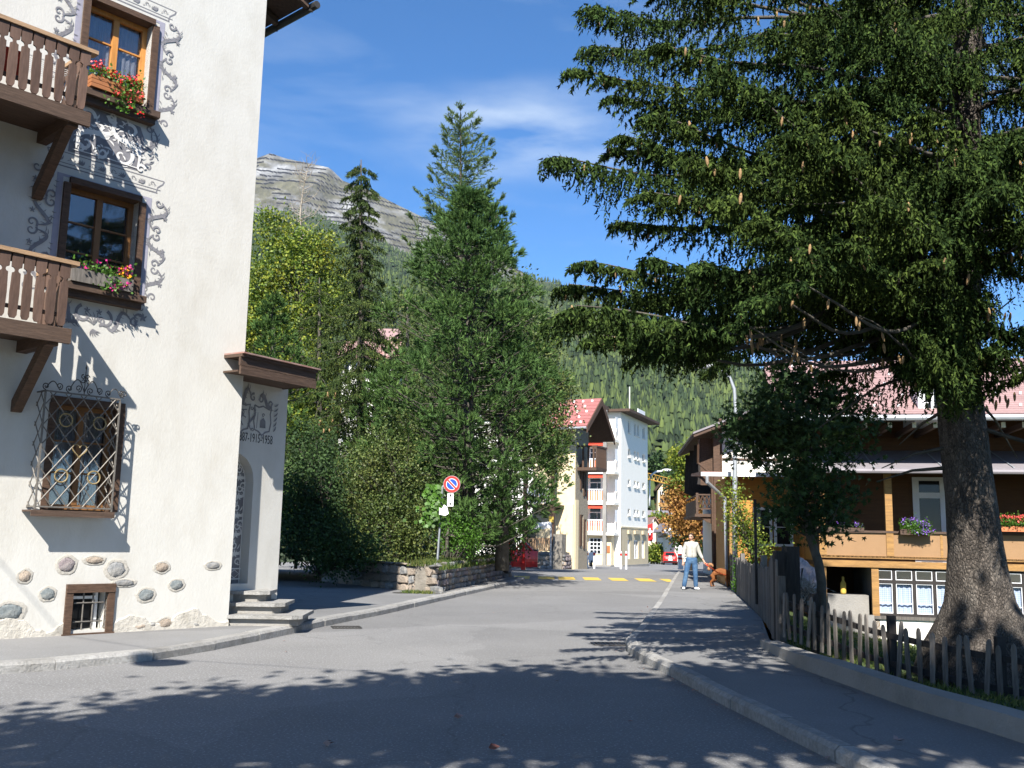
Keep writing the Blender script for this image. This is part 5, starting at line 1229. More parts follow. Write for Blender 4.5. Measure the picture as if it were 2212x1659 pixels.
obj('frame',MB().tube([(0,.1,1.45),(-.5,.9,1.0)],.06,6).tube([(0,.1,1.4),(.35,.9,.95)],.06,6).tube([(0,.2,.5),(0,2.2,.5)],.09,6).box(-.55,.3,.95,1.2,.5,1.0),'red',sp_)
obj('side_bin',MB().box(-1.5,-.82,.8,1.9,.75,1.35),'red',sp_)
obj('mount',MB().box(-.5,.5,1.6,2.4,.3,1.0).tube([(-.3,1.2,1.0),(.1,1.7,1.25)],.06,6),'iron',sp_)
text('number','34',.2,'whitepaint',sp_,(-.5,.33,.72),rot=(pi/2,0,radians(-50)))
# ================================================================ RED ROOFED CHALET
CA=radians(64)   # gable wall direction (recedes to the right)
CO=at(1240,1210,62); CZ=hz(62)
ch=thing('red_roof_chalet','cream chalet with red metal roof and brown gable balcony, left of the white hotel','house',(CO.x,CO.y,CZ),CA)
CP=PP(CO,CA,CZ)
def CL(x,y,Y0=0.):
    "point on the camera-facing wall plane local x=Y0 -> (y,z)"
    n=Vector((-cos(CA),-sin(CA),0)); P0=Vector((CO.x,CO.y,0))-n*Y0; v=ray(x,y); t=((P0-Vector((0,0,1.6))).dot(n))/v.dot(n); Q=Vector((0,0,1.6))+v*t; d=Vector((-sin(CA),cos(CA),0)); return (Q-P0).dot(d),Q.z-CZ
gxr=CP(1270,1100)[0]; gyl=CL(1150,1100)[0]
_,ztop=CP(1255,935); _,zeL=CL(1225,925)
W_=gyl
hs=[]
def gh(x0,y0,x1,y1): a=CP(x0,(y0+y1)/2)[0]; b=CP(x1,(y0+y1)/2)[0]; zt_=CP(x0,y0)[1]; zb=CP(x0,y1)[1]; return (a,b,zb,zt_)
hs=[gh(1256,1002,1260,1058),gh(1263,1020,1267,1072),gh(1255,1112,1260,1180),gh(1263,1122,1267,1185)]
w=MB(); facade(w,0,gxr,-.2,zeL,hs,rev=.15); obj('gable_wall',w,'rough',ch)
for h in hs:
    window(ch,*h,y=.06,fw=.08,mid=1,bars=0,fm='dwood'); obj('shutter',MB().box(h[0]-.25,h[0]-.02,-.06,-.005,h[2],h[3]),'dwood',ch)
gz_=MB(); 
# side wall towards the camera
s=MB(); 
s.add([(-.002,0,-.2),(-.002,0,zeL),(-.002,W_,zeL),(-.002,W_,-.2)],[(0,1,2,3)]); s.add([(0,0,zeL-.02),(gxr,0,zeL-.02),(gxr,W_,zeL-.02),(0,W_,zeL-.02)],[(0,1,2,3)]); s.add([(gxr,0,-.2),(gxr,0,zeL),(gxr,W_,zeL),(gxr,W_,-.2)],[(3,2,1,0)])
obj('wall',s,'cream',ch)
_,z2=CL(1225,1090); _,z1=CL(1225,1053)
py0=CL(1243,1100)[0]; py1=CL(1222,1100)[0]
obj('corner_pillar',MB().box(-.12,-.01,-.06,py1-.1,-.2,zeL).box(-.01,.5,-.08,-.004,-.2,z2+.3),'cream',ch)
obj('corner_pillar',MB().box(-.22,-.121,.0,py1-.15,-.2,z2),'cream',ch)
# balcony (white slats) on the camera side
by1=W_-.1; by0=py1+.1
bal=obj('balcony',MB().box(-1.6,-.01,by0,by1,z2-.22,z2-.05).box(-1.62,-1.5,by0,by1,z1-.1,z1),'dwoodh',ch,'balcony with white vertical slats')
sm=MB().box(-.025,.0,-.05,.05,0,z1-z2-.15).mesh('slat'); sm.materials.append(M['whitepaint'])
y=by0+.1
while y<by1: o=bpy.data.objects.new('slat',sm); COL.objects.link(o); o.parent=bal; o.location=(-1.59,y,z2+.0); y+=.17
obj('post',MB().box(-1.65,-1.45,by0,by0+.22,.9,zeL-.3),'dwood',ch)
obj('post',MB().box(-1.65,-1.45,by1-.25,by1,.9,zeL-.3),'dwood',ch)
# lower terrace: stone base, railing, pier
tb=MB(); obj('terrace_base',MB().box(-1.8,-.01,by0-.2,by1+1.0,-.3,1.0),'mortar',ch)
pr_=obj('pier',MB().box(-1.95,-1.3,by0-.7,by0-.1,-.2,2.1),'mortar',ch)
rl=obj('terrace_railing',MB().box(-1.72,-1.62,by0,by1+.9,1.75,1.85).box(-1.72,-1.62,by0,by1+.9,1.08,1.14),'rail',ch)
sm=MB().box(-.03,.0,-.045,.045,0,.6).mesh('slat'); sm.materials.append(M['rail']); y=by0+.1
while y<by1+.8: o=bpy.data.objects.new('slat',sm); COL.objects.link(o); o.parent=rl; o.location=(-1.7,y,1.14); y+=.15
obj('door',MB().box(-.05,-.004,by0+1.9,by0+2.8,1.0,3.2),'glass',ch); obj('door',MB().box(-.06,-.004,by0+3.3,by0+4.2,1.0,3.2),'glass',ch)
obj('garage_panel',MB().box(-.4,-.3,by0+.1,by0+1.5,1.86,2.6),'cream',ch)
def cw_(a,b,y): return a
# stones on terrace base
Mx=Matrix.Translation((CO.x,CO.y,CZ))@Matrix.Rotation(CA,4,'Z')
p0=Mx@Vector((-1.82,by1+1.0,0)); p1=Mx@Vector((-1.82,by0-.7,0)); p2=Mx@Vector((-.2,by0-.72,0))
gw3=thing('stone_wall','squared stone plinth wall under the terrace of the red roofed chalet','stone wall',(0,0,0))
stones_wall(gw3,(p0.x,p0.y),(p1.x,p1.y),CZ,1.05,['stone','stonew'],side=1,course=(.22,.3),length=(.35,.6),limit=120)
p3=at(1262,1218,66); p1b=at(1222,1224,60)
gw4=thing('stone_wall','sloping stone ramp wall between the chalet terrace and the hotel bollards','stone wall',(0,0,0))
stones_wall(gw4,(p1.x+.05,p1.y-.1),(p3.x-.5,p3.y-2.2),hz(60),.85,['stone','stonep'],side=1,course=(.22,.3),length=(.35,.6),limit=90)
obj('mortar_core',MB().prism([(p1.x,p1.y),(p3.x-.55,p3.y-2.15),(p3.x-.8,p3.y-1.8),(p1.x-.2,p1.y+.3)],-.3,.75,'z'),'mortar',gw4)
# roof with snow guards; ridge parallel to the camera-facing wall
_,zr=CL(1240,877,4.0); hw2=gxr/2
eo=1.4; ze=CL(1215,922,-eo)[1]; yo=-1.3
rr=obj('roof',MB().prism([(-eo,ze-.12),(-eo,ze),(hw2,zr),(gxr+eo*.9,ze-.3),(gxr+eo*.9,ze-.42),(hw2,zr-.14)],yo,W_+2,'y'),'roofred',ch,'red metal tiled roof with white snow guards')
sg2=MB().box(-.06,.06,-.06,.06,0,.13).mesh('snow_guard'); sg2.materials.append(M['whitepaint'])
for r in range(5):
    for c in range(14):
        t=.12+.19*r; o=bpy.data.objects.new('snow_guard',sg2); COL.objects.link(o); o.parent=rr; o.location=(-eo+(hw2+eo)*t,yo+.5+.62*c+.3*(r%2),ze+(zr-ze)*t)
ss=atan2(zr-ze,hw2+eo); LL=sqrt((zr-ze)**2+(hw2+eo)**2)
tm=MB().box(0,.42,yo,W_+2,0,.03).mesh('tile_course'); tm.materials.append(M['roofred'])
for i in range(int(LL/.4)): o=bpy.data.objects.new('tile_course',tm); COL.objects.link(o); o.parent=rr; t=i*.4/LL; o.location=(-eo+(hw2+eo)*t,0,ze+.01+(zr-ze)*t); o.rotation_euler=(0,-ss+.05,0)
obj('soffit',MB().prism([(-eo+.02,ze-.2),(-eo+.02,ze-.13),(hw2,zr-.15),(gxr+eo*.88,ze-.43),(gxr+eo*.88,ze-.5),(hw2,zr-.22)],yo+.02,W_+1.9,'y'),'dwood',ch)
obj('bargeboard',MB().prism([(-eo,ze-.4),(-eo,ze-.0),(hw2,zr-.0),(gxr+eo*.9,ze-.3),(gxr+eo*.9,ze-.7),(hw2,zr-.45)],yo-.06,yo-.003,'y'),'dwood',ch)
obj('gutter',MB().tube([(-eo-.06,yo,ze-.1),(-eo-.06,W_+2,ze-.1)],.08,6),'galv',ch)
obj('gable_boarding',MB().prism([(0,zeL),(gxr,zeL),(gxr,zeL+.1),(hw2,zr-.5),(0,zeL+.1)],-.12,-.02,'y'),'dwood',ch)
bx0_,bz0_=CP(1255,1003,1.2); bx1_,bz1_=CP(1287,962,1.2)
gb=obj('gable_balcony',MB().box(.3,gxr-.1,-1.3,-.03,bz0_-.2,bz0_).box(.3,gxr-.1,-1.32,-1.24,bz1_-.1,bz1_).box(.3,.38,-1.239,-.03,bz1_-.1,bz1_).box(.3,.38,-1.32,-1.24,bz0_+.001,bz1_-.101),'dwoodh',ch,'dark brown balcony under the gable')
sm=MB().box(-.06,.06,-.02,.02,0,bz1_-bz0_-.1).mesh('slat'); sm.materials.append(M['dwood'])
x=.4
while x<gxr-.15: o=bpy.data.objects.new('slat',sm); COL.objects.link(o); o.parent=gb; o.location=(x,-1.28,bz0_); x+=.2
for yy in (-1.1,-.75,-.4): o=bpy.data.objects.new('slat',sm); COL.objects.link(o); o.parent=gb; o.location=(.34,yy,bz0_); o.rotation_euler=(0,0,pi/2)
# ================================================================ WHITE HOTEL
HZ=hz(85); HA_=radians(90-22); HO=Vector((9.43,85,HZ))
ho=thing('white_hotel','tall white hotel block with striped orange balconies and a beige ground floor','hotel',HO,HA_)
HP=PP(HO,HA_,HZ)
Lh=HP(1399,1100)[0]; _,zroof=HP(1348,893); _,zbg=HP(1346,1140)
wh=[]
def hh(zx0,zy0,zx1,zy1):
    X=lambda q:1091.6+q*.3107; Yv=lambda q:788.4+q*.3107
    a,zt_=HP(X(zx0),Yv(zy0)); b=HP(X(zx1),Yv(zy0))[0]; zb=HP(X(zx0),Yv(zy1))[1]; return (a,b,zb,zt_)
cols=[(853,869),(895,909),(916,930),(953,970)]
rows_=[(390,470),(585,640),(795,840),(1000,1045)]
for ci,(a,b) in enumerate(cols):
    zr_=[]
    for r in rows_:
        h0=hh(a,r[0],b,r[1]); 
        zr_.append((h0[2],h0[3]))
    xa=hh(a,500,b,520)[0]; xb=hh(a,500,b,520)[1]
    base_=[(hh(855,r[0],869,r[1])[2],hh(855,r[0],869,r[1])[3]) for r in rows_]
    for (zb,zt_) in base_: wh.append((xa,xb,zb,zt_))
gr_=[hh(846,1215,863,1350),hh(890,1218,921,1352),hh(945,1215,964,1352)]
zg0=gr_[0][2]; zg1=gr_[0][3]
w=MB(); facade(w,0,Lh,zbg+.02,zroof,[h for h in wh if h[2]>zbg+.1],rev=.25); obj('wall',w,'hotelwhite',ho)
w=MB(); facade(w,-.0,Lh,-1.2,zbg,[(g[0],g[1],zg0,zg1) for g in gr_],rev=.3,y=-.06); w.box(0,Lh,-.09,.02,zbg-.02,zbg+.10); obj('ground_floor_wall',w,'beige',ho)
for h in wh:
    if h[2]>zbg+.1: window(ho,*h,y=.12,fw=.07,mid=1 if h[3]-h[2]>.8 else 0,bars=0); obj('sill',MB().box(h[0]-.05,h[1]+.05,-.1,.0,h[2]-.08,h[2]-.01),'white',ho)
for g in gr_: window(ho,g[0],g[1],zg0,zg1,y=.04,fw=.14,mid=1,bars=1)
for g in gr_: obj('lintel',MB().box(g[0]-.1,g[1]+.1,-.22,-.061,zg1+.5,zg1+.8),'beige',ho)
obj('plinth',MB().box(.2,Lh+.03,-.16,-.061,-1.2,.1),'concrete',ho)
bd=MB(); bd.add([(0,0,-1.2),(0,0,zroof),(0,14,zroof),(0,14,-1.2),(Lh,0,-1.2),(Lh,0,zroof),(Lh,14,zroof),(Lh,14,-1.2)],[(0,1,2,3),(4,7,6,5),(3,2,6,7),(1,5,6,2)])
obj('body_wall',bd,'hotelwhite',ho)
_,zre=HP(1346,884,.9); 
obj('roof',MB().box(-.6,Lh+.9,-.95,14.5,zroof+.0,zroof+.22).box(-1.9,-.61,.9,8.5,zroof+.05,zroof+.4),'dwoodh',ho,'flat brown edged roof')
# balcony end (faces the camera): plane local x = 0 .. -1.4
def HL(x,y,off=0.):
    n=Vector((-cos(HA_),-sin(HA_),0)); P0=Vector((HO.x,HO.y,0))+n*off; v=ray(x,y); t=((P0-Vector((0,0,1.6))).dot(n))/v.dot(n); Q=Vector((0,0,1.6))+v*t; d=Vector((-sin(HA_),cos(HA_),0)); return (Q-P0).dot(d),Q.z-HZ
def ZY(zy): return 788.4+zy*.3107
def ZX(zx): return 1091.6+zx*.3107
ycol=HL(ZX(705),1000,1.5)[0]; yend=HL(ZX(555),1000,1.5)[0]+1.0; yc0=HL(ZX(752),1000,1.5)[0]
slabs=[HL(1300,ZY(q),1.5)[1] for q in (515,738,952,1165)]
zc=HL(1300,ZY(320),1.5)[1]
for k,zs in enumerate(slabs):
    sl2=obj('balcony',MB().box(-1.6,-.003,yc0-.1,yend,zs-.22,zs),'white',ho,['top floor','third floor','second floor','first floor'][k]+' balcony with orange and white striped railing')
    hR=1.0 if k else .95
    obj('striped_cloth',MB().box(-1.50,-1.47,ycol+.15,yend,zs+.12,zs+hR-.1),'orangecloth' if k!=3 else 'orangecloth',sl2)
    if k==3: obj('red_cloth_band',MB().box(-1.512,-1.502,ycol+.15,yend,zs+.55,zs+.8),'redcloth',sl2)
    st_=MB(); y=ycol+.2
    while y<yend: st_.box(-1.53,-1.513,y,y+.09,zs+.05,zs+hR); y+=.21
    obj('railing_slat',st_,'whitepaint',sl2,kind='stuff')
    obj('railing',MB().box(-1.56,-1.46,ycol+.1,yend,zs+hR,zs+hR+.08),'whitepaint',sl2)
    # awning above
    zn=(slabs[k-1]-.22) if k else zc
    if k!=0: obj('awning',MB().prism([(-1.5,zn-.32),(-1.5,zn-.06),(-.4,zn-.06),(-.4,zn-.1)],ycol+.2,yend,'y') if False else MB().box(-1.45,-1.1,ycol+.2,yend,zn-.32,zn-.03),'redcloth',ho)
    # door / window of the room behind
    ya=HL(ZX(668),900,0)[0]; yb=HL(ZX(598),900,0)[0]
    f=MB(); z0_,z1_=zs+.1,zs+2.1
    f.box(-.08,-.004,ya-.1,yb+.1,z0_,z1_)
    o=obj('window',f,'whitepaint',ho)
    for (a,b) in ((ya,ya+(yb-ya)*.3),(ya+(yb-ya)*.36,yb)): obj('pane',MB().box(-.10,-.081,a,b,z0_+.05,z1_-.45),'glass',o)
    obj('pane',MB().box(-.10,-.081,ya,yb,z1_-.35,z1_-.08),'glass',o)
    obj('side_window',MB().box(-1.3,-.5,yc0-.105,yc0-.10,zs+.9,zs+1.9),'whitepaint',ho)
zc=zroof
obj('column',MB().box(-1.62,-1.36,ycol-.0,ycol+.3,-.2,zroof),'concrete',ho)
obj('ground_floor_front',MB().box(-1.0,-.1,yc0+.3,yend+1,-.2,slabs[3]-.25),'cream',ho)
f=MB(); ya=HL(ZX(663),1250,1.)[0]; yb=HL(ZX(588),1250,1.)[0]; z1_=HL(1290,ZY(1205),1.)[1]; z0_=HL(1290,ZY(1312),1.)[1]
f.box(-1.06,-1.01,ya-.1,yb+.1,z0_,z1_); o=obj('door',f,'whitepaint',ho)
for a in range(3):
    for b in range(4): obj('pane',MB().box(-1.08,-1.061,ya+(yb-ya)*(a+.1)/3,ya+(yb-ya)*(a+.9)/3,z0_+(z1_-z0_)*(b+.12)/4,z0_+(z1_-z0_)*(b+.9)/4),'glass',o)
obj('notice_board',MB().box(-1.06,-1.005,yc0+.4,ya-.3,z0_+.1,z1_-.6),'boxwood',ho)
obj('steps',MB().box(-2.2,-1.0,yc0,yend+1,-.3,.12),'concrete',ho)
mp_=HP(1387,880)[0]
obj('flagpole',MB().tube([(mp_,1.2,zroof),(mp_,1.2,zroof+3.3)],.045,6),'whitepaint',ho)
ls=thing('roof_sign','white roof sign lettering seen edge on above the hotel','sign',HO,HA_); 
obj('panel',MB().box(mp_-.3,mp_+2.3,.3,.36,zroof+.35,zroof+1.2),'whitepaint',ls)
for i in range(4): obj('strut',MB().box(mp_+.1+i*.6,mp_+.16+i*.6,.37,.42,zroof+.2,zroof+1.2),'galv',ls)
# bollards
bo=thing('bollard','','bollard',(0,0,0),0,'red and white bollards by the hotel'); 
obj('post',MB().lathe([(.07,0),(.07,.95),(.05,1.03),(.01,1.05)],10),'whitepaint',bo); obj('red_band',MB().lathe([(.073,.78),(.073,.93)],10),'red',bo)
spots=[((1264,1226),'leftmost red and white bollard, by the stone ramp wall'),((1283.5,1226),'second bollard, in front of the hotel glass door'),((1341,1227),'bollard at the foot of the beige hotel wall'),((1352.5,1228),'rightmost bollard by the hotel, against the beige wall'),((1269,1221),'short bollard just behind the leftmost one')]
for k,((x,y),lab) in enumerate(spots):
    g=gnd(x,y,hz(64)); b=bo if k==0 else copy_tree(bo); b.location=(g.x,g.y,hz(g.y)); b['label']=lab; b.scale=(1,1,1.12)
g=gnd(1466,1230,.05)
tb_=thing('traffic_bollard','tall white kerb bollard with red bands at the far end of the right pavement','bollard',(g.x+.1,g.y,.05))
obj('body',MB().box(-.14,.14,-.1,.1,0,.95),'whitepaint',tb_,bevel=.03); obj('head',MB().lathe([(.11,.951),(.12,1.15),(.07,1.28),(.02,1.3)],12),'whitepaint',tb_)
for z in (.55,.75): obj('red_band',MB().box(-.15,.15,-.112,.112,z,z+.10),'red',tb_)
# motor scooter / bikes by the hotel door: pale scooter
sc=thing('parked_scooter','small pale scooter parked between the bollards at the hotel door','scooter',gnd(1276,1224,hz(66)))
obj('body',MB().blob((0,0,.62),(.22,.6,.2),8,6).box(-.2,.2,-.75,-.68,.3,1.0),'whitepaint',sc)
for yy in (-.6,.6): obj('wheel',MB().tube([(0-.05,yy,.25),(.05,yy,.25)],.25,14),'black',sc)
# ================================================================ CARS
def car(name,label,loc,rz,m,scale=1,stripes=False):
    c=thing(name,label,'car',loc,rz)
    prof=[(-1.75,.35),(-1.8,.7),(-1.7,.98),(-1.45,1.08),(-1.15,1.45),(-.5,1.5),(.3,1.45),(.85,1.05),(1.6,.88),(1.78,.6),(1.78,.35),(1.5,.26),(-1.5,.26)]
    # body: narrow roof, rounded plan
    V=[];F=[];n=len(prof); ws=[(-1,.92),(-.85,1),(.85,1),(1,.92)]
    for k,(sx,sc_) in enumerate(ws):
        for (y,z) in prof:
            hwid=.80 if z<1.1 else .80-.45*(z-1.1); V.append((sx*hwid*( .97 if abs(sx)<1 else 1),y*(1 if abs(sx)<1 else .96),z if abs(sx)<1 else .3+(z-.3)*.985))
    for k in range(3):
        for i in range(n): F.append((k*n+i,k*n+(i+1)%n,(k+1)*n+(i+1)%n,(k+1)*n+i))
    F.append(tuple(reversed(range(n)))); F.append(tuple(3*n+i for i in range(n)))
    obj('body',MB().add(V,F),m,c,smooth=False)
    obj('rear_window',MB().add([(-.56,-1.47,1.1),(.56,-1.47,1.1),(.48,-1.20,1.42),(-.48,-1.20,1.42)],[(0,1,2,3)]),'glass',c)
    for s_ in (-1,1): obj('side_window',MB().add([(s_*.785,-1.1,1.1),(s_*.785,.7,1.08),(s_*.66,.3,1.40),(s_*.66,-1.0,1.42)],[(0,1,2,3)]),'glass',c)
    obj('windscreen',MB().add([(-.6,.90,1.07),(.6,.90,1.07),(.5,.36,1.43),(-.5,.36,1.43)],[(0,1,2,3)]),'glass',c)
    for (x,y) in ((-.7,-1.15),(.7,-1.15),(-.7,1.15),(.7,1.15)):
        w_=obj('wheel',MB().tube([(x-.1,y,.29),(x+.1,y,.29)],.29,16),'black',c); obj('rim',MB().tube([(x-.108,y,.29),(x+.108,y,.29)],.17,10),'galv',w_)
    for s_ in (-1,1): obj('tail_light',MB().box(s_*.62-.09,s_*.62+.09,-1.84,-1.75,.72,.9),'signred' ,c); obj('headlight',MB().blob((s_*.6,1.72,.72),(.12,.07,.1),8,5),'whitepaint',c)
    obj('number_plate',MB().box(-.25,.25,-1.83,-1.81,.55,.66),'whitepaint',c); obj('bumper',MB().box(-.76,.76,-1.86,-1.76,.36,.50),'black',c)
    if stripes:
        for x in (-.14,.06): obj('stripe',MB().add([(x,-1.80,.7),(x+.09,-1.80,.7),(x+.09,-1.70,.99),(x,-1.70,.99),(x+.09,-1.47,1.09),(x,-1.47,1.09)],[(0,1,2,3),(3,2,4,5)]),'whitepaint',c)
    return c
g=at(1445,1214.5,118); car('red_car','small red hatchback with white stripes seen from behind, at the end of the street',(g.x,118,hz(118)),radians(-4),'red',stripes=True)
g=at(1411,1212,135); car('dark_car','dark car half hidden by a green bush beyond the hotel',(g.x,135,hz(135)),radians(70),'black')
# ================================================================ FAR HOUSES
def far_house(name,label,x0,x1,ytop,ybot,Y,wall,roof,rise,depth=9,rows=3,colsn=3,rz=0,zb=None,over=.6,ridge='x',band=None,loggia=False):
    a=at(x0,ybot,Y); b=at(x1,ybot,Y); zt_=at((x0+x1)/2,ytop,Y).z; z0=a.z if zb is None else zb
    t=thing(name,label,'house',(a.x,Y,z0),rz); Wd=(b.x-a.x)/cos(rz); H=zt_-z0
    hs=[]
    for r in range(rows):
        for c in range(colsn):
            xc=Wd*(c+.5)/colsn; ww=min(.55,Wd/colsn*.28); zc=H*(r+.45)/rows; hs.append((xc-ww,xc+ww,zc-.1,zc+min(1.2,H/rows*.5)))
    m=MB(); facade(m,0,Wd,0,H,hs,rev=.15); body(m,0,Wd,0,depth,-4,H); obj('wall',m,wall,t)
    for h in hs: window(t,*h,y=.06,fw=.08,mid=0 if h[1]-h[0]<.7 else 1,bars=0)
    if ridge=='x': R=MB().prism([(-over,H-.1),(-over,H+.12),(depth/2,H+rise),(depth+over,H+.12),(depth+over,H-.1),(depth/2,H+rise-.2)],-over,Wd+over,'x')
    else: R=MB().prism([(-over,H-.1),(-over,H+.1),(Wd/2,H+rise),(Wd+over,H+.1),(Wd+over,H-.1),(Wd/2,H+rise-.2)],-over,depth+over,'y'); obj('gable',MB().prism([(0,H),(Wd,H),(Wd/2,H+rise-.15)],0.0,.1,'y'),wall,t)
    obj('roof',R,roof,t)
    if band:
        for r in range(rows): obj('balcony',MB().box(Wd*.15,Wd+.1,-1.0,-.01,H*r/rows+.0,H*r/rows+.9),band,t)
    return t
far_house('apartment_chalet','cream and orange apartment building on the hillside right of the crane jib',1421,1452,1060,1112,235,'cream','dwoodh',3,rows=3,colsn=2,band='obeam',ridge='y')
far_house('white_house','white house behind the flag in the street gap',1402,1447,1112,1150,205,'white','zinc',1.0,rows=2,colsn=3)
far_house('brown_roof_house','cream house with a brown sloping roof behind the hotel corner',1398,1431,1153,1215,165,'cream','rustroof',2.8,rows=2,colsn=2,ridge='y')
far_house('shop_house','white shop with an orange awning at the end of the street',1436,1458,1150,1212,152,'white','zinc',1.5,rows=2,colsn=2,ridge='y')
g=at(1418,1175,160); aw=thing('shop_awning','small orange awning on the house at the end of the street','awning',g); obj('cloth',MB().prism([(-.8,-.2),(-.8,.05),(0,.35),(0,.1)],-.2,3.,'x'),'orangecloth',aw); obj('arm',MB().tube([(0,0,0),(0,-.8,-.1)],.03,4),'galv',aw)
far_house('white_wall_house','plain white building at the right end of the street, behind the woman',1458,1502,1160,1213,118,'white','zinc',.6,rows=1,colsn=2)
far_house('hillside_hotel','pale building with pink roof glimpsed through the left trees',735,845,775,870,95,'white','rustroof',2.6,rows=3,colsn=5,zb=9)
far_house('pink_roof_house','house with a pinkish roof glimpsed high between the left trees',775,850,735,800,135,'cream','shingle',2.6,rows=2,colsn=5,zb=18)
# flag
g=at(1411,1178,160); fg=thing('swiss_flag','red flag with a white cross on a pole beyond the hotel','flag',(g.x,160,hz(150)))
zt_=at(1411,1130,160).z-hz(150); obj('pole',MB().tube([(0,0,0),(0,0,zt_+.6)],.05,6),'whitepaint',fg); obj('cloth',MB().add([(0,0,zt_-2.6),(-.9,.9,zt_-2.9),(-.8,.8,zt_-.3),(0,0,zt_)],[(0,1,2,3)]),'signred',fg)
obj('cross',MB().add([(-.65,-.02,zt_-1.9),(-.4,-.02,zt_-1.9),(-.4,-.02,zt_-.8),(-.65,-.02,zt_-.8)],[(0,1,2,3)]).add([(-.9,-.025,zt_-1.5),(-.15,-.025,zt_-1.5),(-.15,-.025,zt_-1.2),(-.9,-.025,zt_-1.2)],[(0,1,2,3)]),'whitepaint',fg)
# crane jib
c0=at(1396,1036,150);c1=at(1462,1050,150)
cr=thing('tower_crane','yellow tower crane with its jib across the gap above the street','crane',(c0.x-6,150,-1.7)); o_=Vector((c0.x-6,150,-1.7))
A=c0-o_-Vector((8,0,-2.0)); B=c1-o_; jb=MB()
for off in ((0,0,0),(0,.9,0),(0,.45,.9)): jb.tube([A+Vector(off),B+Vector(off)],.05,4)
n=22
for i in range(n):
    p=A+(B-A)*(i/n); q=A+(B-A)*((i+1)/n); jb.tube([p,(p+q)/2+Vector((0,.45,.9)),q],.035,3)
obj('jib',jb,'crane',cr); obj('mast',MB().box(-6,-5,-.5,.5,0,A.z+3),'crane',cr)
# ================================================================ MOUNTAIN
from mathutils import noise as mn
def ridge_fn():
    # ridge line of the summit, as seen up the valley: (x, z) at distance YM
    YM=3600.; pts=[(400,405),(480,372),(539,347),(584,331),(620,343),(669,353),(712,362),(742,391),(801,412),(847,437),(909,467),(980,500),(1060,548),(1150,600),(1300,680)]
    return YM,[(at(x,y,YM).x,at(x,y,YM).z) for x,y in pts]
YM,RP=ridge_fn()
def rz_(x):
    if x<=RP[0][0]: return RP[0][1]-(RP[0][0]-x)*.3
    for a,b in zip(RP[:-1],RP[1:]):
        if a[0]<=x<=b[0]: return a[1]+(b[1]-a[1])*(x-a[0])/(b[0]-a[0])
    return max(200,RP[-1][1]-(x-RP[-1][0])*.6)
def mt_h(x,y):
    # y from YM (crest) towards the camera
    t=(YM-y)/1900.; r=rz_(x)
    if t<0: return r+t*900
    rug=mn.fractal(Vector((x*.0035,y*.0035,1.7)),1.0,2.1,6)
    gul=abs(mn.noise(Vector((x*.006+rug*.3,y*.0012,4))))
    h=r*(1-t)**1.05+40*t
    amp=min(1,t*6)*(.45 if x>-820 else 1)
    return h+amp*(rug*62-gul*75)
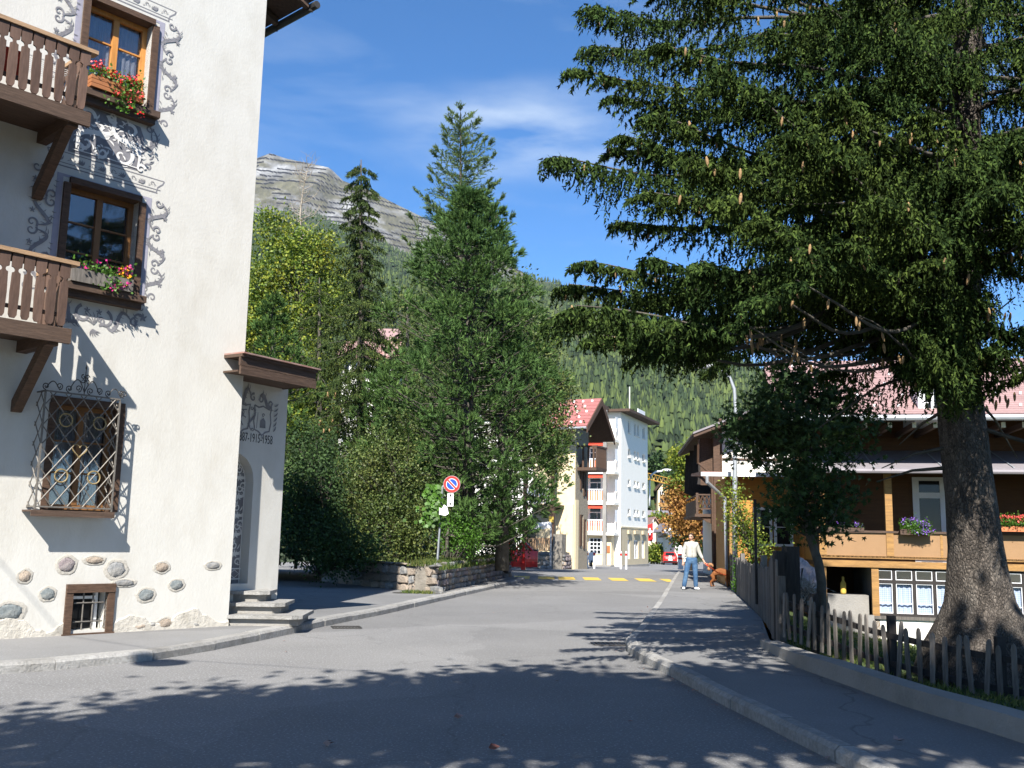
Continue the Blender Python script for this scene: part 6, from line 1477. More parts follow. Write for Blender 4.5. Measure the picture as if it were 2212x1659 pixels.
def build_mountain():
    xs=np.linspace(-2600,1100,250); ysm=np.concatenate([np.linspace(YM+500,YM,4),np.linspace(YM-6,1750,130)])
    V=np.array([(x,y,mt_h(x,y)) for y in ysm for x in xs]); n=len(xs); F=[]
    for j in range(len(ysm)-1):
        for i in range(n-1): a=j*n+i; F.append((a,a+n,a+n+1,a+1))
    me=np_mesh('mountain',V,np.array(F)); me.polygons.foreach_set('use_smooth',[True]*len(F))
    m=bpy.data.materials.new('alpine_rock_and_grass'); m.use_nodes=True; N=m.node_tree.nodes; K=m.node_tree.links; b=N['Principled BSDF']; b.inputs['Roughness'].default_value=.95; b.inputs['Specular IOR Level'].default_value=.1
    tc=N.new('ShaderNodeTexCoord'); n1=_n(N,'ShaderNodeTexNoise',Scale=.0052,Detail=12,Roughness=.68); K.new(tc.outputs['Object'],n1.inputs['Vector'])
    mp=_n(N,'ShaderNodeMapping'); mp.inputs['Scale'].default_value=(1,.25,.35); mp.inputs['Rotation'].default_value=(0,.5,0); K.new(tc.outputs['Object'],mp.inputs['Vector']); n2=_n(N,'ShaderNodeTexNoise',Scale=.022,Detail=12,Roughness=.75); K.new(mp.outputs[0],n2.inputs['Vector'])
    cr=N.new('ShaderNodeValToRGB'); e=cr.color_ramp.elements; e[0].position=.45; e[0].color=(.115,.108,.070,1); e[1].position=.56; e[1].color=(.20,.198,.19,1); e3=cr.color_ramp.elements.new(.47); e3.color=(.14,.132,.10,1); e4=cr.color_ramp.elements.new(.62); e4.color=(.33,.33,.32,1)
    K.new(n1.outputs['Fac'],cr.inputs[0]); c2=N.new('ShaderNodeValToRGB'); c2.color_ramp.elements[0].position=.35; c2.color_ramp.elements[0].color=(.45,.45,.45,1); c2.color_ramp.elements[1].position=.68; c2.color_ramp.elements[1].color=(1.4,1.4,1.4,1); K.new(n2.outputs['Fac'],c2.inputs[0])
    mx=N.new('ShaderNodeMixRGB'); mx.blend_type='MULTIPLY'; mx.inputs[0].default_value=1; K.new(cr.outputs[0],mx.inputs[1]); K.new(c2.outputs[0],mx.inputs[2]); K.new(mx.outputs[0],b.inputs['Base Color'])
    bp=_n(N,'ShaderNodeBump',Strength=1.,Distance=14.); K.new(n2.outputs['Fac'],bp.inputs['Height']); K.new(bp.outputs[0],b.inputs['Normal'])
    link('mountain',me,m,kind='structure')
    # avalanche barriers: rows of steel fences along the contours of the right flank
    random.seed(5); mb=MB(); dz=29.
    top=max(p[1] for p in RP)
    k=0; z=top-10
    while z>top-720:
        # for each x, find y where the terrain has height z
        x=-1150+random.uniform(-25,25)+ (k%3)*18; start=x
        run=0
        while x<120:
            if rz_(x)>z+6:
                y0,y1=1800.,YM
                for _ in range(13):
                    ym=(y0+y1)/2
                    if mt_h(x,ym)<z: y0=ym
                    else: y1=ym
                y=(y0+y1)/2
                lim=-1010+ (top-z)*.95
                if y>YM-900 and x>lim-110 and mn.noise(Vector((x*.010,z*.05,2)))>-.12:
                    h=mt_h(x,y); h2=mt_h(x+13,y)
                    mb.add([(x,y-2,h-2),(x+13.2,y-2,h2-2),(x+13.2,y-4,h2+3.4),(x,y-4,h+3.4)],[(0,1,2,3)])
            x+=13
        z-=dz*random.uniform(.85,1.15); k+=1
    mm=mat('barrier_steel',(.035,.03,.028),.8,.2,.05,0)
    obj('avalanche_barriers',mb,mm,kind='stuff')
build_mountain()
# ================================================================ FOREST on the slopes
def build_forest():
    n=17000; P=[]
    r=rng
    lo,hi=np.log(235.),np.log(2560.)
    while len(P)<n:
        y=exp(r.uniform(lo,hi)); az=r.uniform(-.42,.52); x=az*y; z=terr(x,y)
        if y<330 and -.02<az<.30 and r.random()<.5: continue
        # clearing with bare brown earth right of the hotel
        if 255<y<420 and .14<az<.20 and z<55 and r.random()<.85: continue
        P.append((x,y,z))
    P=np.array(P); H=r.uniform(13,24,n)*(.75+.25*r.random(n)); 
    H*=np.clip(1.0-.35*(P[:,1]-900)/1700,.5,1)
    Rr=H*r.uniform(.13,.20,n); tiers=5; seg=6
    V=[];F=[];off=0
    ang=np.arange(seg)*2*pi/seg
    for t in range(tiers):
        f0=.10+.84*t/tiers; f1=min(1,f0+.36); rad=Rr*(1-f0)**.8
        a=ang[None,:]+r.uniform(0,6.28,(n,1)); rr=rad[:,None]*r.uniform(.45,1.35,(n,seg))
        base=np.stack([P[:,0:1]+rr*np.cos(a),P[:,1:2]+rr*np.sin(a),P[:,2:3]+H[:,None]*(f0+r.uniform(-.06,.04,(n,seg)))],2)
        tip=np.stack([P[:,0],P[:,1],P[:,2]+H*f1],1)[:,None,:]
        vv=np.concatenate([base,tip],1).reshape(-1,3); V.append(vv)
        idx=(np.arange(n)*(seg+1))[:,None]
        for k in range(seg): F.append(np.concatenate([idx+k,idx+(k+1)%seg,idx+seg],1)+off)
        off+=n*(seg+1)
    me=np_mesh('forest',np.vstack(V),np.vstack(F)); link('forest',me,'ffar',kind='stuff')
    # nearest slope edge: separate larches and spruces with bare trunks above the brown clearing
    return P
build_forest()
# ================================================================ TREE MAKERS
def limb_mesh(parent,name,paths,m,seg=6,label=None):
    mb=MB()
    for p,r in paths: mb.tube(p,r,seg,False)
    return obj(name,mb,m,parent,label,smooth=True)
def spruce(root,trunk,H,z_first,nb,length_fn,leafm,barkm,droop=.22,sec_step=.14,sec_len=.55,ter_step=.09,ter_len=.32,needles=9,nl=.05,nw=.016,hang=.85,explicit=(),clip=None,tip_up=.25,flat=.0,r_br=.05,crown_name='foliage',rdir=None,upright=0.,patchy=False):
    """conifer: trunk points as function trunk(z)->Vector, branches with side sprays from which needle twigs hang"""
    bp=[]; br=[]
    def trunk_at(z): return trunk(z)
    branches=list(explicit)
    ga=0
    for i in range(nb):
        f=(i+.5)/nb; z=z_first+(H-z_first)*f**1.15; ga+=2.39996+random.uniform(-.35,.35); ln=length_fn(f)*random.uniform(.78,1.12)
        if rdir is not None:
            ln*=rdir(ga%(2*pi),z)
        if ln<.25: continue
        o=trunk_at(z); d=Vector((cos(ga),sin(ga),0)); branches.append((o,d,ln,None))
    secP=[];secD=[];secL=[]
    for (o,d,ln,tip) in branches:
        n=max(5,int(ln/.3)); pts=[]
        el0=random.uniform(.05,.25)+upright
        if tip is not None:
            e=tip; 
            for k in range(n+1):
                t=k/n; p=o.lerp(e,t); p=p+Vector((.05*sin(7*t+o.z*9)*ln*.3,.06*sin(5*t+e.x*7)*ln*.3,-droop*ln*.6*sin(pi*t)*(1-.3*t)+.02*ln*sin(9*t+e.z*5)*min(1,3*(1-t)))); pts.append(p)
        else:
            side=Vector((-d.y,d.x,0))*random.uniform(-.12,.12)*ln
            for k in range(n+1):
                t=k/n; p=o+d*(ln*t)+side*(t*t)+Vector((0,0,ln*(el0*t-droop*2.0*t**1.6+tip_up*max(0,t-.55)**1.5*1.6))); pts.append(p)
        bp.append((pts,[max(.008,r_br*(ln/4)**.7*(1-.85*k/n)) for k in range(n+1)]))
        # side sprays
        s=.12*ln if ln>1.2 else .05; acc=0
        tot=ln; ns=int((tot-s)/sec_step)
        for q in range(ns):
            t=(s+q*sec_step)/tot; k=min(n-1,int(t*n)); fr=t*n-k; P=pts[k].lerp(pts[k+1],fr); tg=(pts[k+1]-pts[k]).normalized(); sd=tg.cross(Vector((0,0,1))).normalized()
            for sgn in (1,-1):
                l=sec_len*(1.0-.72*abs(t-.45)**1.0)*random.uniform(.6,1.25)*min(1,ln/2.2+.25)*(1 if t<.85 else .6)
                a=random.uniform(.7,1.15); D=(tg*cos(a)+sd*sgn*sin(a)+Vector((0,0,random.uniform(-.25,.12)+upright*.6))).normalized()
                secP.append(P);secD.append(D);secL.append(l)
        for q in range(0,ns,3):
            t=(s+q*sec_step)/tot; k=min(n-1,int(t*n)); P=pts[k].lerp(pts[k+1],t*n-k); tg=(pts[k+1]-pts[k]).normalized(); secP.append(P);secD.append((tg+Vector((0,0,.12))).normalized());secL.append(sec_len*.45)
        tg=(pts[-1]-pts[-2]).normalized(); sd=tg.cross(Vector((0,0,1))).normalized()
        for a_ in (-.5,-.2,0,.2,.5): secP.append(pts[-1]-tg*.12);secD.append((tg+sd*a_).normalized());secL.append(sec_len*.42)
    SP=np.array(secP,dtype=float);SD=np.array(secD,dtype=float);SL=np.array(secL,dtype=float)
    nt=max(3,int(sec_len/ter_step)); T=(np.arange(nt)+.5)/nt
    TP=(SP[:,None,:]+SD[:,None,:]*(SL[:,None]*T[None,:])[...,None]); TP[...,2]-= (SL[:,None]*T[None,:]**2)*.35*(hang)
    TP=TP.reshape(-1,3); TD=np.repeat(SD,nt,0)*(1-hang)+rng.normal(size=TP.shape)*.20; TD[:,2]-=hang; TD=unit(TD)
    TL=ter_len*rng.uniform(.35,1.2,len(TP))*np.repeat(np.clip(SL/sec_len,.4,1.2),nt)
    if patchy:
        pm=np.array([mn.noise(Vector((p[0]*1.9,p[1]*1.9,p[2]*1.9))) for p in SP]); TL=TL*np.repeat(np.clip(.85+1.7*pm,.25,1.7),nt)
    # along the spray itself too
    u=(np.arange(needles)+.3)/needles
    NP=(TP[:,None,:]+TD[:,None,:]*(TL[:,None]*u[None,:])[...,None]).reshape(-1,3)
    ND=np.repeat(TD,needles,0)*1.0+rng.normal(size=NP.shape)*.55
    if clip is not None:
        k=clip(NP); NP=NP[k];ND=ND[k]
    V,F=tri_leaves(NP,ND,nl*rng.uniform(.7,1.3,len(NP)),nw)
    o=link(crown_name,np_mesh(crown_name,V,F),leafm,root)
    sb=[(( SP[i],SP[i]+SD[i]*SL[i]*.8+np.array([0,0,-.2*SL[i]*hang])),[.006,.003]) for i in range(0,len(SP),3 if len(SP)>6000 else 1)]
    limb_mesh(root,'branches',bp,barkm,5)
    return branches,bp,sb
def trunk_obj(root,pts,rad,m,seg=14,flare=None):
    mb=MB(); mb.tube(pts,rad,seg)
    o=obj('trunk',mb,m,root,smooth=True); return o
def trunk_fn(pts):
    pts=[Vector(p) for p in pts]
    def f(z):
        for a,b in zip(pts[:-1],pts[1:]):
            if a.z<=z<=b.z: return a.lerp(b,(z-a.z)/(b.z-a.z))
        return pts[-1].copy() if z>pts[-1].z else pts[0].copy()
    return f
# ---------------- the big spruce on the right
def big_spruce():
    random.seed(77)
    Y=12.6
    T=[at(2128,1420,Y)+Vector((0,0,-.5)),at(2124,1395,Y),at(2116,1300,Y),at(2106,1180,Y),at(2095,1060,Y),at(2082,940,Y),at(2070,820,Y),at(2072,680,Y),at(2074,560,Y),at(2076,400,Y),at(2085,200,Y),at(2095,0,Y)]
    top=T[-1]+Vector((.1,.2,5.5)); T=T+[T[-1].lerp(top,.5),top]
    R=[.78,.62,.40,.325,.29,.28,.27,.255,.265,.235,.20,.165,.11,.03]
    root=thing('spruce_tree','huge old spruce with thick trunk and drooping cone laden branches, right of the street','tree',(T[1].x,T[1].y,T[1].z))
    off=-Vector(T[1]); Tl=[p+off for p in T]
    # trunk with root flare
    mb=MB(); seg=30; n0=0
    path=[]; rr=[]
    for a,b,ra,rb in zip(Tl[:-1],Tl[1:],R[:-1],R[1:]):
        for k in range(6): path.append(a.lerp(b,k/6)); rr.append(ra+(rb-ra)*k/6)
    path.append(Tl[-1]); rr.append(R[-1])
    mb.tube(path,rr,seg)
    V=[]
    for i,v in enumerate(mb.v):
        ring=i//seg; c=path[min(ring,len(path)-1)]; v=Vector(v); d=v-c; a=atan2(d.y,d.x); hgt=max(0,.9-(c.z))/.9
        s=1+.10*mn.noise(Vector((a*1.6,c.z*.9,0)))+ .035*mn.noise(Vector((a*7,c.z*3,3)))+ (.15*max(0,hgt)*(.5+.5*sin(5*a+1)))
        V.append(tuple(c+d*s))
    mb.v=V; obj('trunk',mb,'bark',root,smooth=True)
    tf=trunk_fn(Tl); z0=Tl[0].z
    tips=[(1194,345,11.0,-.2),(1240,150,11.2,0),(1275,5,12,0),(1330,330,12.5,0),(1345,480,13,0),(1250,560,11.4,0),(1188,685,10.8,0),(1215,615,12.4,0),(1290,720,11.6,0),(1290,100,13.4,0),(1330,-60,11,0),(1255,660,9.8,0),(1400,560,10.6,0),(1380,420,10.2,0),(1420,250,10.0,0),(1450,90,10.4,0),(1500,330,9.4,0),(1530,560,9.6,0),(1480,690,10.2,0),(1390,720,12.2,0),(1620,480,9.0,0),(1640,640,9.3,0),(1700,280,9.0,0),(1800,520,9.2,0),(1560,150,9.6,0),(1560,700,11.,0),(1700,740,10.2,0),(1850,680,9.8,0),(1380,640,14,0),(1500,680,14.5,0),(1660,730,14.2,0),(1800,200,9.2,0),(1900,420,9.1,0),(1330,720,13.5,0),(1800,800,13.5,0),(1940,740,10.2,0),(2190,640,10.5,0),(2230,480,10,0),(2200,300,9.8,0),(1980,250,9.3,0),(2000,560,9.6,0),(1600,700,9.6,0),(1740,600,8.9,0),(1400,-80,10.6,0),(1600,-100,9.8,0),(1850,-60,9.4,0),(2150,745,10.6,0),(2230,800,11.2,0),(1960,800,11.0,0),(1890,770,11.4,0),(2270,690,11,0),(2160,850,11.6,0),(1320,210,11.8,0),(1360,300,11.2,0),(1560,420,9.3,0)]
    ex=[]
    for (x,y,Yt,_) in tips:
        tip=at(x,y,Yt)+off; ln0=(Vector((tip.x,tip.y,0))-Vector((tf(tip.z).x,tf(tip.z).y,0))).length
        oz=tip.z+ln0*random.uniform(.15,.32); o=tf(min(oz,Tl[-1].z-.5)); d=Vector((tip.x-o.x,tip.y-o.y,0)).normalized(); ex.append((o,d,(tip-o).length,tip))
    def lf(f): return 4.3*(1-f)**.75+.5
    def rdir(a,z):
        # shorter towards the street than the reaching boughs above
        dx=cos(a); return .92 if dx<-.5 else 1.0
    ypro=off
    def clip(NP):
        # keep the space in front of the house and below the lowest boughs open
        W0=NP-np.array(off)[None,:]
        k=W0[:,2]>np.where((W0[:,0]>1.8)&(W0[:,0]<4.4),3.95,3.25)+.3*np.sin(W0[:,0]*2.3)
        near=(np.hypot(NP[:,0]-np.interp(NP[:,2],[p.z for p in Tl],[p.x for p in Tl]),NP[:,1])<.45)
        gap=np.array([mn.noise(Vector((q[0]*.9,q[1]*.9,q[2]*1.5))) for q in W0[::10]])
        gap=np.repeat(gap,10)[:len(W0)]; return k&~near&((gap>-.20)|(np.hypot(NP[:,0],NP[:,1])>3.4))
    br,bp,sb=spruce(root,tf,Tl[-1].z-.2,Tl[6].z+1.6,96,lf,'needle','bark2',droop=.22,sec_step=.115,sec_len=.78,ter_step=.085,ter_len=.40,needles=10,nl=.060,nw=.027,hang=.86,patchy=True,explicit=ex,clip=clip,tip_up=.22,r_br=.038,rdir=rdir)
    # bare dead stubs on the lower trunk
    st=[]
    for z in np.arange(Tl[4].z,Tl[7].z+1.5,.28):
        a=random.uniform(0,6.28); o=tf(z); d=Vector((cos(a),sin(a),random.uniform(-.3,.1))); l=random.uniform(.5,2.2); st.append(([o+d*.2,o+d*l*.6+Vector((0,0,-.05*l)),o+d*l+Vector((0,0,-.2*l))],[.03,.018,.006]))
    limb_mesh(root,'dead_branches',st,'bark2',5)
    # cones hanging near the branch ends
    cm=MB().lathe([(.004,.0),(.012,-.012),(.019,-.04),(.021,-.075),(.017,-.11),(.009,-.135),(.002,-.145)],8).mesh('cone',True); cm.materials.append(M['cone'])
    cnt=0
    for (o,d,ln,tip),(pts,_) in zip(br,bp):
        if cnt>230: break
        k=random.randint(2,6) if tip is not None else random.choice((0,0,2,3))
        for _ in range(k):
            t=random.uniform(.72,1.0) if random.random()<.8 else random.uniform(.4,.7); n=len(pts)-1; i=min(n-1,int(t*n)); p=pts[i].lerp(pts[i+1],t*n-i)+Vector((random.gauss(0,.10),random.gauss(-.05,.10),random.uniform(-.06,0)))
            c=bpy.data.objects.new('cone',cm); COL.objects.link(c); c.parent=root; c.location=p; c.rotation_euler=(random.uniform(-.2,.2),random.uniform(-.2,.2),0); s=random.uniform(.65,.9); c.scale=(s,s,s); cnt+=1
big_spruce()
# ---------------- broadleaf maker
def broadleaf(root,blobs,n,ll,lw,leafm,barkm,trunk_pts,tr,shell=.55,name='foliage',twigs=True,mask=None,cl=.28,star=False,pref=None):
    """blobs: (centre, radii) ellipsoids filled with leaf clusters; limbs run from the trunk to the clusters"""
    w=np.array([b[1][0]*b[1][1]*b[1][2] for b in blobs])**.67; w/=w.sum(); C=[];
    nc=max(20,n//45)
    ks=rng.choice(len(blobs),nc,p=w)
    d=unit(rng.normal(size=(nc,3))); rad=(shell+(1-shell)*rng.random(nc))[:,None]
    Cc=np.array([blobs[k][0] for k in ks]); Rr=np.array([blobs[k][1] for k in ks]); C=Cc+d*Rr*rad
    if mask is not None: C=C[mask(C)]; nc=len(C)
    ki=rng.integers(0,nc,n); g=rng.normal(size=(n,3))*cl*np.array([1,1,.7]); P=C[ki]+g
    D=unit(g)+unit(rng.normal(size=(n,3)))*.9+np.array([0,0,-.15])
    if not star: V,F=dia_leaves(P,D,ll*rng.uniform(.7,1.25,n),lw,.12)
    else:
        # lobed maple leaf: five pointed lobes as a fan
        D=unit(D); R=unit(np.cross(D,rng.normal(size=(n,3)))); L_=ll*rng.uniform(.7,1.2,n)
        angs=[-2.0,-1.55,-1.15,-.8,-.5,-.25,0,.25,.5,.8,1.15,1.55,2.0]; rs=[.25,.55,.32,.82,.42,.5,1.,.5,.42,.82,.32,.55,.25]
        ring=[P]+[P+(D*cos(a)+R*sin(a))*(L_*r)[:,None] for a,r in zip(angs,rs)]
        V=np.stack(ring,1); k=len(ring); V=V.reshape(-1,3); base=(np.arange(n)*k)[:,None]
        F=np.concatenate([np.concatenate([base,base+i,base+i+1],1) for i in range(1,k-1)],0)
    link(name,np_mesh(name,V,F),leafm,root)
    mb=MB()
    tp=[Vector(p) for p in trunk_pts]; mb.tube(tp,tr,8)
    obj('trunk',mb,barkm,root,smooth=True)
    if twigs:
        pl=[]
        sel=C[rng.permutation(nc)[:min(nc,90)]]
        for c in sel:
            c=Vector(c); zt=tp[-1].z; a=min(tp,key=lambda q:(q-c).length+abs(q.z-(c.z-1))*.5+(2 if q.z>c.z else 0)); m_=a.lerp(c,.5)+Vector((random.uniform(-.1,.1),random.uniform(-.1,.1),-.08)); pl.append(([a,m_,c],[tr[-1]*.7+.008,.014,.004]))
        limb_mesh(root,'branches',pl,barkm,4)
    return C
def tree_thing(label,x,Y,z,name='tree',cat='tree',group=None): return thing(name,label,cat,(x,Y,z),0,group)
def loc_at(o,x,y,Y): return at(x,y,Y)-o.location
# dark spruce B
def conifer(label,px,Ybase,zb,ytop,name,leafm,barkm,nb,rpx,zf,**k):
    Y=Ybase; b=at(px,1200,Y); b.z=zb; t=at(px,ytop,Y); 
    r=tree_thing(label,b.x,Y,zb,name); H=t.z-zb
    base=Vector((0,0,-.3)); top=Vector((t.x-b.x,0,H)); tf=trunk_fn([base,top])
    k.setdefault('trunk_r',.22); tr=k.pop('trunk_r')
    obj('trunk',MB().tube([base,base.lerp(top,.35),base.lerp(top,.7),top],[tr,tr*.75,tr*.45,.02],10),barkm,r,smooth=True)
    R=rpx/2150*Y; prof=k.pop('prof',lambda f:(1-f)**.8)
    br,bp,_=spruce(r,tf,H-.15,H*zf,nb,lambda f:R*prof(f)*random.uniform(.8,1.15)+.30,leafm,barkm,**k)
    return r,br,bp,tf,H
random.seed(3)
r,br,bp,tf,H=conifer('tall narrow dark spruce with tan cones and a visible grey trunk, left of the larch',780,37,.9,345,'spruce_tree','needle2','bark2',125,138,.10,droop=.28,sec_step=.19,sec_len=.85,ter_step=.13,ter_len=.42,needles=6,nl=.12,nw=.04,hang=.75,tip_up=.3,prof=lambda f:(1-f)**.72*(1 if f<.45 else 1-.45*min(1,(f-.45)/.25)*1.0+.0),r_br=.05)
cm=MB().lathe([(.006,.0),(.03,-.03),(.034,-.10),(.02,-.18),(.003,-.2)],6).mesh('cone',True); cm.materials.append(M['cone']); cnt=0
for (o,d,ln,tip),(pts,_) in zip(br,bp):
    if cnt>150: break
    for _ in range(3):
        t=random.uniform(.5,1.); n=len(pts)-1; i=min(n-1,int(t*n)); p=pts[i].lerp(pts[i+1],t*n-i)+Vector((random.gauss(0,.15),-.15+random.gauss(0,.1),-.1)); c=bpy.data.objects.new('cone',cm); COL.objects.link(c); c.parent=r; c.location=p; cnt+=1
# larch C
conifer('tall feathery pale green larch rising highest behind the stone pine',995,44,.9,243,'larch_tree','larch','bark2',135,190,.08,droop=-.02,sec_step=.20,sec_len=.85,ter_step=.14,ter_len=.34,needles=6,nl=.13,nw=.034,hang=.05,tip_up=.5,upright=.28,prof=lambda f:(1-f)**.58*(1.0 if f<.45 else .86),r_br=.045)
# stone pine D: rounded tufts
def stone_pine(label,px,Y,zb,ytop,prof,nt,tuft=.26,lean=0,leafm='pine',seed=5,name='stone_pine'):
    random.seed(seed); b=at(px,1200,Y); t=at(px+lean,ytop,Y); r=tree_thing(label,b.x,Y,zb,name); H=t.z-zb
    top=Vector((t.x-b.x,0,H)); trp=[Vector((0,0,-.3)),top*.4,top*.75,top]; obj('trunk',MB().tube(trp,[.24,.17,.09,.03],8),'bark2',r,smooth=True)
    P=[];D=[];paths=[]
    nbr=nt//24
    for i in range(nbr):
        f=((i+.5)/nbr)**.9; z=H*(.04+.96*f); R=prof(f)*random.uniform(.55,1.18)*(1.0+.12*sin(f*34)); a=random.uniform(0,2*pi)
        if random.random()<.35: a=-pi/2+random.gauss(0,.9)
        o=top*(z/H)*1.0; o=Vector((o.x,o.y,z-.10*R)); d=Vector((cos(a),sin(a),0)); e=o+d*R+Vector((0,0,.22*R+.1)); m_=o.lerp(e,.5)+Vector((0,0,-.12*R)); paths.append(([o,m_,e],[.035,.02,.008]))
        for k in range(24):
            w_=Vector((random.gauss(0,1),random.gauss(0,1),random.gauss(.25,.8))).normalized(); cr_=.13+.13*min(1,R); q=e-d*.05+Vector((w_.x*cr_,w_.y*cr_,w_.z*cr_*.75))
            if k>19: q=o.lerp(e,random.uniform(.35,.9))+w_*.15
            P.append(q); dd=(w_*.8+d*.35+Vector((0,0,.45))).normalized(); D.append(dd)
    P=np.array(P);D=np.array(D); n=24; S=rng.uniform(.6,1.2,len(P))
    u=np.repeat(rng.uniform(0,1,(len(P),1)),n,0)
    bp_=np.repeat(P,n,0)+np.repeat(D,n,0)*(rng.uniform(0,.7,(len(P)*n,1)))*tuft*np.repeat(S,n)[:,None]
    nd=np.repeat(D,n,0)*1.35+unit(rng.normal(size=(len(P)*n,3)))*.8
    V,F=tri_leaves(bp_,nd,tuft*.58*np.repeat(S,n)*rng.uniform(.7,1.2,len(bp_)),.025)
    link('foliage',np_mesh('foliage',V,F),leafm,r); limb_mesh(r,'branches',paths,'bark2',5)
    return r
def pr(pts):
    xs=[p[0] for p in pts]; ys=[p[1] for p in pts]
    return lambda f: float(np.interp(f,xs,ys))
stone_pine('dense blue green stone pine with rounded needle tufts behind the garden wall',1012,32.5,.8,432,pr([(0,2.0),(.12,2.4),(.3,2.9),(.5,2.7),(.7,2.1),(.85,1.3),(.95,.75),(1,.3)]),7800,.27,seed=5)
stone_pine('lower bushy stone pine leaning over the garden wall, just right of the no parking sign',1085,33.5,.8,690,pr([(0,1.2),(.2,1.7),(.5,1.75),(.8,1.1),(1,.3)]),2200,.25,seed=8)
stone_pine('small stone pine in front of the yellow green tree at the edge of the house',590,31,.9,655,pr([(0,1.3),(.3,1.35),(.7,.95),(.9,.45),(1,.1)]),1500,.24,seed=9)
stone_pine('stone pine filling the lower left behind the porch roof',840,36,.9,800,pr([(0,1.8),(.4,1.9),(.8,1.0),(1,.2)]),1700,.25,seed=12)
# tree A: yellow green broadleaf with dead top
def blobs_px(root,lst,Y):
    out=[]
    for (x,y,rx,rz,dy) in lst:
        c=at(x,y,Y+dy)-root.location; s=(Y+dy)/2150; out.append((tuple(c),(rx*s,min(rx,rz)*s*.9,rz*s)))
    return out
random.seed(14)
b=at(640,1200,42); r=tree_thing('yellow green broadleaf tree with a bleached dead crown top, beside the painted house',b.x,42,1.0,'broadleaf_tree')
bl=blobs_px(r,[(600,520,50,55,0),(660,580,65,60,0),(560,600,50,70,-.5),(620,680,90,80,0),(700,640,60,70,.5),(560,740,60,80,0),(650,790,80,80,-1),(575,850,60,70,-.5),(690,530,35,40,0),(640,900,90,80,-1.5),(585,470,28,22,0),(545,690,35,60,-1)],42)
def tp(x,y,dy=0): return at(x,y,42+dy)-r.location
broadleaf(r,bl,26000,.15,.11,'leafy','bark2',[Vector((0,0,-.5)),tp(650,800),tp(655,650),tp(652,520)],[.2,.15,.10,.05],shell=.45,cl=.36)
dd=[]
main=[tp(652,520),tp(648,470),tp(653,420),tp(660,385),tp(668,350)]; dd.append((main,[.07,.05,.035,.02,.008]))
random.seed(4)
for i in range(46):
    t=random.uniform(0,.97); k=min(3,int(t*4)); o=main[k].lerp(main[k+1],t*4-k); a=random.uniform(0,2*pi); l=random.uniform(.4,1.3)*(1.1-t*.6); e=o+Vector((cos(a)*l*.8,sin(a)*l*.5,l*.75)); m_=o.lerp(e,.5)+Vector((cos(a)*.15,0,-.05)); dd.append(([o,m_,e],[.022,.013,.004]))
    for _ in range(2): q=m_.lerp(e,random.random()); dd.append(([q,q+Vector((random.gauss(0,.25),random.gauss(0,.2),random.uniform(.1,.35)))],[.008,.003]))
limb_mesh(r,'dead_top',dd,'deadwood',4,'bare bleached branches at the top')
# tree F: birch like tree over the red roofed chalet
b=at(1075,1200,46); r=tree_thing('light olive broadleaf tree hanging over the white railed balcony of the red roofed chalet',b.x,46,.5,'broadleaf_tree')
bl=blobs_px(r,[(1170,760,40,55,0),(1205,850,36,50,0),(1155,890,50,70,0),(1195,940,34,50,-.5),(1150,820,45,60,1),(1190,1000,26,30,-.5),(1125,960,40,60,0),(1130,700,35,50,1)],46)
tp2=lambda x,y: at(x,y,46)-r.location
broadleaf(r,bl,17000,.13,.10,'leafb','bark2',[Vector((0,0,-.8)),tp2(1095,1060),tp2(1130,900),tp2(1165,780)],[.16,.12,.08,.04],shell=.4,cl=.34)
b=at(1085,1200,52); r=tree_thing('broadleaf tree filling the gap behind the stone pine, left of the red roof',b.x,52,.5,'broadleaf_tree')
bl=blobs_px(r,[(1110,640,40,60,0),(1125,760,55,80,0),(1060,700,50,90,0),(900,760,60,90,0),(890,900,70,90,0),(1000,800,80,120,0),(1125,880,50,70,0),(870,650,40,60,0)],52)
broadleaf(r,bl,14000,.17,.12,'leafb','bark2',[Vector((0,0,-.8)),Vector((0,0,5)),Vector((0,0,9))],[.2,.15,.06],shell=.3,cl=.45)
# more conifers filling the lower left
random.seed(41)
conifer('lower dark spruce with hanging boughs behind the porch roof',690,40,.9,600,'spruce_tree','needle2','bark2',70,150,.05,droop=.3,sec_step=.26,sec_len=.8,ter_step=.18,ter_len=.45,needles=6,nl=.13,nw=.036,hang=.8,tip_up=.2,r_br=.04)
conifer('small spruce between the dark spruce and the stone pine',880,40,.9,640,'spruce_tree','needle2','bark2',60,110,.05,droop=.3,sec_step=.26,sec_len=.7,ter_step=.18,ter_len=.4,needles=6,nl=.13,nw=.036,hang=.75,tip_up=.2,r_br=.04)
# shrubs in front of the garden
def shrub(label,px,Y,zb,lst,n,ll,lw,leafm,cl=.25,shell=.5,name='shrub',cat='shrub',group=None):
    b=at(px,1200,Y); r=thing(name,label,cat,(b.x,Y,zb),0,group); bl=blobs_px(r,lst,Y)
    broadleaf(r,bl,n,ll,lw,leafm,'bark2',[Vector((0,0,-.4)),Vector((0,0,.8)),Vector((.1,0,1.6))],[.06,.05,.02],shell=shell,cl=cl); return r
shrub('large rounded olive yellow shrub behind the sign, its left side in the house shadow',850,31,.8,[(845,1010,75,85,0),(780,1050,80,95,.5),(880,1100,65,80,-.3),(810,1150,85,80,-.5),(900,1170,55,60,-.5),(740,1120,60,90,.5),(860,930,45,45,.5)],26000,.085,.055,'leafb',.22)
shrub('dark leafy shrub in the shade beside the porch',690,29,.8,[(680,1050,65,90,0),(640,1130,50,80,0),(700,1170,80,70,-.5),(660,960,45,60,1),(760,1190,70,50,-.8)],15000,.10,.065,'leafd',.24)
shrub('bright green shrub low beside the porch wall',640,34,.8,[(630,1110,40,35,0),(655,1130,40,30,0)],3500,.09,.07,'leafg',.2)
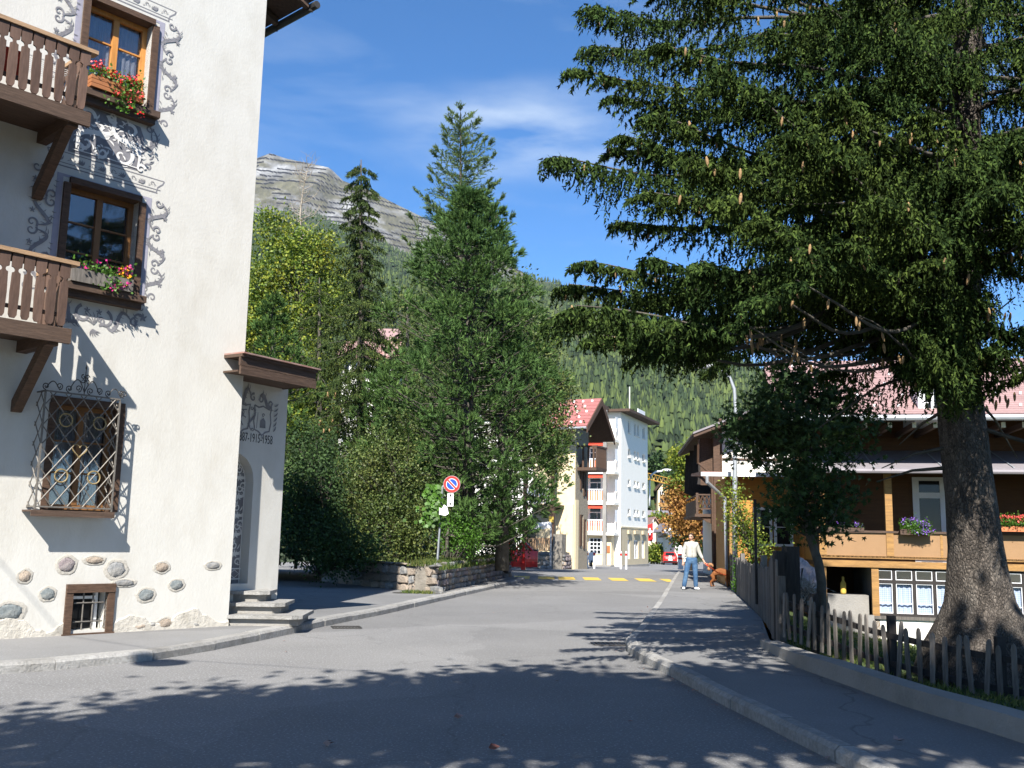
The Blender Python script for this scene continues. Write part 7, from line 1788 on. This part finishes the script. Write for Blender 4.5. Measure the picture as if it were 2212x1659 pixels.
shrub('dark evergreen shrub at the right end of the garden wall by the red plough',1095,37,.7,[(1070,1100,45,80,0),(1092,1150,32,55,0),(1050,1160,50,50,-.5),(1095,1080,28,55,.5),(1020,1130,50,60,0)],12000,.10,.06,'leafd',.24)
shrub('green shrub low over the garden wall behind the white plate',965,30,.8,[(985,1150,28,40,.3),(1005,1160,30,32,.3)],4000,.08,.055,'leafg',.18)
# bindweed climbing the sign pole
b=ns.location; r=thing('bindweed','green heart leaved bindweed climbing the leaning sign pole','climbing plant',tuple(b))
P=[];
for k in range(360):
    t=random.uniform(.42,1.0); p=(Vector(at(946,1200,Yp-.1)).lerp(at(953,1045,Yp-.25),t))-b; side=-abs(random.gauss(0,.28))*(1.2-.6*t) if random.random()<.75 else random.gauss(.05,.12); P.append((p.x+side-.03,p.y+random.uniform(-.15,.1),p.z))
P=np.array(P); V,F=dia_leaves(P,np.stack([rng.normal(0,.5,len(P)),rng.normal(-.2,.2,len(P)),-rng.uniform(.5,1,len(P))],1),.13,.12,.1,Nn=np.tile([0,1.,0.2],(len(P),1))+rng.normal(size=(len(P),3))*.3)
link('leaves',np_mesh('leaves',V,F),'leafg',r); obj('stem',MB().tube([(0,0,.5),(.03,-.05,1.2),(.0,-.1,1.9),(.08,-.2,2.6),(.1,-.2,3.1)],.008,4),'leafd',r)
# ---------------- right side: maple in the shade
random.seed(61)
Ym=17.5; b=at(1772,1335,Ym); r=thing('maple_tree','small shaded maple with a thin curved trunk in front of the orange chalet','tree',tuple(b))
tm_=lambda x,y,dy=0: at(x,y,Ym+dy)-b
bl=[]
for (x,y,rx,rz,dy) in [(1665,860,50,45,0),(1720,830,70,45,0),(1800,870,70,50,0),(1600,930,35,35,0),(1700,930,90,60,-.5),(1800,960,70,55,0),(1650,970,60,40,0),(1730,1020,65,50,-.4),(1800,1060,55,55,0),(1850,920,40,40,.3),(1710,1100,30,25,0),(1770,1130,45,40,0),(1640,930,60,50,.3)]:
    c=tm_(x,y,dy); s=Ym/2150; bl.append((tuple(c),(rx*s,rx*s*.9,rz*s)))
broadleaf(r,bl,8200,.10,.07,'leafd','bark2',[Vector((0,0,-.6)),tm_(1775,1260),tm_(1768,1215),tm_(1750,1160),tm_(1735,1080),tm_(1738,980),tm_(1745,880)],[.10,.085,.08,.075,.06,.04,.02],shell=.15,cl=.20,star=True)
# light shrub by the orange planks
shrub('light green shrub with thin upright stems in front of the orange planks',1625,29.5,-.5,[(1592,1110,22,55,0),(1610,1150,30,45,0),(1582,1060,14,25,0),(1640,1185,28,22,0)],2600,.085,.05,'leafy',.18,.3)
shrub('small green bush at the fence foot in front of the dog',1600,29.8,.05,[(1604,1225,13,22,0),(1612,1255,14,18,-.3),(1600,1264,10,9,-.4)],2300,.07,.05,'leafg',.10,.3)
shrub('dry brown spiky plant behind the picket fence',1722,20.5,-.5,[(1722,1275,45,28,0)],1500,.12,.018,'deadwood',.14,.2)
# autumn maple by the dark chalet
random.seed(66)
b=at(1490,1200,58); r=thing('maple_tree','autumn maple, green on top and orange below, overhanging the far pavement','tree',(b.x,58,hz(58)))
bl=blobs_px(r,[(1478,990,28,28,0),(1495,1040,40,35,0),(1510,1010,25,30,0),(1525,1060,28,30,1),(1490,980,22,20,0),(1520,1090,30,25,0)],58)
C=broadleaf(r,bl,9000,.17,.14,'leafy','bark2',[Vector((0,0,-.3)),Vector((0,0,2.5)),Vector((0,0,6))],[.15,.12,.05],shell=.3,cl=.32,name='green_foliage')
bl=blobs_px(r,[(1470,1090,32,35,0),(1500,1110,40,35,0),(1460,1120,22,22,0),(1490,1150,45,28,0),(1525,1150,25,30,0),(1480,1065,25,18,0)],58)
broadleaf(r,bl,8000,.17,.14,'leafo','bark2',[Vector((0,0,2)),Vector((.1,0,3))],[.05,.03],shell=.3,cl=.32,name='orange_foliage')
bl=blobs_px(r,[(1515,1175,30,25,0),(1490,1170,40,18,0)],58); broadleaf(r,bl,3000,.16,.12,'leafd','bark2',[Vector((0,0,2)),Vector((.1,0,3))],[.05,.03],shell=.3,cl=.3,name='lower_foliage')
# bushes and trees down the street
def far_tree(label,x,y,Y,rx,rz,m,n,ll=.4,name='tree',zb=None):
    c=at(x,y,Y); r=thing(name,label,'tree' if name=='tree' else 'bush',(c.x,Y,c.z-rz*Y/2150 if zb is None else zb)); s=Y/2150; lc=c-r.location
    broadleaf(r,[(tuple(lc),(rx*s,rx*s,rz*s)),((lc.x+rx*s*.4,lc.y,lc.z-rz*s*.3),(rx*s*.7,rx*s*.7,rz*s*.6))],n,ll,ll*.7,m,'bark2',[Vector((0,0,-1)),Vector((0,0,max(.5,lc.z)))],[.15,.08],shell=.3,cl=.5,twigs=False)
far_tree('green bush at the street corner beyond the hotel',1419,1196,128,18,12,'leafy',3000,.35,'bush')
far_tree('dark green tree behind the hotel edge above the street',1412,1165,175,14,20,'leafb',1800,.5)
far_tree('tree beside the flag',1425,1122,185,22,14,'leafy',1800,.55)
far_tree('dark conifer like tree beside the crane',1458,1045,215,20,45,'leafd',2500,.8)
far_tree('dark green tree on the slope right of the hotel roof',1415,1010,240,35,30,'leafd',2500,.9)
# ---------------- trees behind the camera that throw the shade on the road
def shade_tree(label,x,y,H,blist,n,seed):
    random.seed(seed); r=thing('broadleaf_tree',label,'tree',(x,y,0)); 
    bl=[((a,b,c),(ra,ra,rc)) for (a,b,c,ra,rc) in blist]
    broadleaf(r,bl,n,.27,.20,'leafd','bark2',[Vector((0,0,-.2)),Vector((0,0,H*.5)),Vector((0,0,H*.85))],[.3,.2,.08],shell=.1,cl=.55,twigs=False)
shade_tree('tall roadside tree standing behind the viewpoint, left',-6.5,-4,11,[(-2,1.5,6.6,2.4,1.2),(.5,2.0,7.4,1.7,1.3),(3,3.9,8.0,1.4,1.3),(1,-2,8.6,3.0,2.0),(-1,-4,10,3.,2.2),(4,3.9,9.0,1.2,1.5)],36000,1)
shade_tree('tall roadside tree standing behind the viewpoint, right',2.2,-3.5,11,[(-3.2,4.6,8.2,1.6,1.2),(0,4.8,8.2,1.7,1.3),(2.6,5.0,8.0,1.7,1.3),(-2.5,3.9,9.0,1.5,1.6),(1,3.8,9.4,1.6,1.6),(4.4,4.4,8.6,1.8,1.8),(1,-3.5,9.6,2.0,2.0)],42000,2)
shade_tree('roadside tree behind the viewpoint, far right',7.5,-2.,9,[(0,3,7.6,3.,2.0),(1.5,0,8.5,3,2),(-2,1,8.6,2.5,2),(0.5,5.5,7.4,2.2,1.5)],14000,3)
# ================================================================ PERSON AND DOG
def skin_mesh(name,verts,edges,radii,m,parent,root=0,sub=2,smooth=True):
    me=bpy.data.meshes.new(name); me.from_pydata([tuple(v) for v in verts],edges,[]); me.materials.append(M[m] if isinstance(m,str) else m)
    o=bpy.data.objects.new(name,me); COL.objects.link(o); o.parent=parent
    md=o.modifiers.new('skin','SKIN'); md.use_smooth_shade=smooth
    for i,r in enumerate(radii):
        sv=me.skin_vertices[0].data[i]; sv.radius=r if hasattr(r,'__len__') else (r,r); sv.use_root=(i==root)
    s=o.modifiers.new('sub','SUBSURF'); s.levels=sub; s.render_levels=sub
    return o
def build_woman():
    g=gnd(1494,1274,.12); r=thing('person','person in beige jacket, blue jeans and sunglasses holding an orange red dog leash','person',(g.x,g.y,.12),radians(0))
    # facing the camera (-y), head turned a little to her right; x right in the picture
    # height 1.68
    hipL,hipR=(.10,0,.88),(-.09,0,.88)
    # jeans: stance with legs apart
    V=[(0,0,.94),(0,0,1.04),(.10,.0,.86),(.115,-.02,.48),(.135,.02,.06),(-.09,0,.86),(-.17,-.02,.48),(-.24,.0,.06)]
    E_=[(0,1),(0,2),(2,3),(3,4),(0,5),(5,6),(6,7)]
    skin_mesh('jeans',V,E_,[(.17,.125),(.155,.11),(.105,.11),(.078,.08),(.072,.076),(.105,.11),(.078,.08),(.072,.076)],'denim',r)
    # body: one continuous figure under the clothes (neck, head, arms, hands)
    V=[(0,0,1.0),(0,0,1.22),(0,0,1.40),(0,.0,1.47),(0,-.005,1.53),
       (.17,0,1.38),(.25,.01,1.12),(.36,-.04,.90),(.395,-.06,.835),
       (-.17,0,1.38),(-.24,.01,1.12),(-.265,-.05,.88),(-.27,-.07,.80),
       (.10,0,.86),(.135,.02,.06),(-.09,0,.86),(-.24,0,.06)]
    E_=[(0,1),(1,2),(2,3),(3,4),(2,5),(5,6),(6,7),(7,8),(2,9),(9,10),(10,11),(11,12),(0,13),(13,14),(0,15),(15,16)]
    bodyo=skin_mesh('body',V,E_,[(.12,.09),(.11,.08),(.10,.07),(.05,.05),(.045,.05),.045,.036,.027,.03,.045,.036,.027,.03,.07,.035,.07,.035],'skin',r)
    # jacket with sleeves, collar and hood
    V=[(0,0,.93),(0,0,1.08),(0,0,1.24),(0,0,1.37),(0,.015,1.44),(.165,0,1.385),(.245,.01,1.13),(.345,-.035,.93),(-.165,0,1.385),(-.24,.01,1.13),(-.262,-.045,.91)]
    E_=[(0,1),(1,2),(2,3),(3,4),(3,5),(5,6),(6,7),(3,8),(8,9),(9,10)]
    jk=skin_mesh('jacket',V,E_,[(.195,.14),(.175,.125),(.175,.12),(.135,.10),(.07,.065),(.082,.08),.068,.048,(.082,.08),.068,.048],'cloth_beige',r)
    obj('zip',MB().tube([(0,-.125,.98),(0,-.128,1.15),(0,-.122,1.3),(0,-.085,1.42)],.005,4),'iron',jk)
    hd=MB(); hd.tube([(-.085,.01,1.45),(-.06,.08,1.44),(0,.10,1.44),(.06,.08,1.44),(.085,.01,1.45),(.05,-.055,1.40)],[.022,.036,.042,.036,.022,.012],8); obj('hood',hd,'cloth_beige',jk,smooth=True)
    obj('shirt',MB().prism([(-.035,1.45),(.035,1.45),(.0,1.33)],-.108,-.102,'y'),'whitepaint',r)
    # head
    H=MB().blob((0,0,0),(.072,.092,.108),20,14)
    def sh(v):
        x,y,z=v
        if z<-.02: k=1-.38*min(1,(-z-.02)/.09); x*=k; y=y*(1-.12*min(1,(-z)/.1)) - .008
        if y<0: 
            y-= .022*exp(-((x)/.014)**2-((z+.012)/.022)**2)   # nose
            y-= .006*exp(-((x)/.022)**2-((z+.047)/.008)**2)   # lips
            y+= .008*exp(-((abs(x)-.028)/.014)**2-((z-.012)/.012)**2) # eye sockets
        return (x,y,z)
    H.v=[sh(v) for v in H.v]
    for s in (-1,1): H.blob((s*.073,.008,-.005),(.010,.018,.028),8,6)
    ho_=obj('head',H,'skin',r,smooth=True,loc=(-.01,-.012,1.595)); ho_.rotation_euler=(radians(-4),0,radians(-28))
    hair=MB().blob((0,.016,.026),(.085,.100,.104),18,12); hair.v=[(x,y if y>-.045 else y*.9+.0,z) for x,y,z in hair.v]; hair.f=[f for f in hair.f if not all(hair.v[i][1]<-.015 and hair.v[i][2]<.075 for i in f)]
    hr_=obj('hair',hair,'hair',ho_,smooth=True); obj('bun',MB().blob((0,.115,.03),(.035,.04,.04),10,8),'hair',ho_,smooth=True)
    gl=MB()
    for s in (-1,1): gl.blob((s*.031,-.088,.014),(.027,.008,.019),12,6)
    gl.tube([(-.06,-.075,.018),(-.076,.0,.012)],.004,4).tube([(.06,-.075,.018),(.076,.0,.012)],.004,4).box(-.01,.01,-.095,-.09,.014,.02); obj('sunglasses',gl,'black',ho_)
    obj('mouth',MB().blob((0,-.090,-.050),(.020,.004,.005),10,5),'signred',ho_)
    # hands with five fingers
    def hand(p,dirv,side,curl,lab):
        d=Vector(dirv).normalized(); u=Vector((side,0,0)); v=d.cross(u).normalized(); u=v.cross(d).normalized(); p=Vector(p)
        V=[p,p+d*.045,p+d*.085]; E_=[(0,1),(1,2)]; R=[(.024,.016),(.036,.017),(.034,.014)]
        for i,(o,l) in enumerate(((-.027,.062),(-.009,.072),(.009,.068),(.026,.052))):
            b=len(V); V+= [p+d*.082+u*o, p+d*(.082+l*.5)+u*o*1.1+v*curl*.015, p+d*(.082+l*(1-curl*.35))+u*o*1.1+v*curl*.045]; E_+=[(2,b),(b,b+1),(b+1,b+2)]; R+=[.009,.0085,.007]
        b=len(V); V+=[p+d*.03-u*.036,p+d*.06-u*.052+v*.012,p+d*.085-u*.050+v*.022]; E_+=[(1,b),(b,b+1),(b+1,b+2)]; R+=[.012,.010,.008]
        skin_mesh('hand',V,E_,R,'skin',r,sub=1)
    hand((.385,-.055,.87),(.5,-.25,-.75),1,1.,'l'); hand((-.268,-.06,.86),(-.05,-.2,-1),-1,.4,'r')
    for (x,y) in ((.15,-.03),(-.255,-.04)):
        sm=MB().blob((0,0,0),(.048,.125,.045),12,8); sm.v=[(a,b_,max(c,-.035)*(1.2 if b_>.02 else .85)) for a,b_,c in sm.v]; o=obj('shoe',sm,'whitepaint',r,smooth=True,loc=(x,y-.03,.04)); o.rotation_euler=(0,0,.5 if x>0 else -.25)
    return r
wom=build_woman()
def build_dog():
    g=gnd(1558,1268,.12); s=.92; r=thing('dog','russet brown dog with a curled tail sniffing at the foot of the fence','dog',(g.x,g.y+.05,.12),radians(-14)); r.scale=(s,s,s)
    # long axis +x (head end), rump towards the woman; head lowered to the ground
    V=[(-.30,0,.50),(-.14,0,.53),(.05,0,.54),(.22,0,.50),(.36,0,.44),(.48,-.03,.30),(.55,-.05,.18),(.62,-.08,.09),
       (-.30,-.085,.40),(-.24,-.10,.26),(-.36,-.10,.17),(-.335,-.10,.03),(-.29,-.11,.02),
       (-.28,.085,.40),(-.18,.10,.26),(-.30,.10,.17),(-.27,.10,.03),(-.22,.10,.02),
       (.22,-.085,.40),(.20,-.10,.24),(.235,-.10,.13),(.23,-.10,.03),(.28,-.10,.02),
       (.26,.085,.40),(.28,.10,.24),(.33,.10,.13),(.33,.10,.03),(.38,.10,.02)]
    E_=[(0,1),(1,2),(2,3),(3,4),(4,5),(5,6),(6,7)]+[(0,8),(8,9),(9,10),(10,11),(11,12)]+[(0,13),(13,14),(14,15),(15,16),(16,17)]+[(3,18),(18,19),(19,20),(20,21),(21,22)]+[(3,23),(23,24),(24,25),(25,26),(26,27)]
    R=[(.13,.13),(.135,.14),(.14,.155),(.15,.16),(.12,.12),.095,.085,.045]+[.10,.065,.038,.030,.028]*2+[.075,.05,.036,.030,.028]*2
    skin_mesh('body',V,E_,R,'fur',r)
    tl=MB(); P=[(-.38,0,.56),(-.47,.0,.66),(-.44,.0,.78),(-.33,.0,.80),(-.27,.0,.72),(-.31,.02,.66)]; tl.tube(P,[.05,.07,.08,.075,.06,.02],10); o=obj('tail',tl,'furl',r,smooth=True); ss_=o.modifiers.new('s','SUBSURF'); ss_.levels=1; ss_.render_levels=1
    for sgn in (-1,1):
        e=MB().prism([(.50,.24),(.56,.27),(.60,.16)],-.05+sgn*.065-.008,-.05+sgn*.065+.008,'y'); obj('ear',e,'fur',r)
        obj('eye',MB().blob((.60,-.06+sgn*.04,.16),(.01,.01,.01),6,4),'black',r)
    obj('nose',MB().blob((.665,-.09,.07),(.02,.02,.016),8,5),'black',r)
    obj('collar',MB().tube([(.45+.09*0,-.03+.11*cos(a),.36+.10*sin(a)) for a in [i*pi/8 for i in range(17)]],.014,5),'leash',r)
    return r
dog=build_dog()
hp=wom.location+Vector((.43,-.10,.78)); cp=at(1572,1243,dog.location.y-.12)
ls_=thing('dog_leash','orange red leash running from the hand of the person to the dog','leash',tuple(hp)); mid=hp.lerp(cp,.5)+Vector((0,0,-.07))
obj('strap',MB().tube([Vector((-.03,0,.04)),Vector((0,0,0)),mid-hp,(hp.lerp(cp,.8)+Vector((0,0,-.04)))-hp,cp-hp],.016,6),'leash',ls_,smooth=True); obj('handle',MB().tube([(.0,0,0),(.05,-.02,.02),(.05,-.02,-.05),(0,0,-.03)],.014,6),'leash',ls_)
# ================================================================ FLOWER BOXES on the painted house
def HWp(x,z,out): 
    d=Vector((cos(HA),sin(HA),0)); n=Vector((sin(HA),-cos(HA),0)); return HC+d*x+n*out+Vector((0,0,z))
flower_box('flower_box','slatted flower box with scarlet geraniums and trailing vines on the upper window sill',HWp(-2.60,7.90,.13),HA,.82,.19,.2,'boxwood','leafg','redpetal',150,.15,.45,'window flower boxes','pinkpetal')
fb2=flower_box('flower_box','weathered box with magenta petunias and orange marigolds on the middle window sill',HWp(-2.58,4.96,.13),HA,.92,.19,.2,'grey_wood','leafg','magenta',70,.16,.25,'window flower boxes')
V=[];F=[];o_=0
for _ in range(12):
    c=np.array([.38+random.gauss(0,.06),-.06+random.gauss(0,.03),.16+random.gauss(0,.09)]); v,f=dia_leaves(c+rng.normal(size=(10,3))*.014,rng.normal(size=(10,3)),.04,.035); V.append(v);F.append(f+o_);o_+=len(v)
link('marigolds',np_mesh('marigolds',np.vstack(V),np.vstack(F)),'opetal',fb2)
# drying rack seen through the upper balcony
rk=thing('drying_rack','white wire drying rack with a reddish cloth on the upper balcony','drying rack',HWp(-4.2,7.16,.5),HA)
w_=MB()
for i in range(9): w_.tube([(-.7,-.25+i*.06,.62),(.7,-.25+i*.06,.62)],.005,4)
for x in (-.7,.7): w_.tube([(x,-.28,.62),(x,.26,.62)],.008,4).tube([(x,-.25,0),(x,.2,.62)],.008,4).tube([(x,.25,0),(x,-.2,.62)],.008,4)
obj('frame',w_,'whitepaint',rk); obj('cloth',MB().box(-.3,.0,-.27,-.26,.2,.61),'redcloth',rk)
# ================================================================ HAZE
if HAZE>0:
    hm=bpy.data.materials.new('mountain_air'); hm.use_nodes=True; N=hm.node_tree.nodes; N.clear(); o=N.new('ShaderNodeOutputMaterial'); v=N.new('ShaderNodeVolumePrincipled'); v.inputs['Color'].default_value=(.55,.72,1,1); v.inputs['Density'].default_value=HAZE; v.inputs['Anisotropy'].default_value=.1; hm.node_tree.links.new(v.outputs[0],o.inputs['Volume'])
    obj('haze',MB().box(-9500,9500,-9500,9500,-4,1700),hm,kind='stuff')
